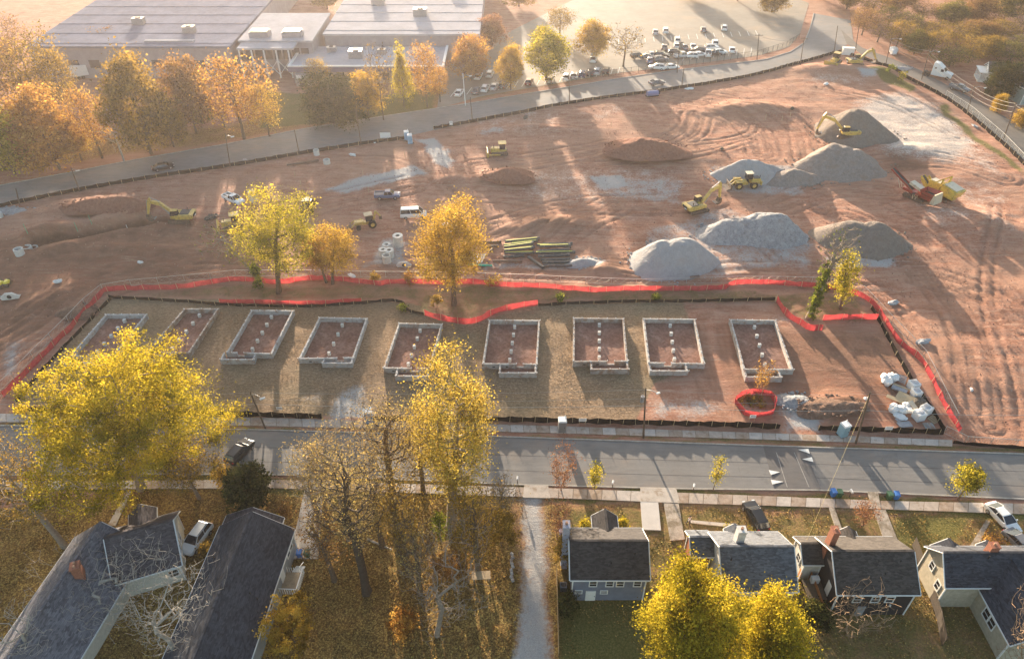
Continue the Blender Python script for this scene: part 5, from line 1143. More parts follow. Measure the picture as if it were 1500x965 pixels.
for i, (x, y, k, c, lb) in enumerate([(701, 115, 'suv', 'white', 'white suv left of the pair behind the front row'), (718, 112, 'suv', 'white', 'white suv right of the pair behind the front row'), (869, 90, 'van', 'white', 'white van parked alone left of the leafless car park tree'),
    (934, 85, 'suv', 'black', 'black suv leftmost in the dense block of cars'), (946, 86, 'sedan', 'grey', 'grey saloon second in the dense block of cars'), (956, 83, 'sedan', 'silver', 'silver saloon third in the dense block of cars'), (952, 91, 'sedan', 'slate blue', 'slate blue saloon lowest in the dense block of cars'), (969, 84, 'suv', 'black', 'black suv just right of the slate blue saloon'), (967, 90, 'suv', 'grey', 'grey suv in the lower line beside the slate blue saloon'),
    (962, 102, 'suv', 'white', 'white suv with a dark front parked alone by the black fence'), (983, 101, 'sedan', 'white', 'white car parked alone right of the white suv by the fence'), (973, 72, 'sedan', 'grey', 'dark grey car at the back left of the white row'), (990, 80, 'suv', 'black', 'black suv at the left end of the white row'), (999, 85, 'pickup', 'silver', 'silver pickup first of the white row'), (1011, 85, 'suv', 'white', 'white suv second of the white row'),
    (1024, 83, 'sedan', 'white', 'white saloon third of the white row'), (1037, 82, 'pickup', 'white', 'white pickup fourth of the white row'), (1047, 81, 'sedan', 'black', 'black car between two white ones in the white row'), (1054, 80, 'suv', 'white', 'white suv at the right end of the white row'), (1022, 77, 'suv', 'black', 'dark suv behind the white saloon of the white row'), (1042, 73, 'suv', 'white', 'white suv behind the right end of the white row'),
    (1072, 76, 'sedan', 'white', 'white car parked alone at the right of the car park'), (991, 70, 'suv', 'white', 'white suv facing out at the back of the car park'), (1003, 72, 'sedan', 'grey', 'grey car between the two back white cars'), (1015, 71, 'sedan', 'silver', 'silver car right of the grey back car'), (1047, 66, 'suv', 'white', 'white suv far back near the top edge'), (992, 62, 'suv', 'white', 'white suv at the very back by the pole'),
    (960, 50, 'sedan', 'silver', 'silver car in the hazy back row left'), (975, 48, 'suv', 'white', 'white suv in the hazy back row left of centre'), (1030, 46, 'sedan', 'grey', 'grey car in the hazy back row right of centre'), (1060, 44, 'suv', 'white', 'white suv in the hazy back row right')]):
    car(k, c, flat(x, y), R([8, 78, -12, 15, 170][i % 5]) if 3 <= i < 22 else R(80), lb, 'car', 'cars on the open car park')

# ------------------------------------------------------------------ lorry tractor unit
def lorry():
    p = flat(1372, 113); t = thing('lorry_tractor', 'white sleeper cab lorry tractor parked on the side road', 'lorry', p, R(-40))
    b = MB(); b.box((0, 0, .85), (7.6, 1.0, .3)); b.build('chassis', M_DARK, t)
    b = MB(); b.prism([(3.9, .6), (3.9, 1.5), (3.5, 1.75), (1.9, 2.0), (1.9, .6)], 'y', -1.1, 1.1); b.build('bonnet', M_WHITE, t, bevel=.08)
    b = MB(); b.loft([[(1.95, -1.2, .6), (1.95, 1.2, .6), (-1.6, 1.2, .6), (-1.6, -1.2, .6)], [(1.9, -1.2, 2.1), (1.9, 1.2, 2.1), (-1.6, 1.2, 2.1), (-1.6, -1.2, 2.1)], [(1.2, -1.12, 3.0), (1.2, 1.12, 3.0), (-1.6, 1.2, 3.2), (-1.6, -1.2, 3.2)], [(-.3, -1.0, 4.0), (-.3, 1.0, 4.0), (-1.6, 1.15, 4.1), (-1.6, -1.15, 4.1)]]); b.build('sleeper_cab', M_WHITE, t, bevel=.06)
    b = MB(); b.add([(1.96, -1.0, 2.12), (1.96, 1.0, 2.12), (1.3, .95, 2.92), (1.3, -.95, 2.92)], [(0, 1, 2, 3)]); b.T = Matrix.Translation((.03, 0, .02)); b.add([(1.96, -1.0, 2.12), (1.96, 1.0, 2.12), (1.3, .95, 2.92), (1.3, -.95, 2.92)], [(3, 2, 1, 0)]); b.build('windscreen', M_GLASS, t)
    for s in (-1, 1):
        b = MB(); b.box((1.1, s * 1.19, 2.35), (.8, .05, .7)); b.build('side_window', M_GLASS, t)
        b = MB(); b.box((-.8, s * 1.19, 2.7), (.5, .05, .4)); b.build('side_window', M_GLASS, t)
        b = MB(); b.box((3.75, s * .85, 1.2), (.2, .4, .3)); b.build('headlight', M_LAMP, t)
        for x in (2.9, -2.2, -3.4):
            b = MB(); b.cyl((x, s * .8, .5), (x, s * 1.15, .5), .5, .5, 12); w_ = b.build('wheel', M_RUBBER, t)
    b = MB(); b.box((3.92, 0, 1.1), (.06, 1.1, .7)); b.build('grille', M_DARK, t)
lorry()

# ------------------------------------------------------------------ construction machines
def excavator(label, p, rz_track, rz_up, boom, s=1.0, m=None, bucket_m=None):
    m = m or M_YEL; t = thing('excavator', label, 'excavator', p, rz_track); t.scale = (s, s, s)
    for sy in (-1.25, 1.25):
        b = MB(); b.prism([(-2.0, .1), (-2.25, .45), (-2.0, .85), (2.0, .85), (2.25, .45), (2.0, .1)], 'y', sy - .3, sy + .3); o = b.build('track', M_TRACK, t, bevel=.04)
        for k in range(9):
            q = MB(); q.box((-1.9 + k * .475, sy, .88), (.3, .62, .06)); q.build('track_shoe', M_TRACK, o)
    b = MB(); b.box((0, 0, .65), (2.4, 2.1, .5)); b.cyl((0, 0, .85), (0, 0, 1.1), .8, .8, 12); b.build('undercarriage', M_TRACK, t)
    U = Matrix.Rotation(rz_up - rz_track, 4, 'Z')
    def B(): q = MB(); q.T = U; return q
    b = B(); b.box((-.9, 0, 1.55), (3.0, 2.7, .95)); b.box((1.0, -.75, 1.4), (1.2, 1.1, .6)); b.build('upper_body', m, t, bevel=.07)
    b = B(); b.prism([(-2.3, 1.1), (-3.0, 1.3), (-3.1, 2.0), (-2.7, 2.15), (-2.2, 2.15)], 'y', -1.35, 1.35); b.build('counterweight', m, t, bevel=.05)
    b = B(); b.box((-1.3, -.1, 2.1), (1.9, 1.9, .2)); b.build('engine_cover', mat('hood_dark', (.09, .09, .09), .6), t, bevel=.03)
    b = B(); b.box((-3.1, .1, 1.75), (.06, 1.5, .5)); b.build('rear_grille', M_DARK, t)
    b = B(); b.box((-3.12, -.2, 1.42), (.06, .7, .22)); b.build('rear_sticker', M_WHITE, t)
    b = B(); b.cyl((-1.7, -.7, 2.1), (-1.7, -.7, 2.75), .09, .09, 8); b.build('exhaust', M_DARK, t)
    b = B(); b.loft([[(-.2, .3, 1.9), (1.45, .3, 1.9), (1.45, 1.3, 1.9), (-.2, 1.3, 1.9)], [(-.1, .36, 3.0), (1.1, .36, 3.0), (1.1, 1.24, 3.0), (-.1, 1.24, 3.0)]]); b.build('cab', M_GLASS, t)
    b = B(); b.box((.5, .8, 3.05), (1.4, 1.0, .1)); b.box((.62, .8, 1.6), (1.6, 1.0, .65)); b.build('cab_shell', m, t, bevel=.03)
    E, Tp = Vector((boom[0], 0, boom[1])), Vector((boom[2], 0, boom[3])); F0 = Vector((1.1, 0, 1.9)); mid = F0.lerp(E, .5) + Vector((0, 0, .9))
    b = B(); y0, y1 = -.28, .28
    b.prism([(F0.x - .1, F0.z - .25), (mid.x, mid.z - .5), (E.x - .1, E.z - .3), (E.x + .3, E.z + .12), (E.x, E.z + .3), (mid.x, mid.z + .35), (F0.x - .15, F0.z + .35)], 'y', y0, y1); b.build('boom', m, t, bevel=.03)
    d = (Tp - E).normalized(); back = E - d * 1.0; nn = Vector((-d.z, 0, d.x))
    b = B(); q = [back + nn * .12, E + nn * .42, Tp + nn * .16, Tp - nn * .16, E - nn * .3, back - nn * .12]; b.prism([(v.x, v.z) for v in q], 'y', -.2, .2); b.build('stick', m, t, bevel=.02)
    b = B(); b.cyl(F0 + Vector((.6, .2, -.4)), mid + Vector((.1, .2, -.1)), .1, .1, 6); b.cyl(F0 + Vector((.6, -.2, -.4)), mid + Vector((.1, -.2, -.1)), .1, .1, 6); b.cyl(mid + Vector((0, 0, .45)), back + nn * .1, .1, .07, 6); b.cyl(E + nn * .55, Tp + nn * .25 - d * .5, .09, .07, 6); b.build('hydraulic_ram', M_STEEL, t)
    sgn = 1 if Tp.x > 3 else -1
    b = B(); c = Tp
    b.prism([(c.x + .25, c.z + .15), (c.x + .35, c.z - .55), (c.x + .05, c.z - 1.15), (c.x - .65, c.z - 1.3), (c.x - 1.15, c.z - .9), (c.x - 1.0, c.z - .75), (c.x - .55, c.z - .75), (c.x - .2, c.z - .3), (c.x - .25, c.z + .1)], 'y', -.62, .62); b.build('bucket', bucket_m or M_TRACK, t, bevel=.02)
    for k in range(5):
        b = B(); b.box((c.x - 1.2, -.5 + k * .25, c.z - .82), (.3, .1, .08)); b.build('bucket_tooth', M_STEEL, t)
    return t
p = P(1020, 309); excavator('yellow excavator with raised arm beside the lumpy crushed stone heap', p, R(22), R(25), (5.1, 4.9, 5.6, 1.9), 1.0)
p = P(266, 324); excavator('yellow excavator digging the trench with its arm reaching left', p, R(2), R(181), (5.2, 4.6, 6.3, 1.6), 1.0)
p = P(1236, 207); excavator('yellow excavator with a high arched arm between the brown sand heaps', p + Vector((0, 0, 1.0)), R(170), R(176), (6.2, 5.2, 7.2, 1.9), 1.0)
p = P(1252, 97); excavator('yellow excavator with folded arm parked at the top tip of the site', p, R(10), R(8), (4.6, 4.4, 6.6, 1.4), .95)
def wheel4(t, xs, w, r, wd):
    for x in xs:
        for s in (-1, 1):
            b = MB(); b.cyl((0, -wd / 2, 0), (0, wd / 2, 0), r, r, 16); o = b.build('wheel', M_RUBBER, t, bevel=.05); o.location = (x, s * w, r)
            b = MB(); b.cyl((0, -wd / 2 - .03, 0), (0, wd / 2 + .03, 0), r * .5, r * .5, 10); b.build('rim', M_YEL, o)
def loader(label, p, rz, s=1.0):
    t = thing('wheel_loader', label, 'loader', p, rz); t.scale = (s,) * 3
    wheel4(t, (1.7, -1.7), 1.05, .85, .6)
    b = MB(); b.box((-2.2, 0, 1.6), (2.2, 1.7, 1.2), taper=.9); b.box((-3.3, 0, 1.3), (.4, 2.3, .9)); b.build('engine_body', M_YEL, t, bevel=.08)
    b = MB(); b.box((-2.3, 0, 2.28), (1.3, 1.1, .14)); b.build('hood_vent', mat('hood_dark', (.09, .09, .09)), t)
    b = MB(); b.box((1.1, 0, 1.3), (2.4, 1.1, .9)); b.box((0, 0, 1.0), (1.2, .9, .6)); b.build('front_frame', M_YEL, t, bevel=.05)
    b = MB(); b.box((-.6, 0, 2.75), (1.4, 1.3, 1.3), taper=.9); b.build('cab', M_GLASS, t)
    b = MB(); b.box((-.6, 0, 3.46), (1.6, 1.45, .14)); b.build('cab_roof', mat('cab_cream', (.65, .58, .42), .6), t, bevel=.03)
    for s_ in (-1, 1):
        b = MB(); b.bar((.9, s_ * .5, 2.0), (2.6, s_ * .5, 1.7), .25, .35); b.bar((2.6, s_ * .5, 1.7), (3.6, s_ * .5, .6), .25, .3); b.build('lift_arm', M_YEL, t, bevel=.02)
        b = MB(); b.box((1.7, s_ * 1.05, 1.8), (1.5, .6, .12)); b.build('fender', M_YEL, t); b = MB(); b.box((-1.7, s_ * 1.05, 1.8), (1.6, .65, .12)); b.build('fender', M_YEL, t)
    b = MB(); b.prism([(3.4, .2), (4.5, .12), (4.6, .2), (3.7, .5), (3.6, 1.1), (3.9, 1.5), (3.75, 1.6), (3.3, 1.1)], 'y', -1.45, 1.45); b.build('bucket', M_TRACK, t, bevel=.02)
    b = MB(); b.cyl((-2.9, .5, 2.2), (-2.9, .5, 3.0), .08, .08, 6); b.build('exhaust', M_DARK, t)
    return t
loader('yellow wheel loader with its bucket down beside the grey gravel heap', P(1090, 274), R(186), 1.0)
def backhoe(label, p, rz, s=1.0):
    t = thing('backhoe_loader', label, 'backhoe', p, rz); t.scale = (s,) * 3
    wheel4(t, (-1.2,), .95, .8, .5); 
    for s_ in (-1, 1):
        b = MB(); b.cyl((0, -.17, 0), (0, .17, 0), .5, .5, 12); o = b.build('wheel', M_RUBBER, t); o.location = (1.5, s_ * .85, .5)
    b = MB(); b.box((1.2, 0, 1.15), (2.0, .9, .7), taper=.9); b.box((-.4, 0, .95), (2.2, 1.0, .5)); b.build('body', M_YEL, t, bevel=.05)
    b = MB(); b.box((-.7, 0, 2.0), (1.3, 1.3, 1.2), taper=.92); b.build('cab', M_GLASS, t)
    b = MB(); b.box((-.7, 0, 2.66), (1.6, 1.5, .12)); b.build('cab_roof', mat('cab_tan', (.45, .36, .24), .6), t)
    for s_ in (-1, 1):
        b = MB(); b.bar((.4, s_ * .6, 1.5), (2.2, s_ * .6, 1.3), .15, .22); b.bar((2.2, s_ * .6, 1.3), (2.9, s_ * .6, .5), .15, .2); b.build('lift_arm', M_YEL, t)
    b = MB(); b.prism([(2.7, .1), (3.6, .05), (3.6, .15), (2.95, .35), (2.9, .85), (2.7, .85)], 'y', -1.15, 1.15); b.build('bucket', M_TRACK, t)
    b = MB(); b.bar((-1.6, 0, 1.0), (-2.2, 0, 3.0), .25, .35); b.bar((-2.2, 0, 3.0), (-3.0, 0, 1.8), .2, .3); b.build('hoe_arm', M_YEL, t)
    b = MB(); b.box((-3.0, 0, 1.5), (.5, .6, .6)); b.build('hoe_bucket', M_TRACK, t)
backhoe('muddy yellow backhoe loader with its front bucket lowered mid site', P(536, 332), R(200), 1.05)
backhoe('muddy loader half hidden behind the tall pale yellow tree', P(452, 308), R(95), 1.1)
def dozer(label, p, rz, s=1.0):
    t = thing('bulldozer', label, 'bulldozer', p, rz); t.scale = (s,) * 3
    for sy in (-1, 1):
        b = MB(); b.prism([(-1.6, .1), (-1.9, .5), (-1.5, .95), (1.5, .8), (1.8, .45), (1.5, .1)], 'y', sy * 1.0 - .3, sy * 1.0 + .3); b.build('track', M_TRACK, t, bevel=.03)
        b = MB(); b.bar((-.2, sy * 1.4, .5), (2.4, sy * 1.4, .5), .15, .25); b.build('push_arm', M_YEL, t)
    b = MB(); b.box((.8, 0, 1.15), (2.0, 1.2, .9), taper=.92); b.box((-.9, 0, 1.0), (1.4, 1.4, .6)); b.build('body', M_YEL, t, bevel=.05)
    b = MB(); b.box((-.7, 0, 2.0), (1.3, 1.3, 1.2), taper=.92); b.build('cab', M_GLASS, t)
    b = MB(); b.box((-.7, 0, 2.65), (1.7, 1.6, .12)); b.build('cab_roof', M_YEL, t)
    b = MB(); b.prism([(2.3, .1), (2.75, .1), (2.5, .6), (2.6, 1.2), (2.4, 1.25), (2.25, .7)], 'y', -1.7, 1.7); b.build('blade', M_YEL, t)
    b = MB(); b.cyl((1.2, .3, 1.6), (1.2, .3, 2.3), .06, .06, 6); b.build('exhaust', M_DARK, t)
dozer('yellow bulldozer with a wide blade near the stone drive', P(731, 226), R(185), 1.1)
dozer('muddy bulldozer under the leaning bare tree left of the pale yellow tree', P(341, 333), R(200), 1.1)
dozer('rusty loader backing onto the fence at the top tip of the site', P(1221, 96), R(230), 1.2)
def screener(label, p, rz, m1, m2, s=1.0, tall=False):
    t = thing('screening_machine', label, 'screening machine', p, rz); t.scale = (s,) * 3
    for sy in (-1, 1):
        b = MB(); b.prism([(-2.2, .05), (-2.5, .45), (-2.2, .85), (2.2, .85), (2.5, .45), (2.2, .05)], 'y', sy * 1.1 - .3, sy * 1.1 + .3); b.build('track', M_TRACK, t)
    b = MB(); b.box((0, 0, 1.3), (6.5, 1.3, .6)); b.box((-.6, -.85, 1.9), (2.0, .6, .9)); b.build('chassis', m1, t, bevel=.04)
    def conv(a, e, wd, lab):
        b = MB(); b.bar(a, e, wd, .18); b.build('conveyor_belt', mat('belt_black', (.05, .05, .055), .7), t)
        d = (Vector(e) - Vector(a)).normalized(); sd_ = Vector((0, 0, 1)).cross(d).normalized()
        for s_ in (-1, 1):
            b = MB(); b.bar(Vector(a) + sd_ * s_ * (wd / 2 + .06) + Vector((0, 0, .08)), Vector(e) + sd_ * s_ * (wd / 2 + .06) + Vector((0, 0, .08)), .1, .4); b.build('conveyor_side', m1, t)
        for f in (.35, .7):
            q = Vector(a).lerp(Vector(e), f); b = MB()
            for s_ in (-1, 1): b.bar(q + sd_ * s_ * wd / 2, Vector((q.x * .75, q.y * .75, .9)) + sd_ * s_ * .3, .1, .1)
            b.build('conveyor_strut', m2, t)
    if not tall:
        conv((1.0, 0, 1.4), (7.2, 0, 4.1), 1.0, ''); conv((-.5, .6, 1.5), (-1.2, 4.0, 2.9), .7, '')
        b = MB(); b.loft([[(-3.6, -.8, 1.6), (-1.4, -.8, 1.6), (-1.4, .8, 1.6), (-3.6, .8, 1.6)], [(-4.5, -1.5, 3.2), (-.9, -1.4, 3.0), (-.9, 1.4, 3.0), (-4.5, 1.5, 3.2)]], cap=False); b.build('hopper', m1, t)
        b = MB(); b.box((-2.6, 0, 2.2), (2.6, 2.2, .06)); b.build('grid', M_DARK, t)
        b = MB(); b.bar((-.9, 0, 2.5), (2.1, 0, 3.1), 1.5, .6); b.build('screen_box', m2, t)
        b = MB(); b.prism([(-4.9, 1.0), (-4.5, 3.2), (-4.2, 3.1), (-3.9, 1.0)], 'y', -1.4, 1.4); b.build('tailboard', m2, t)
    else:
        b = MB(); b.prism([(-3.5, 1.6), (-4.2, 3.4), (-.4, 3.9), (-.4, 1.6)], 'y', -1.5, 1.5); b.build('hopper', m1, t, bevel=.05)
        b = MB(); b.box((-2.3, 0, 3.75), (3.0, 2.5, .12), M=Matrix.Rotation(-.13, 3, 'Y')); b.build('hopper_grid', m2, t)
        b = MB(); b.box((1.6, 0, 2.5), (2.6, 1.9, 1.6)); b.build('crusher_box', m1, t, bevel=.05)
        b = MB(); b.box((1.6, 0, 3.36), (2.2, 1.5, .1)); b.build('crusher_lid', m2, t)
        for s_ in (-1, 1):
            b = MB(); b.bar((.2, s_ * 1.3, 1.6), (-.3, s_ * 1.3, 4.9), .2, .3); b.bar((-.3, s_ * 1.3, 4.9), (1.2, s_ * 1.3, 3.5), .18, .25); b.build('mast', m1, t)
            b = MB(); b.bar((2.8, s_ * 1.2, 1.3), (4.6, s_ * 1.2, 2.9), .12, .5); b.build('side_plate', m1, t)
        conv((2.6, 0, 1.2), (5.2, 0, 2.9), .9, '')
        for k in range(6):
            b = MB(); b.bar((-.1 - k * .06, -1.3, 1.9 + k * .45), (-.1 - k * .06, 1.3, 1.9 + k * .45), .06, .06); b.build('rung', m1, t)
M_RED2 = paint('machine_red', (.36, .05, .035), .5); M_CREAM = paint('machine_cream', (.6, .52, .38), .3); M_YEL2 = paint('bright_yellow', (.75, .58, .06), .15)
screener('red and white screening machine with a raised black conveyor', P(1341, 291), R(122), M_RED2, M_CREAM, .98)
screener('bright yellow crusher with two pale topped boxes beside the red screener', P(1375, 290), R(118), paint('dull_yellow', (.6, .45, .07), .5), M_CREAM, 1.0, True)
def plate(label, p, rz):
    t = thing('trench_roller', label, 'roller', p, rz)
    b = MB(); b.box((0, 0, .75), (1.3, .85, .6), taper=.8); b.build('hood', M_YEL2, t, bevel=.08)
    for x in (-.5, .5):
        b = MB(); b.cyl((x, -.5, .35), (x, .5, .35), .35, .35, 12); b.build('drum', M_TRACK, t)
    b = MB(); b.box((.7, 0, .8), (.1, .5, .4)); b.build('grille', M_DARK, t)
plate('small yellow trench roller at the left edge, left of the pair', P(3, 420), R(80)); plate('small yellow trench roller at the left edge, right of the pair', P(12, 418), R(85))
t = thing('skid_tank', 'small blue tank trailer by the far road silt fence', 'trailer', P(955, 142), R(14))
b = MB(); b.cyl((-1.6, 0, 1.0), (1.6, 0, 1.0), .75, .75, 12); b.build('tank', paint('tank_blue', (.12, .16, .33), .1), t); b = MB(); b.box((0, 0, .35), (3.6, 1.2, .25)); b.box((1.9, .2, 1.3), (.7, .7, 1.5)); b.build('frame', M_DARK, t)

# ------------------------------------------------------------------ concrete rings, pipes and blocks
def ring(label, p, r=.75, h=1.3, lid=False, m=None, rz=0):
    t = thing('concrete_ring', label, 'concrete ring', p, rz, 'precast concrete manhole rings')
    b = MB(); b.pipe((0, 0, -.1), (0, 0, h), r, r * .78, 18); b.build('shell', m or M_CONC2, t)
    if lid:
        b = MB(); b.pipe((0, 0, h), (0, 0, h + .18), r * 1.06, r * .45, 18); b.build('cone_top', m or M_CONC2, t)
for a in [('tallest concrete ring, against the left side of the large golden tree', (584, 360), .95, 2.2, True), ('concrete ring at the back of the cluster of four', (567, 366), .78, 1.2, True), ('concrete ring at the left of the cluster of four', (562, 375), .78, 1.3, True), ('concrete ring at the right of the cluster of four', (571, 376), .85, 1.4, True), ('open concrete ring at the front of the cluster of four', (567, 384), .82, 1.6, False),
          ('tall concrete ring left of the pale yellow tree', (372, 294), .9, 2.0, True), ('concrete ring lying flat by the left end of the trench, upper of two', (45, 356), .9, .35, False), ('concrete ring lying flat by the left end of the trench, lower of two', (39, 362), .9, .4, False), ('square topped concrete ring at the left end of the trench', (30, 373), .85, 1.3, False),
          ('pale concrete ring by the left end of the far road', (-1, 318), .8, .9, False), ('concrete block ring on the dirt below the far road', (479, 240), .8, 1.0, False), ('bluish concrete ring near the thin far road pole', (464, 227), .7, 1.3, False)]:
    ring(a[0], P(*a[1]), *a[2:])
def headwall(label, p, rz, s=1):
    t = thing('concrete_headwall', label, 'headwall', p, rz); t.scale = (s,) * 3
    b = MB(); b.prism([(-1.4, 0), (-1.6, .5), (-.6, 1.3), (.6, 1.3), (1.6, .5), (1.4, 0)], 'y', -.2, .2); b.build('wall', M_CONC2, t, bevel=.03)
    b = MB(); b.cyl((0, -.24, .6), (0, .24, .6), .38, .38, 14); b.build('pipe_hole', M_DARK, t)
    for s_ in (-1, 1):
        b = MB(); b.prism([(0, 0), (1.2, 0), (0, .9)], 'x', s_ * 1.3 - .1, s_ * 1.3 + .1); b.T = Matrix.Translation((0, .2, 0)); b.build('wing', M_CONC2, t)
headwall('concrete headwall with a round hole lying at the left', P(16, 438), R(10)); headwall('concrete headwall trough at the foot of the rings', P(592, 391), R(0), .9)
M_PIPE = mat('ductile_pipe', (.10, .095, .09), .5, .2, 2, dirt=(.3, .22, .16), dirt_amt=.2); M_PIPEY = mat('pipe_stripe', (.62, .6, .12), .6); M_PIPEW = mat('pipe_white', (.66, .65, .62), .5); M_PIPEG = mat('pipe_green', (.05, .42, .28), .45)
def pipe(label, a, b, r, z, m, stripe=False, group=None, bell=True):
    a = P(*a); b = P(*b); a.z += r + z; b.z += r + z; L = (b - a).length
    t = thing('pipe', label, 'pipe', a, 0, group); d = (b - a) 
    mb = MB(); mb.pipe((0, 0, 0), d, r, r * .82, 10); mb.build('barrel', m, t)
    if bell: mb = MB(); mb.pipe(d * .94, d * 1.001, r * 1.22, r * .9, 10); mb.build('bell_end', m, t)
    if stripe:
        mb = MB(); mb.bar(Vector((0, 0, r + .005)) + d * .02, Vector((0, 0, r + .005)) + d * .93, .2, .03); mb.build('paint_stripe', M_PIPEY, t)
PG = 'stacked water pipes on the dirt'
for i, (a, b, z) in enumerate([((740, 359), (790, 354), .5), ((749, 360), (788, 356), .25), ((738, 364), (782, 359), .4), ((738, 368), (781, 362), .6), ((740, 370), (783, 364), .2), ((738, 372), (781, 368), .5), ((739, 374), (783, 373), .2), ((737, 378), (768, 376), 0)]):
    pipe('yellow striped black pipe in the left pile, %s from the back' % ['first', 'second', 'third', 'fourth', 'fifth', 'sixth', 'seventh', 'last'][i], a, b, .28, z, M_PIPE, i < 7, PG)
for i, (a, b, z) in enumerate([((795, 361), (838, 361), .3), ((786, 364), (836, 366), .5), ((790, 367), (835, 365), .7), ((787, 372), (834, 370), .45), ((784, 374), (842, 373), .3), ((788, 379), (834, 377), .3), ((792, 383), (835, 382), .1), ((794, 386), (834, 386), .05), ((796, 390), (838, 391), 0)]):
    pipe('dark pipe in the right pile, %s from the back' % ['first', 'second', 'third', 'fourth', 'fifth', 'sixth', 'seventh', 'eighth', 'last'][i], a, b, .28, z, M_PIPE, i in (1, 2, 4), PG)
pipe('loose dark pipe lying slantwise below the pipe piles', (774, 378), (796, 394), .3, 0, M_PIPE, False, PG)
for a, b, lb in (((698, 357), (734, 356), 'brown pipe lying level left of the pipe piles'), ((712, 363), (730, 362), 'short brown pipe left of the pipe piles'), ((722, 366), (718, 370), 'very short pipe stub pointing forward'), ((722, 384), (764, 384), 'long square dark beam below the left pile'), ((692, 357), (705, 358), 'brown pipe end at the edge of the large golden tree')):
    pipe(lb, a, b, .25, 0, mat('rust_pipe', (.17, .11, .08), .7), False, PG)
for i in range(8):
    pipe('white plastic pipe, %s from the left in the row beside the golden tree' % ['first', 'second', 'third', 'fourth', 'fifth', 'sixth', 'seventh', 'last'][i], (683 + i * 3.2, 384 + (i % 2)), (690 + i * 3, 373), .13, 0, M_PIPEW, False, 'row of white plastic pipes')
pipe('green plastic pipe lying in front of the white pipes', (683, 388), (721, 390), .16, 0, M_PIPEG, False, None); pipe('second green pipe lying against the first', (690, 389), (712, 391), .14, .1, M_PIPEG, False, None)
for a, b, lb in (((420, 243), (467, 236), 'long rusty pipe on the dirt below the far road'), ((586, 206), (606, 211), 'brown beam on the ground beside the two blue toilets'), ((1010, 408), (1024, 406), 'loose plank on the dirt below the big smooth heap')):
    pipe(lb, a, b, .22, 0, mat('rust_pipe', (.17, .11, .08)), False, None, False)

# ------------------------------------------------------------------ toilets, bins, signs, small things
def toilet(label, p, rz, c, s=1.0):
    t = thing('portable_toilet', label, 'portable toilet', p, rz); t.scale = (s,) * 3
    m = paint('toilet_%d' % int(c[0] * 1000), c, .1, .5)
    b = MB(); b.box((0, 0, 1.1), (1.12, 1.12, 2.1), taper=.97); b.build('cabin', m, t, bevel=.03)
    b = MB(); b.box((0, -.575, 1.08), (.8, .05, 1.85)); d = b.build('door', paint('door_%d' % int(c[0] * 1000), tuple(x * .8 for x in c), .1, .5), t); b = MB(); b.box((.3, -.62, 1.1), (.06, .05, .2)); b.build('handle', M_DARK, d)
    b = MB(); b.loft([[(-.6, -.6, 2.14), (.6, -.6, 2.14), (.6, .6, 2.14), (-.6, .6, 2.14)], [(-.5, -.5, 2.34), (.5, -.5, 2.34), (.5, .5, 2.34), (-.5, .5, 2.34)]]); b.build('roof', mat('toilet_roof', (.75, .75, .74), .5), t)
    b = MB(); b.cyl((.4, .4, 2.2), (.4, .4, 2.6), .06, .06, 6); b.build('vent_pipe', M_WHITE, t)
    b = MB(); b.box((0, 0, .06), (1.2, 1.2, .12)); b.build('skid', M_DARK, t)
toilet('grey portable toilet with a white roof on the street verge', P(823, 630), R(2), (.24, .235, .235)); toilet('blue portable toilet partly hidden by the sparse orange trees', P(541, 617), R(15), (.12, .28, .5)); toilet('teal blue portable toilet left of the leaning utility pole', P(1233, 637), R(20), (.25, .42, .5))
toilet('pale blue portable toilet by the far road, left of the pair', P(596, 205), R(10), (.3, .5, .68)); toilet('pale blue portable toilet by the far road, right of the pair', P(601, 210), R(10), (.3, .5, .68))
def wbin(label, p, rz, c):
    t = thing('wheelie_bin', label, 'bin', p, rz); m = paint('bin_%d' % int(c[2] * 1000 + c[1] * 100), c, .05, .45)
    b = MB(); b.loft([[(-.26, -.28, .08), (.26, -.28, .08), (.26, .28, .08), (-.26, .28, .08)], [(-.33, -.38, 1.0), (.33, -.38, 1.0), (.33, .36, 1.0), (-.33, .36, 1.0)]]); b.build('tub', m, t, bevel=.02)
    b = MB(); b.loft([[(-.36, -.42, 1.0), (.36, -.42, 1.0), (.36, .42, 1.0), (-.36, .42, 1.0)], [(-.3, -.34, 1.12), (.3, -.34, 1.12), (.3, .36, 1.1), (-.3, .36, 1.1)]]); b.build('lid', m, t)
    for s in (-1, 1):
        b = MB(); b.cyl((s * .3, .3, .12), (s * .36, .3, .12), .12, .12, 10); b.build('wheel', M_RUBBER, t)
    b = MB(); b.bar((-.3, .46, 1.02), (.3, .46, 1.02), .05, .05); b.build('handle', m, t)
BB, BG = (.03, .14, .42), (.035, .10, .05)
wbin('blue wheelie bin on the kerb, left pair of bins', P(1219, 726), R(8), BB); wbin('green wheelie bin on the kerb, left pair of bins', P(1228, 727), R(-5), BG); wbin('green wheelie bin on the kerb, right pair of bins', P(1301, 730), R(5), BG); wbin('blue wheelie bin on the kerb, right pair of bins', P(1311, 730), R(-6), BB)
wbin('blue wheelie bin on the concrete drive of the long gable house', P(440, 815), R(185), BB); wbin('dark green wheelie bin on the concrete drive of the long gable house', P(451, 815), R(175), BG)
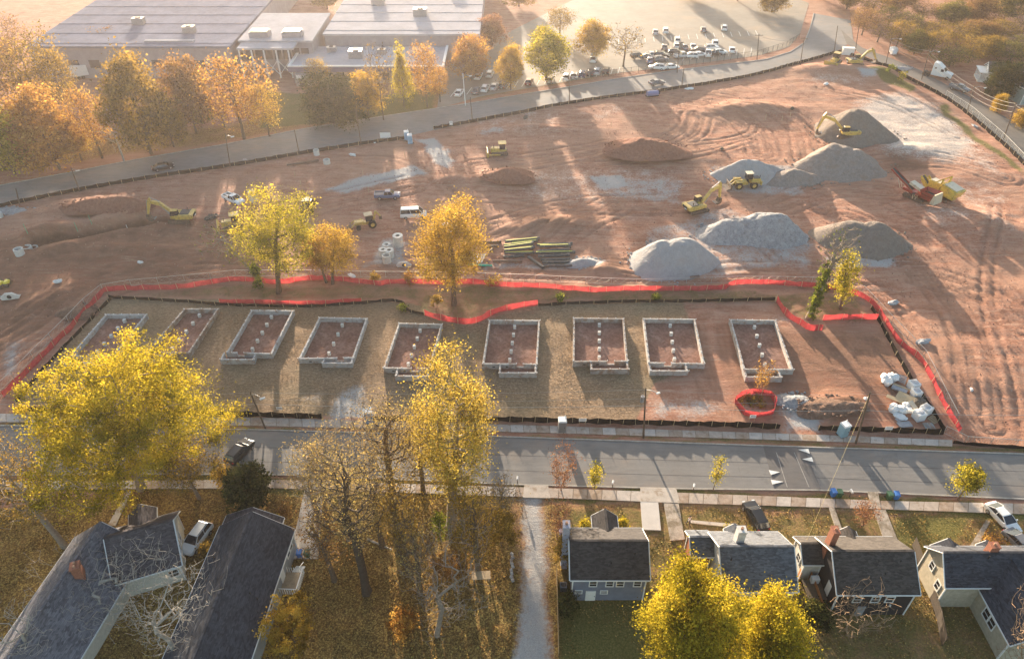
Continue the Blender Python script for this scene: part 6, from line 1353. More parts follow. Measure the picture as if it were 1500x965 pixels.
def sign(label, p, rz, w_, h_, z, tilt=0, lines=0):
    t = thing('sign_board', label, 'sign', p, rz)
    b = MB(); b.box((0, 0, z), (w_, .03, h_)); o = b.build('panel', M_WHITE, t)
    for s in (-1, 1):
        b = MB(); b.bar((s * w_ * .4, .04, -.2), (s * w_ * .4, .04, z + h_ * .45), .05, .05); b.build('post', M_STAKE, t)
    for k in range(lines):
        b = MB(); b.box((0, -.02, z + h_ * (.28 - k * .22)), (w_ * .7, .012, h_ * .09)); b.build('print_line', mat('print_grey', (.25, .25, .27), .6), o)
for a in [('blank white notice board on the silt fence left of the blue toilet', (411, 605), .9, .6), ('white notice board on the silt fence right of the grey toilet', (853, 622), 1.1, .6), ('white notice board on the near side of the orange mesh ring', (1101, 617), .9, .6), ('white notice board on the silt fence below the rubbish heap', (1299, 634), 1.1, .65), ('small white notice by the fence behind the sparse orange trees', (609, 616), .8, .5), ('small white notice right of the tall yellow green tree', (716, 618), .8, .5), ('white notice board on the far fence of the stone drive', (661, 186), .8, 1.0), ('flat grey board leaning at the far road beside the toilets', (565, 204), 2.6, 1.4)]:
    sign(a[0], P(*a[1]), 0, a[2], a[3], 1.0, lines=2 if a[2] < 2 else 0)
t = thing('site_box', 'white box cabin at the tip of the site by the junction', 'cabin', P(1241, 80), R(-8)); b = MB(); b.box((0, 0, 1.0), (3.4, 1.5, 2.0)); b.build('cabin_body', M_WHITE, t); b = MB(); b.box((0, 0, 2.05), (3.6, 1.7, .12)); b.build('lid', M_WHITE, t)
def mailbox(label, px, py):
    t = thing('mailbox', label, 'mailbox', P(px, py), RN.uniform(-.3, .3)); b = MB(); b.box((0, 0, .5), (.1, .1, 1.2)); b.build('post', M_POLE, t)
    b = MB(); b.prism([(-.13, 1.0), (.13, 1.0), (.13, 1.2), (.07, 1.3), (-.07, 1.3), (-.13, 1.2)], 'y', -.3, .25); b.build('box', mat('mail_grey', (.55, .55, .55), .4), t)
mailbox('grey mailbox on a post at the kerb left of a thin sapling', 1015, 719); mailbox('mailbox at the kerb right of the left pair of bins', 1244, 727); mailbox('mailbox at the kerb right of the large reddish bush', 897, 714); mailbox('mailbox at the kerb left of the gravel drive', 758, 708); mailbox('dark mailbox at the kerb above the pale driveway', 439, 703)
def stake(label, p, h, m, group): 
    b = MB(); b.box((0, 0, h / 2 - .1), (.07, .07, h + .2)); o = b.build('survey_stake', m, None); o.location = p; tag(o, label, 'stake', group)
sg = mat('stake_green', (.1, .4, .22), .6)
for (x, y), w_ in zip([(111, 332), (134, 327), (42, 345)], ('middle one of three', 'right one of three', 'left one of three')): stake('green tipped marker post by the trench, ' + w_, P(x, y), 2.0, sg, 'green marker posts along the trench')
stake('white marker post by the trench', P(181, 320), 1.9, M_WHITE, None)
for i, (x, y) in enumerate([(441, 272), (532, 257), (570, 243), (540, 282), (1145, 177), (1157, 172), (1121, 175), (895, 186), (925, 182), (984, 166), (432, 258), (593, 230)]): stake('pale wooden survey stake ' + ['above the long grey gravel strip', 'above the middle of the grey gravel strip', 'above the right half of the grey gravel strip', 'below the grey gravel strip', 'right of the looping tracks, second from the left', 'right of the looping tracks, third from the left', 'right of the looping tracks, leftmost', 'behind the red earth mound, on the left', 'behind the red earth mound, on the right', 'beside the looping tracks, in the far dirt', 'at the left end below the rusty long pipe', 'left of the stone drive'][i], P(x, y), 1.3, M_STAKE, 'pale survey stakes on the site')
# rubbish heap at the right end of the lots
M_BAG = mat('white_sheet', (.72, .71, .69), .6, .08, 3, .3); M_CARD = mat('cardboard', (.48, .36, .22), .85, .12, 2); M_GREYP = mat('grey_plastic', (.33, .33, .34), .7, .15, 3)
def bag(label, px, r, sq, seed, open_=False, name='bulk_bag'):
    rn = random.Random(seed); b = MB(); b.ball((0, 0, r * sq[2] * .8), r, 12, 8, sq, .8 if name == 'litter' else .35, rn); o = b.build(name, M_BAG, None, smooth=False); o.location = P(*px); o.rotation_euler = (0, 0, rn.random() * 3)
    return tag(o, label, 'bag')
bag('big white wrapped bale at the back left of the rubbish heap', (1297, 560), .95, (1.3, .9, .8), 1); bag('white wrapped bale just right of the back left bale', (1307, 556), .8, (1.1, .9, .8), 2); bag('white sack at the front left of the rubbish heap', (1308, 601), .85, (1.2, .8, .7), 3); bag('white sack in the middle front of the rubbish heap', (1319, 603), .8, (1, 1, .75), 4); bag('small white sack between the front sacks', (1326, 596), .6, (1, .9, .8), 5)
bag('crumpled white sheet below the front sacks', (1318, 611), .8, (1.2, .9, .35), 6, name='plastic_sheet')
def cube_bag(label, px, s, rz, full=True):
    t = thing('bulk_bag', label, 'bag', P(*px), rz); b = MB(); b.box((0, 0, s * .5), (s, s, s), taper=1.05); b.build('sack', M_BAG, t, bevel=.1)
    b = MB(); b.ball((0, 0, s * .96), s * .42, 8, 5, (1, 1, .3), .3); b.build('filling', mat('fill_grey', (.42, .42, .44), .9), t)
    for sx in (-1, 1):
        for sy in (-1, 1):
            b = MB(); b.bar((sx * s * .48, sy * s * .48, s), (sx * s * .3, sy * s * .3, s * 1.15), .06, .04); b.build('strap', M_BAG, t)
cube_bag('square white bulk bag at the back of the rubbish heap', (1336, 569), 1.35, .2); cube_bag('white bulk bag with grey filling behind the cardboard', (1340, 580), 1.25, .1); cube_bag('white bulk bag at the right end of the rubbish heap', (1354, 605), 1.35, .5); cube_bag('beige bulk bag at the front right of the rubbish heap', (1344, 613), 1.4, .25)
def board(label, px, d, rz, tilt, m, z=.1, cat='board', name='board'):
    b = MB(); b.box((0, 0, 0), d); o = b.build(name, m, None, bevel=.01); p = P(*px); p.z += z; o.location = p; o.rotation_euler = (tilt, 0, rz); tag(o, label, cat)
board('large tan cardboard sheet in the middle of the rubbish heap', (1325, 587), (2.6, 1.9, .06), R(-40), .15, M_CARD, .5); board('narrow tan cardboard strip left of the large sheet', (1311, 587), (2.6, .7, .06), R(-38), .1, M_CARD, .35); board('long timber plank across the grey sheets', (1322, 571), (3.0, .3, .08), R(-36), 0, M_WOOD, .5); board('grey sheet stack behind the cardboard', (1317, 571), (2.2, 1.2, .3), R(-35), .05, M_GREYP, .3); board('grey board lying in front of the rubbish heap', (1325, 622), (2.0, 1.1, .08), R(8), 0, M_GREYP, .08); board('small grey board at the front of the rubbish heap', (1317, 615), (1.0, .7, .08), R(20), 0, M_GREYP, .08)
board('tilted beige panel right of the front sacks', (1339, 602), (.8, 2.6, .08), R(18), .25, mat('panel_beige', (.5, .43, .33), .7), .6)
def pallet(label, px, rz, tilt, m=None, s=1.0):
    t = thing('pallet', label, 'pallet', P(*px), rz); t.rotation_euler = (tilt, 0, rz); t.scale = (s,) * 3
    for k in range(6):
        b = MB(); b.box((0, -.5 + k * .2, .14), (1.2, .11, .025)); b.build('deck_slat', m or M_WOOD, t)
    for k in range(3):
        b = MB(); b.box((-.54 + k * .54, 0, .07), (.1, 1.1, .11)); b.build('bearer', m or M_WOOD, t)
pallet('grey plastic lattice pallet behind the white bales', (1318, 556), R(-30), .3, M_GREYP, 1.4); pallet('wooden pallet at the right of the rubbish heap', (1367, 615), R(30), .1, M_WOOD, 1.1); pallet('pale lattice lying below the rubbish heap', (1361, 625), R(5), 0, M_CONC, 1.2)
b = MB(); b.box((0, 0, .35), (.8, .7, .7)); o = b.build('carton', M_WHITE, None, bevel=.03); o.location = P(1330, 603); tag(o, 'small white carton with a tan front beside the front sacks', 'box')
bag('dark broken scrap pile between the bulk bags', (1346, 592), 1.0, (1.2, 1, .5), 9, name='scrap_pile').data.materials[0] = mat('scrap_dark', (.12, .1, .08), .8, .6, 5)
for a in [('bright litter sack on the red dirt at the left', (86, 415), .8, (.5, 1.2, .6), 21), ('pale flat stone on the dirt above the orange fence', (206, 385), .55, (1.3, .9, .5), 22), ('white litter by the far road toilets', (517, 228), .9, (1.6, .7, .4), 23), ('white stones beside the low litter heap', (551, 208), .6, (2, .8, .4), 24), ('grey stone litter by the far road left of the pole', (360, 237), .9, (1.8, .8, .5), 25), ('pale stone litter by the far road above the dark red mound', (770, 173), .9, (1.8, .8, .4), 26), ('white litter below the far road right of the small blue tank', (1010, 131), .9, (2, .8, .4), 27), ('white litter on the red dirt near the top tip', (1210, 124), .8, (1.6, .9, .5), 28), ('grey rag on the dirt right of the orange fence corner', (1308, 445), .9, (1.6, .8, .4), 29), ('crumpled grey sheet on the dirt right of the lots', (1352, 501), .9, (2.0, .8, .35), 30), ('white bucket lying on the dirt at the right', (1423, 571), .35, (1.4, .8, .8), 31), ('grey tarpaulin on the verge by the side road', (1428, 186), .9, (1.8, .8, .35), 32), ('dark rubbish clump on the red dirt near the tracks', (1057, 219), .7, (1.4, .9, .6), 33), ('dark rubbish clump on the red dirt near the pale dust', (1160, 160), .7, (1.4, .9, .8), 34), ('wire coil litter by the gap of the orange fence', (515, 405), .8, (1.6, .8, .4), 35), ('white plastic on the earth beside the leaning pole', (1268, 585), .4, (1.2, .9, .7), 36), ('dark cable drum below the white pickup', (310, 320), 1.2, (1.5, 1, .5), 37)]:
    o = bag(a[0], a[1], a[2] * .72, a[3], a[4], name='litter'); o['category'] = 'litter'
    if 'dark' in a[0]: o.data.materials[0] = mat('scrap_dark', (.12, .1, .08))
    elif 'grey' in a[0]: o.data.materials[0] = M_GREYP

# ------------------------------------------------------------------ loose cover nobody could count
def litter_cover(name, m, px, count, size, asp, lift, seed, excl=(), flat_=.5):
    r = np.random.default_rng(seed); pts = GG(px); x0, x1 = min(p.x for p in pts), max(p.x for p in pts); y0, y1 = min(p.y for p in pts), max(p.y for p in pts)
    X = r.uniform(x0, x1, count * 3); Y = r.uniform(y0, y1, count * 3)
    ok = inside(X, Y, pts) & (fbm(X, Y, 3.0, seed, 3) > .36 + .22 * r.random(len(X)))
    for e in excl: ok &= ~inside(X, Y, GG(e))
    X, Y = X[ok][:count], Y[ok][:count]; n = len(X)
    i = np.clip(np.searchsorted(GX, X) - 1, 0, len(GX) - 2); j = np.clip(np.searchsorted(GY, Y) - 1, 0, len(GY) - 2)
    Z = np.maximum(GZ[j, i], GZ[j + 1, i + 1]) + lift
    c = np.column_stack([X, Y, Z]); nrm = np.column_stack([r.normal(0, flat_, n), r.normal(0, flat_, n), np.ones(n)]); nrm /= np.linalg.norm(nrm, axis=1, keepdims=True)
    t = np.cross(nrm, r.normal(0, 1, (n, 3))); t /= np.linalg.norm(t, axis=1, keepdims=True); b = np.cross(nrm, t); s = size * (.5 + r.random(n))[:, None]
    V = np.stack([c - t * s * .5, c + b * s * asp * .5 + nrm * s * .12, c + t * s * .5, c - b * s * asp * .5 + nrm * s * .12], 1).reshape(-1, 3)
    me = np_mesh(name, V, np.arange(n * 4).reshape(-1, 4)); at = me.attributes.new('tint', 'FLOAT', 'FACE'); at.data.foreach_set('value', r.random(n).astype(np.float32))
    o = link(name, me, m); o['kind'] = 'stuff'; return o
FDX = [[a[1], a[2], a[3], a[6], a[5], a[4]] for a in FD]
litter_cover('leaf_litter', leaf_mat('litter_leaf', [(0, (.11, .065, .028)), (.45, (.24, .145, .05)), (.8, (.37, .235, .075)), (1, (.52, .36, .1))], .15), [(-60, 716), (330, 712), (765, 722), (760, 965), (-60, 965)], 30000, .2, .8, .04, 301, [[(440, 715), (478, 715), (470, 820), (415, 820)], [(770, 730), (802, 730), (806, 970), (745, 970), (770, 850)]])
litter_cover('lawn_leaves', leaf_mat('lawn_leaf', [(0, (.13, .09, .03)), (.5, (.26, .16, .05)), (1, (.5, .36, .13))], .15), [(822, 738), (1300, 748), (1500, 756), (1540, 965), (822, 965)], 12000, .17, .7, .05, 302, [[(936, 730), (1000, 735), (1006, 795), (938, 780)], [(1210, 744), (1300, 746), (1320, 800), (1230, 800)], [(1005, 760), (1080, 766), (1080, 775), (1005, 768)]])
litter_cover('straw_cover', leaf_mat('straw_strand', [(0, (.2, .14, .085)), (.5, (.3, .21, .13)), (1, (.44, .32, .2))], .1), [(30, 590), (165, 440), (590, 446), (690, 478), (790, 450), (1005, 446), (1020, 480), (1030, 545), (950, 570), (930, 612), (700, 610), (380, 604)], 16000, .42, .13, .04, 303, FDX, .3)
litter_cover('dirt_clods', leaf_mat('clod_brown', [(0, (.2, .11, .08)), (.5, (.32, .19, .14)), (1, (.48, .34, .28))], .0), [(0, 312), (330, 250), (640, 205), (1000, 135), (1200, 100), (1320, 120), (1480, 240), (1500, 640), (1410, 630), (1290, 440), (1060, 414), (420, 408), (330, 405), (150, 430), (0, 570)], 14000, .2, .9, .03, 304, [[(1190, 110), (1330, 135), (1480, 260), (1400, 350), (1190, 250)]], 1.2)
# ------------------------------------------------------------------ houses
def shingle(name, c, var=.38):
    if name in _M: return _M[name]
    t = NT(name); co = t.co(); sep = t.n('SeparateXYZ', {'Vector': co}).outputs
    row = t.math('FRACT', t.math('MULTIPLY', sep[2], 9.0)); n = t.noise(.6, 5, .65); n2 = t.noise(6, 3, .7); vo = t.n('TexVoronoi', {'Vector': t.scaled((2.6, 2.6, 9)), 'Scale': 1.0}); v = t.n('SeparateColor', {'Color': vo.outputs['Color']}).outputs[0]
    f = t.math('ADD', t.math('MULTIPLY', n, .45), t.math('ADD', t.math('MULTIPLY', v, .3), t.math('MULTIPLY', n2, .25)))
    col = t.ramp(f, [(.25, tuple(x * (1 - var * 1.5) for x in c)), (.75, tuple(x * (1 + var * 1.5) for x in c))])
    col = t.mix(t.math('MULTIPLY', t.math('LESS_THAN', row, .16), .45), col, tuple(x * .45 for x in c))
    t.bsdf(col, .9, t.bump(t.math('ADD', row, n2), .35, .03), 0, .2); _M[name] = t.m; return t.m
def siding(name, c):
    if name in _M: return _M[name]
    t = NT(name); sep = t.n('SeparateXYZ', {'Vector': t.co()}).outputs; row = t.math('FRACT', t.math('MULTIPLY', sep[2], 5.5)); n = t.noise(1.2, 5, .6)
    col = t.ramp(n, [(.3, tuple(x * .85 for x in c)), (.7, tuple(x * 1.1 for x in c))]); col = t.mix(t.math('MULTIPLY', t.math('LESS_THAN', row, .14), .4), col, tuple(x * .5 for x in c))
    t.bsdf(col, .7, t.bump(row, .3, .03), 0, .3); _M[name] = t.m; return t.m
M_BRICK = mat('chimney_brick', (.32, .13, .08), .85, .3, 8, .3); M_TRIM = mat('white_trim', (.72, .71, .68), .55, .05, 2)
def house(label, a, b, W, hw, pitch, wallm, roofm, over=.35, eo=.35, cat='house', trim=True):
    """a, b: ends of the ridge on plan; local x runs along the ridge, local -y is the side nearer the camera"""
    c = (a + b) / 2; L = (b - a).length; rz = ang(a, b)
    t = thing('house', label, cat, (c.x, c.y, 0), rz); wing(t, 0, 0, 0, L, W, hw, pitch, wallm, roofm, over, eo, trim); return t
def wing(t, x, y, r, L, W, hw, pitch, wallm, roofm, over=.35, eo=.35, trim=True, names=('wall', 'roof')):
    T_ = Matrix.Translation((x, y, 0)) @ Matrix.Rotation(r, 4, 'Z'); w2 = W / 2; l2 = L / 2 - eo; hr = hw + w2 * pitch
    mb = MB(); mb.T = T_; mb.prism([(-w2 + .3, -.3), (-w2 + .3, hw + .3 * pitch - .06), (0, hr - .06), (w2 - .3, hw + .3 * pitch - .06), (w2 - .3, -.3)], 'x', -l2, l2); mb.build(names[0], wallm, t)
    mb = MB(); mb.T = T_; th = .16
    for s in (-1, 1):
        mb.prism([(0, hr), (s * w2, hw), (s * w2, hw + th), (0, hr + th)], 'x', -l2 - eo, l2 + eo)
    rf = mb.build(names[1], roofm, t)
    mb = MB(); mb.T = T_; mb.bar((-l2 - eo, 0, hr + th + .02), (l2 + eo, 0, hr + th + .02), .28, .07); mb.build('ridge_cap', roofm, rf)
    if trim:
        mb = MB(); mb.T = T_
        for s in (-1, 1):
            mb = MB(); mb.T = T_; mb.bar((-l2 - eo, s * (w2 + .03), hw + .04), (l2 + eo, s * (w2 + .03), hw + .04), .1, .16); mb.build('gutter', M_TRIM, rf)
            for e in (-1, 1):
                mb = MB(); mb.T = T_; mb.bar((e * (l2 + eo + .02), 0, hr + .02), (e * (l2 + eo + .02), s * w2, hw + .02), .05, .22, up=(1, 0, 0)); mb.build('barge_board', M_TRIM, rf)
                mb = MB(); mb.T = T_; mb.box((e * (l2 + .012), s * (w2 - .3 + .012), hw / 2), (.14, .14, hw)); mb.build('corner_board', M_TRIM, t)
    return rf
def window(t, x, y, z, w_, h_, r=0.0, panes=2, name='window'):
    """r: heading of the outward normal, 0 = local -y"""
    T_ = Matrix.Translation((x, y, z)) @ Matrix.Rotation(r, 4, 'Z')
    mb = MB(); mb.T = T_; f = .1
    for s in (-1, 1):
        mb.box((s * (w_ / 2 + f / 2), -.03, 0), (f, .1, h_ + 2 * f)); mb.box((0, -.03, s * (h_ / 2 + f / 2)), (w_, .1, f))
    mb.box((0, -.035, 0), (w_, .05, .05)); o = mb.build(name, M_TRIM, t)
    for k in range(panes):
        mb = MB(); mb.T = T_; mb.box((0, -.005, h_ / 4 * (1 - 2 * k) if panes == 2 else 0), (w_, .03, h_ / panes - .02)); mb.build('pane', M_GLASS, o)
def chimney(rf, x, y, z0, z1, w_, d_, m, cap=True):
    mb = MB(); mb.box((x, y, (z0 + z1) / 2), (w_, d_, z1 - z0)); o = mb.build('chimney', m, rf)
    return o
def chimney_pot(t, x, y, z):
    mb = MB(); mb.cyl((x, y, z - .05), (x, y, z + .3), .16, .14, 10); mb.build('chimney_pot', mat('clay_pot', (.4, .22, .14), .8), t)
def vents(rf, pts):
    for x, y, z in pts:
        mb = MB(); mb.cyl((x, y, z - .1), (x, y, z + .4), .09, .09, 7); mb.build('roof_vent', M_DARK, rf)
V3 = lambda x, y: Vector((x, y, 0))
SH_DK, SH_BL, SH_BR, SH_NV, SH_PUR = shingle('shingle_charcoal', (.055, .05, .049)), shingle('shingle_blue_grey', (.105, .113, .128)), shingle('shingle_brown', (.066, .058, .053)), shingle('shingle_navy', (.05, .054, .066)), shingle('shingle_purple', (.085, .075, .08))
# blue cottage
h = house('blue grey sided cottage with a dark roof and white framed back windows', V3(6.5, 49.8), V3(15.4, 49.8), 6.95, 4.4, .7, siding('siding_blue', (.17, .19, .25)), SH_DK)
yb = -3.18
for x, z, w_, hh in ((-1.8, 3.4, .75, .95), (.07, 3.4, .75, .95), (1.25, 3.4, .75, .95), (-3.35, 1.75, .7, .5), (-.45, 1.7, .7, .5), (3.2, 3.4, .75, .95)): window(h, x, yb, z, w_, hh)
mb = MB(); mb.box((-1.95, yb - .02, .95), (1.15, .1, 1.9)); d = mb.build('door', M_TRIM, h); mb = MB(); mb.box((-1.5, yb - .1, .95), (.06, .08, .12)); mb.build('handle', M_DARK, d)
wing(h, .25, 4.1, PI / 2, 3.2, 3.1, 3.8, .85, siding('siding_blue', (.17, .19, .25)), SH_DK, names=('porch_wall', 'porch_roof'))
mb = MB(); mb.box((-4.75, 1.4, 4.0), (.75, 1.0, 8.0)); mb.box((-4.75, 1.4, 8.05), (.85, 1.1, .15)); mb.build('chimney', mat('whitewash_brick', (.36, .36, .42), .85, .3, 8, .3), h); chimney_pot(h, -4.75, 1.4, 8.2)
vents(h, [(.2, -2.0, 5.55), (2.9, -1.2, 6.1)]); mb = MB(); mb.box((4.6, -1.2, 1.6), (.9, .1, 1.8)); mb.build('side_porch_rail', M_TRIM, h)
# pale roofed cottage
h = house('cottage with a pale front slope, blue grey back slope and white chimney', V3(23.3, 48.95), V3(31.6, 48.95), 7.9, 4.2, .7, mat('render_cream', (.55, .52, .46), .8, .1, 2), SH_BL)
wing(h, -5.2, 3.0, 0, 2.7, 3.7, 3.2, .7, siding('siding_red', (.35, .12, .06)), SH_BL, names=('wing_wall', 'wing_roof')); wing(h, -1.0, 3.6, PI / 2, 2.0, 2.3, 3.9, .85, mat('render_cream', (.55, .52, .46)), SH_BL, names=('porch_wall', 'porch_roof'))
mb = MB(); mb.box((-1.6, 1.3, 6.7), (.9, .9, 3.4)); mb.box((-1.6, 1.3, 8.42), (1.0, 1.0, .12)); mb.build('chimney', mat('chimney_white', (.6, .58, .55), .8), h); chimney_pot(h, -1.6, 1.3, 8.5)
vents(h, [(-3.0, -1.2, 6.25)]); window(h, 0, -3.66, 2.9, .8, 1.1); window(h, 2.0, -3.66, 2.9, .8, 1.1); window(h, -3.82, -1.5, 3.6, .8, 1.0, -PI / 2)
# black walled cottage
h = house('black walled cottage with brown roof, red brick chimney and side wing', V3(35.7, 48.3), V3(44.8, 48.3), 7.55, 4.4, .7, siding('siding_black', (.03, .028, .03)), SH_BR)
for x in (-1.9, .1, 1.7): window(h, x, -3.5, 3.2, .8, 1.0)
wing(h, -5.3, 2.7, 0, 2.6, 3.9, 3.2, .7, mat('render_cream', (.55, .52, .46)), SH_BR, names=('wing_wall', 'wing_roof')); wing(h, -.4, 3.9, PI / 2, 2.0, 2.2, 3.9, .85, siding('siding_black', (.03, .028, .03)), SH_BR, names=('porch_wall', 'porch_roof'))
mb = MB(); mb.box((-3.95, 1.8, 5.0), (.7, 1.0, 7.0)); mb.box((-3.95, 1.8, 8.55), (.8, 1.1, .14)); mb.build('chimney', M_BRICK, h); chimney_pot(h, -3.95, 1.8, 8.6); vents(h, [(2.9, -.9, 6.3), (1.0, -2.0, 5.6)])
window(h, -6.26, 2.6, 2.0, .9, 1.2, -PI / 2); mb = MB(); mb.box((-4.21, -1.5, 2.2), (.06, .9, 2.0)); d = mb.build('side_door', M_TRIM, h)
mb = MB(); mb.box((-5.2, -.9, .9), (2.2, 2.6, .14)); mb.build('deck', mat('deck_dark', (.12, .09, .06), .8), h); mb = MB(); mb.box((-5.0, .1, 1.4), (.9, .6, .8)); mb.build('deck_chest', M_TRIM, h)
for x, y in ((-6.2, -2.1), (-4.3, -2.1)): mb = MB(); mb.box((x, y, .45), (.12, .12, .9)); mb.build('deck_post', M_WOOD, h)
mb = MB(); mb.box((-1.0, -3.6, .95), (.9, .08, 1.9)); mb.build('back_door', mat('door_grey', (.25, .25, .26)), h); mb = MB(); mb.box((2.1, -3.55, 2.0), (.18, .12, .3)); mb.build('wall_lamp', M_TRIM, h)
# right cottage
h = house('navy roofed cottage at the right edge with cream gable wall and brick chimney', V3(48.1, 48.2), V3(61.0, 48.2), 5.4, 4.2, 1.0, mat('render_sand', (.42, .37, .28), .85, .15, 2), SH_NV)
wing(h, 1.2, -4.4, PI / 2, 9.0, 7.0, 3.4, .85, mat('render_sand', (.42, .37, .28)), SH_NV, names=('wing_wall', 'wing_roof')); wing(h, -3.6, 2.2, PI / 2, 2.2, 3.4, 3.5, .8, mat('render_sand', (.42, .37, .28)), SH_NV, names=('porch_wall', 'porch_roof')); wing(h, .9, 2.2, PI / 2, 2.0, 2.0, 3.8, .8, mat('render_sand', (.42, .37, .28)), SH_NV, names=('dormer_wall', 'dormer_roof'))
mb = MB(); mb.box((-.9, .4, 6.7), (.95, .8, 2.2)); mb.box((-.9, .4, 7.85), (1.05, .9, .12)); mb.build('chimney', M_BRICK, h); chimney_pot(h, -.9, .4, 7.9); vents(h, [(-1.6, -.5, 6.7), (2.6, -1.6, 6.0)])
window(h, -6.12, .7, 3.4, .7, 1.1, -PI / 2); window(h, -6.12, -1.3, 2.6, .7, 1.2, -PI / 2, 1); window(h, -2.02, -4.6, 2.2, .9, 1.3, -PI / 2); window(h, -2.02, -5.7, 2.2, .9, 1.3, -PI / 2); window(h, 1.2, -8.57, 2.4, 1.0, 1.3)
# long gable house
ra, rb = G(369, 750, 6.4), G(312, 893, 6.4); rb = rb + (rb - ra).normalized() * 6.0; ra.z = rb.z = 0
dv = (rb - ra).normalized()
h = house('long house with a dark charcoal gable roof beside the concrete driveway', rb + dv * 4.0, ra, 9.2, 3.3, .68, siding('siding_grey', (.34, .35, .36)), SH_NV)
Lh = (ra - rb).length + 4.0
wing(h, Lh / 2 + .2, .9, 0, 3.2, 7.2, 3.0, .5, siding('siding_grey', (.34, .35, .36)), SH_PUR, names=('porch_wall', 'porch_roof'))
for k, x in enumerate((Lh / 2 - 1.6, Lh / 2 - 2.6, Lh / 2 - 9.3, Lh / 2 - 12.0)): window(h, x, -4.31, 2.4, .75, 1.1)
mb = MB(); mb.box((Lh / 2 - 5.2, -4.33, 1.9), (1.0, .08, 2.0)); mb.build('side_door', M_TRIM, h)
mb = MB(); mb.box((Lh / 2 - 5.6, -5.4, .85), (2.8, 2.2, .14)); dk = mb.build('deck', mat('deck_tan', (.35, .27, .18), .8), h)
mb = MB()
for k in range(12): mb.box((Lh / 2 - 7.0 + k * .254, -6.45, 1.4), (.06, .06, 1.0))
for k in range(8): mb.box((Lh / 2 - 7.0, -4.5 - k * .27, 1.4), (.06, .06, 1.0)); mb.box((Lh / 2 - 4.2, -4.5 - k * .27, 1.4), (.06, .06, 1.0))
mb.bar((Lh / 2 - 7.0, -6.45, 1.92), (Lh / 2 - 4.2, -6.45, 1.92), .1, .08); mb.bar((Lh / 2 - 7.0, -6.45, 1.92), (Lh / 2 - 7.0, -4.4, 1.92), .1, .08); mb.build('white_railing', M_TRIM, dk)
mb = MB()
for k in range(4): mb.box((Lh / 2 - 3.9 + k * .3, -5.5, .75 - k * .2), (.3, 1.1, .08))
mb.bar((Lh / 2 - 4.1, -6.0, 1.85), (Lh / 2 - 2.9, -6.0, 1.1), .08, .08); mb.build('deck_steps', M_TRIM, dk)
vents(h, [(Lh / 2 - 9.5, -2.6, 4.75), (Lh / 2 - 9.8, -3.4, 4.2), (Lh / 2 - 5, 3.2, 4.3)])
# cross gabled house
a1, b1 = G(166, 785, 6.6), G(254, 764, 6.2); a1.z = b1.z = 0
h = house('cream cross gabled house with a grey streaked roof under the bare white tree', a1 - (b1 - a1).normalized() * 1.0, b1, 8.2, 3.1, .82, mat('render_ivory', (.58, .54, .45), .8, .1, 2), SH_PUR)
L1 = (b1 - a1).length + 1.0
pa_, pb2 = G(147, 763, 6.5), G(62, 888, 6.5); hi = Matrix.Rotation(-h.rotation_euler.z, 4, 'Z') @ Matrix.Translation(-Vector(h.location))
qa, qb = hi @ Vector((pa_.x, pa_.y, 0)), hi @ Vector((pb2.x, pb2.y, 0)); qb = qb + (qb - qa).normalized() * 6; qm = (qa + qb) / 2
wing(h, qm.x, qm.y, ang(qb, qa), (qa - qb).length, 9.4, 2.5, .80, mat('render_ivory', (.58, .54, .45)), shingle('shingle_grey', (.15, .145, .16)), names=('wing_wall', 'wing_roof')); wing(h, -L1 / 2 + 3.2, 3.6, PI / 2, 3.6, 3.2, 3.4, .85, mat('render_ivory', (.58, .54, .45)), SH_PUR, names=('porch_wall', 'porch_roof'))
mb = MB(); mb.box((-L1 / 2 - 2.6, -3.2, 4.0), (.9, 1.0, 6.4)); mb.box((-L1 / 2 - 2.6, -3.2, 7.25), (1.05, 1.15, .14)); mb.build('chimney', M_BRICK, h); chimney_pot(h, -L1 / 2 - 2.6, -3.0, 7.3); chimney_pot(h, -L1 / 2 - 2.6, -3.45, 7.3)
window(h, L1 / 2 - .36, .7, 2.3, 1.0, 1.3, PI / 2); window(h, L1 / 2 - .36, -1.0, 2.3, 1.0, 1.3, PI / 2); window(h, L1 / 2 - 1.2, -3.82, 1.9, 1.0, 1.2)
# garden fences and small yard things
def board_fence(label, px, h_, m, step=.15):
    q0 = [Vector((p.x, p.y, 0)) for p in GG(px)]; L = sum((b - a).length for a, b in zip(q0[:-1], q0[1:])); n = min(290, int(L / step)); q = resample(q0, n + 1); c = q[0]
    t = thing('board_fence', label, 'fence', (c.x, c.y, 0)); b = MB(); b.box((0, 0, h_ / 2 - .1), (step * .92, .03, h_ + .2)); me = b.mesh('board')
    for k in range(n):
        p_ = q[k]; d = q[k + 1] - q[k]; o = link('board', me, m, t); o.location = p_ - c + d / 2 + Vector((0, 0, RN.uniform(-.03, .03))); o.rotation_euler = (0, 0, math.atan2(d.y, d.x))
    mb = MB(); mb.tube([p_ - c + Vector((0, .05, h_ * .8)) for p_ in q], .05, 4); mb.build('rail', m, t)
board_fence('lit orange wood fence beside the black walled cottage deck', [(1183, 846), (1192, 868), (1204, 902)], 1.6, mat('fence_orange', (.4, .18, .07), .8, .25, 3)); board_fence('dark wood fence between the black walled and navy roofed cottages', [(1336, 798), (1350, 840), (1372, 905), (1380, 945)], 1.7, mat('fence_dark', (.07, .055, .042), .85, .3, 3))
board_fence('tan board fence along the gravel drive beside the blue cottage', [(815, 838), (816, 880), (818, 960)], 1.5, mat('fence_tan', (.36, .25, .13), .8, .25, 3)); board_fence('short orange gate fence right of the pale roofed cottage', [(1166, 832), (1170, 850)], 1.6, mat('fence_orange', (.4, .18, .07)))
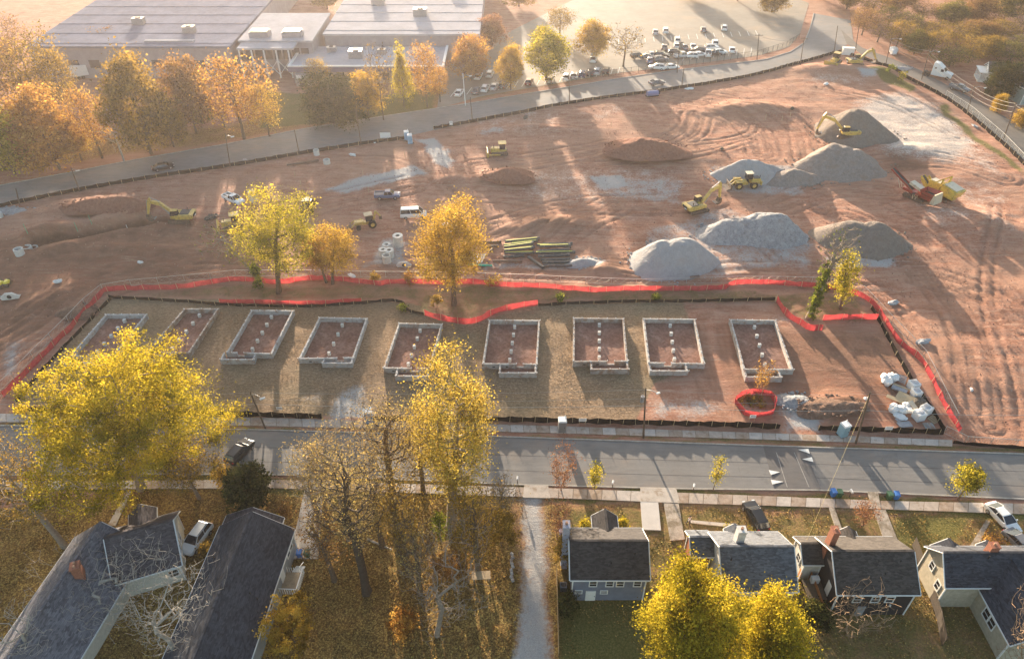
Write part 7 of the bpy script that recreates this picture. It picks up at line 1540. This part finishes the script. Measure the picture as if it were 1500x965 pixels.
t = thing('air_conditioner', 'grey air conditioner unit at the left side of the blue cottage', 'air conditioner', P(825, 862)); b = MB(); b.box((0, 0, .45), (.8, .8, .85)); b.build('casing', M_STEEL, t, bevel=.03); b = MB(); b.cyl((0, 0, .86), (0, 0, .9), .33, .33, 14); b.build('fan_grille', M_DARK, t)
t = thing('garden_bench', 'tan wooden table top on the litter beside the gravel drive', 'bench', P(705, 847), .05); b = MB(); b.box((0, 0, .7), (2.2, 1.1, .08)); b.build('table_top', M_WOOD, t)
for sx in (-.9, .9):
    for sy in (-.4, .4): b = MB(); b.box((sx, sy, .33), (.1, .1, .68)); b.build('leg', M_WOOD, t)
t = thing('fire_pit', 'round brick fire pit beside the orange wood fence', 'fire pit', P(1203, 893)); b = MB(); b.pipe((0, 0, 0), (0, 0, .6), .7, .5, 14); b.build('ring_wall', M_BRICK, t)
t = thing('garden_box', 'small purple grey box beside the blue cottage chimney', 'box', P(823, 783)); b = MB(); b.box((0, 0, .45), (.7, .6, .9)); b.build('casing', mat('box_purple', (.25, .22, .28)), t); b = MB(); b.box((0, 0, .93), (.8, .7, .08)); b.build('lid', mat('box_purple', (.25, .22, .28)), t)
t = thing('log', 'fallen pale log on the litter in the wooded yard', 'log', P(556, 798), -.45); b = MB(); b.cyl((-1.8, 0, .14), (1.8, 0, .2), .16, .1, 8); b.build('trunk', M_BARKW, t)
t = thing('low_wall', 'low stone edging with white stones left of the gravel drive', 'edging', P(750, 830)); 
for k in range(9): b = MB(); b.box((RN.uniform(-.1, .1), -1.9 + k * .45, .15), (.35, .4, .35), RN.random()); b.build('stone', M_CONC, t, bevel=.05)

# ------------------------------------------------------------------ the walker on the drive
def skin_mesh(name, pts, edges, root, sub=1):
    me = bpy.data.meshes.new(name); me.from_pydata([p[:3] for p in pts], edges, []); o = bpy.data.objects.new(name, me); COL.objects.link(o)
    md = o.modifiers.new('skin', 'SKIN'); sv = me.skin_vertices[0].data
    for i, p in enumerate(pts): sv[i].radius = (p[3], p[3] * (p[4] if len(p) > 4 else 1)); sv[i].use_root = (i == root)
    s = o.modifiers.new('sub', 'SUBSURF'); s.levels = s.render_levels = sub
    dg = bpy.context.evaluated_depsgraph_get(); e = o.evaluated_get(dg); m2 = bpy.data.meshes.new_from_object(e)
    m2.polygons.foreach_set('use_smooth', [True] * len(m2.polygons)); bpy.data.objects.remove(o); m2.name = name; return m2
def person():
    t = thing('person', 'person in a white top and dark trousers walking beside the cracked drive', 'person', P(1008, 768), R(-150))
    pts = [(0, 0, .95, .14, .8), (0, 0, 1.15, .13, .75), (0, .01, 1.38, .15, .7), (0, .01, 1.5, .06), (0, .03, 1.57, .08), (0, .04, 1.68, .095), (0, .03, 1.76, .07)]
    ed = [(0, 1), (1, 2), (2, 3), (3, 4), (4, 5), (5, 6)]
    def chain(st, ps):
        k = st
        for p in ps: pts.append(p); ed.append((k, len(pts) - 1)); k = len(pts) - 1
        return k
    for s, f in ((-1, .22), (1, -.22)):
        chain(0, [(s * .1, 0, .88, .095), (s * .1, f * .5, .5, .065), (s * .1, f * .9 - .08, .1, .045), (s * .1, f * .9 + .1, .04, .04)])
        hnd = chain(2, [(s * .19, .01, 1.40, .06), (s * .23, -f * .35, 1.14, .042), (s * .22, -f * .8 + .05, .92, .032), (s * .22, -f * .9 + .07, .85, .03)])
        x, y, z = s * .22, -f * .9 + .07, .85
        for q, ln in ((-.03, .075), (-.01, .09), (.01, .085), (.03, .065)):
            chain(hnd, [(x, y + q, z - .05, .009), (x - s * .008, y + q, z - .05 - ln * .6, .008), (x - s * .02, y + q, z - .05 - ln, .007)])
        chain(hnd, [(x - s * .02, y + .045, z - .01, .01), (x - s * .03, y + .06, z - .05, .008)])
    link('body', skin_mesh('body', pts, ed, 0), mat('skin_tone', (.35, .2, .14), .6), t)
    sp = [(0, 0, .93, .155, .8), (0, 0, 1.15, .15, .75), (0, .01, 1.38, .165, .72), (0, .01, 1.46, .09)]; se = [(0, 1), (1, 2), (2, 3)]
    for s, f in ((-1, .22), (1, -.22)):
        k = len(sp); sp += [(s * .19, .01, 1.40, .075), (s * .23, -f * .35, 1.14, .055), (s * .22, -f * .7 + .04, .98, .046)]; se += [(2, k), (k, k + 1), (k + 1, k + 2)]
    link('shirt', skin_mesh('shirt', sp, se, 0), mat('shirt_white', (.7, .69, .68), .8), t)
    tp = [(0, 0, .98, .15, .82)]; te = []
    for s, f in ((-1, .22), (1, -.22)):
        k = len(tp); tp += [(s * .1, 0, .86, .108), (s * .1, f * .5, .5, .078), (s * .1, f * .9 - .08, .12, .06)]; te += [(0, k), (k, k + 1), (k + 1, k + 2)]
    link('trousers', skin_mesh('trousers', tp, te, 0), mat('trouser_dark', (.045, .045, .06), .8), t)
    b = MB(); b.ball((0, .02, 1.72), .108, 10, 7, (.95, 1.05, .9)); b.build('hair', mat('hair_dark', (.03, .022, .018), .7), t, smooth=True)
    for s, f in ((-1, .22), (1, -.22)):
        b = MB(); b.box((s * .1, f * .9 + .0, .05), (.1, .27, .1), taper=.8); b.build('shoe', M_DARK, t, bevel=.02)
    for s in (-1, 1):
        b = MB(); b.ball((s * .035, .127, 1.69), .013, 6, 4); b.build('eye', M_WHITE, t)
        b = MB(); b.ball((s * .098, .03, 1.68), .025, 6, 4, (.4, .8, 1.2)); b.build('ear', mat('skin_tone', (.35, .2, .14)), t)
    b = MB(); b.ball((0, .14, 1.655), .018, 6, 4, (.8, 1, 1.3)); b.build('nose', mat('skin_tone', (.35, .2, .14)), t); b = MB(); b.box((0, .125, 1.61), (.05, .02, .012)); b.build('mouth', mat('lip', (.3, .1, .08)), t)
person()

# ------------------------------------------------------------------ far buildings
M_ROOFG = mat('roof_grey_blue', (.2, .21, .26), .95, .15, .15, spec=0.0); M_ROOFW = mat('roof_white', (.4, .39, .41), .95, .12, .15, spec=0.0); M_WALLG = mat('wall_grey', (.3, .28, .3), .7, .12, .5); M_FASC = mat('fascia_blue', (.16, .15, .24), .6); M_WIN = mat('window_dark', (.06, .06, .07), .15, .1, 1, spec=.7)
def bx(t, name, x0, x1, y0, y1, z0, z1, m, bev=0.0):
    b = MB(); b.box(((x0 + x1) / 2, (y0 + y1) / 2, (z0 + z1) / 2), (x1 - x0, y1 - y0, z1 - z0)); return b.build(name, m, t, bevel=bev)
def unit(t, x, y, z, s=1.0):
    b = MB(); b.box((x, y, z + .7 * s), (2.6 * s, 1.8 * s, 1.4 * s)); u = b.build('rooftop_unit', M_STEEL, t, bevel=.05); b = MB(); b.cyl((x, y, z + 1.4 * s), (x, y, z + 1.55 * s), .6 * s, .6 * s, 10); b.build('fan', M_DARK, u)
t = thing('warehouse', 'long warehouse with a blue grey roof behind the orange trees at the top left', 'warehouse', (-105, 212, 0))
bx(t, 'wall', -32, 25, 0, 130, 0, 8.6, M_WALLG); bx(t, 'roof', -32.4, 25.4, -.4, 130.4, 8.6, 9.2, M_ROOFG); 
for k in range(14): bx(t, 'roof_seam', -32.4, 25.4, k * 9 + 2, k * 9 + 2.25, 9.2, 9.32, M_ROOFG)
for k in range(9): bx(t, 'window', -28 + k * 6, -25 + k * 6, -.12, 0.02, 3, 5.2, M_WIN)
unit(t, 10, 12, 9.2, 1.3); unit(t, -8, 20, 9.2, 1.3); bx(t, 'skylight', 0, 14, 3, 4.5, 9.2, 9.6, M_ROOFW)
t = thing('office_building', 'low building with a white flat roof and dark blue band behind the round evergreen', 'building', (-41, 208, 0))
bx(t, 'wall', -21, 21, 0, 16, 0, 3.9, mat('wall_tan', (.34, .29, .27), .7)); bx(t, 'fascia', -22, 22, -1.0, -.2, 3.6, 5.2, M_FASC); bx(t, 'roof', -21.6, 21.6, -.2, 16.4, 3.9, 5.0, M_ROOFW)
for a in ((-22, 22, -1.1, -.5, 5.0, 5.35), (-22, -21.3, -.5, 16.4, 5.0, 5.35), (21.3, 22, -.5, 16.4, 5.0, 5.35)): bx(t, 'parapet', *a, M_WHITE)
for k in range(11): f_ = bx(t, 'window', -15 + k * 3.2, -13 + k * 3.2, -.1, .03, 1, 3, M_WIN)
bx(t, 'entrance', -20, -16, -2.5, 0, 0, 3.4, mat('wall_tan', (.34, .29, .27))); bx(t, 'entrance_sign', -19.6, -16.4, -2.62, -2.52, 2.3, 3.2, M_WHITE); bx(t, 'entrance_door', -18.9, -17.2, -2.6, -2.51, 0, 2.2, M_WIN)
unit(t, -4, 7, 5.0, 1.5); unit(t, 3, 10, 5.0); unit(t, -12, 12, 5.0); unit(t, 14, 9, 5.0, .8)
t = thing('factory_hall', 'tall hall with a wide white roof behind the low office building', 'building', (-34, 226, 0))
bx(t, 'wall', -22, 24, 0, 95, 0, 7.6, M_WALLG); bx(t, 'roof', -22.4, 24.4, -.4, 95.4, 7.6, 8.2, M_ROOFW); bx(t, 'wall_band', 24, 24.3, -.2, 95, 5.5, 7.5, M_FASC)
for k in range(10): bx(t, 'roof_seam', -22.4, 24.4, k * 9 + 3, k * 9 + 3.25, 8.2, 8.32, M_ROOFW)
unit(t, 5, 18, 8.2, 1.6); unit(t, -10, 30, 8.2, 1.6); unit(t, 14, 45, 8.2, 1.6)
t = thing('entrance_tower', 'glazed entrance block with white lattice columns and yellow roof lights', 'building', (-70, 214, 0))
bx(t, 'wall', -8.5, 12, 4, 30, 0, 8.4, M_WALLG); bx(t, 'roof', -9, 12.5, 3.2, 30, 8.4, 9.0, M_ROOFW); bx(t, 'canopy', -8, 8, -2, 4, 8.0, 8.5, M_ROOFW)
for x in (-7.5, -4, -.5, 3, 6.5):
    b = MB(); b.bar((x, -1.8, 0), (x, -1.8, 8.0), .35, .35); b.bar((x, -1.8, 1), (x + 3.4, -1.8, 5), .15, .15); b.bar((x + 3.4, -1.8, 1), (x, -1.8, 5), .15, .15); b.build('lattice_column', M_WHITE, t)
for k in range(7): bx(t, 'window', -7.6 + k * 2.7, -5.4 + k * 2.7, 3.85, 4.02, 3.4, 6.6, M_WIN)
M_RL = mat('roof_light', (.75, .6, .25), .3)
for x in (-6, 3.5):
    bx(t, 'roof_light_kerb', x - .3, x + 5.3, 5.7, 9.3, 9.0, 10.4, M_WALLG); bx(t, 'roof_light', x, x + 5, 6, 9, 10.4, 10.7, M_RL)
t = thing('trailer', 'white box trailer parked between the trees at the top left', 'trailer', P(138, 112), R(28)); b = MB(); b.box((0, 0, 2.4), (11, 2.5, 2.8)); b.build('box_body', M_WHITE, t, bevel=.05); b = MB(); b.box((0, 0, .9), (11, 1.2, .2)); b.build('frame', M_DARK, t)
for x in (-4, -2.8):
    for s in (-1, 1): b = MB(); b.cyl((x, s * .9, .5), (x, s * 1.2, .5), .5, .5, 10); b.build('wheel', M_RUBBER, t)
pa, pb_ = P(1436, 122), P(1470, 128)
h = house('small white house with a columned porch on the side road', V3(pa.x + 2, pa.y + 3), V3(pa.x + 10, pa.y + .5), 6.5, 3.0, .6, mat('render_white', (.6, .6, .6), .7), SH_PUR)
for k in range(5): bx(h, 'porch_column', -5.9 + .0, -5.7, -2.6 + k * 1.3, -2.4 + k * 1.3, 0, 2.6, M_TRIM)
bx(h, 'porch_floor', -6.0, -4.0, -2.8, 2.8, 0, .5, M_TRIM); bx(h, 'porch_canopy', -6.2, -3.9, -3.0, 3.0, 2.6, 2.8, M_TRIM); bx(h, 'porch_rail', -5.95, -5.8, -2.6, 2.6, 1.2, 1.3, M_TRIM)
window(h, -2, -2.98, 1.8, .9, 1.2); window(h, 1.5, -2.98, 1.8, .9, 1.2)
q = P(1497, 150); h = house('pale green house at the right edge beyond the side road', V3(q.x + 1, q.y + 8), V3(q.x + 2, q.y - 2), 8.0, 4.2, .6, siding('siding_green', (.3, .36, .33)), SH_BL); window(h, -2, 3.72, 2.2, .9, 1.3, PI); window(h, 2.0, 3.72, 2.2, .9, 1.3, PI)
bag('white wrapped boat shape on the bank beyond the side road', (1308, 78), 1.6, (2.0, .8, .6), 40, name='boat_cover')['category'] = 'cover'

# ------------------------------------------------------------------ haze
bpy.context.view_layer.update()
hb = MB(); hb.box((0, 470, 38.4), (1820, 1482, 83.4)); ho = hb.build('haze', None)
hm_ = bpy.data.materials.new('haze_air'); hm_.use_nodes = True; _n = hm_.node_tree; _n.nodes.clear()
_o = _n.nodes.new('ShaderNodeOutputMaterial'); _v = _n.nodes.new('ShaderNodeVolumePrincipled'); _v.inputs['Color'].default_value = (1.0, .92, .93, 1); _v.inputs['Density'].default_value = HAZE_DENSITY; _v.inputs['Anisotropy'].default_value = .6
_n.links.new(_v.outputs[0], _o.inputs['Volume']); ho.data.materials.append(hm_); ho['kind'] = 'stuff'
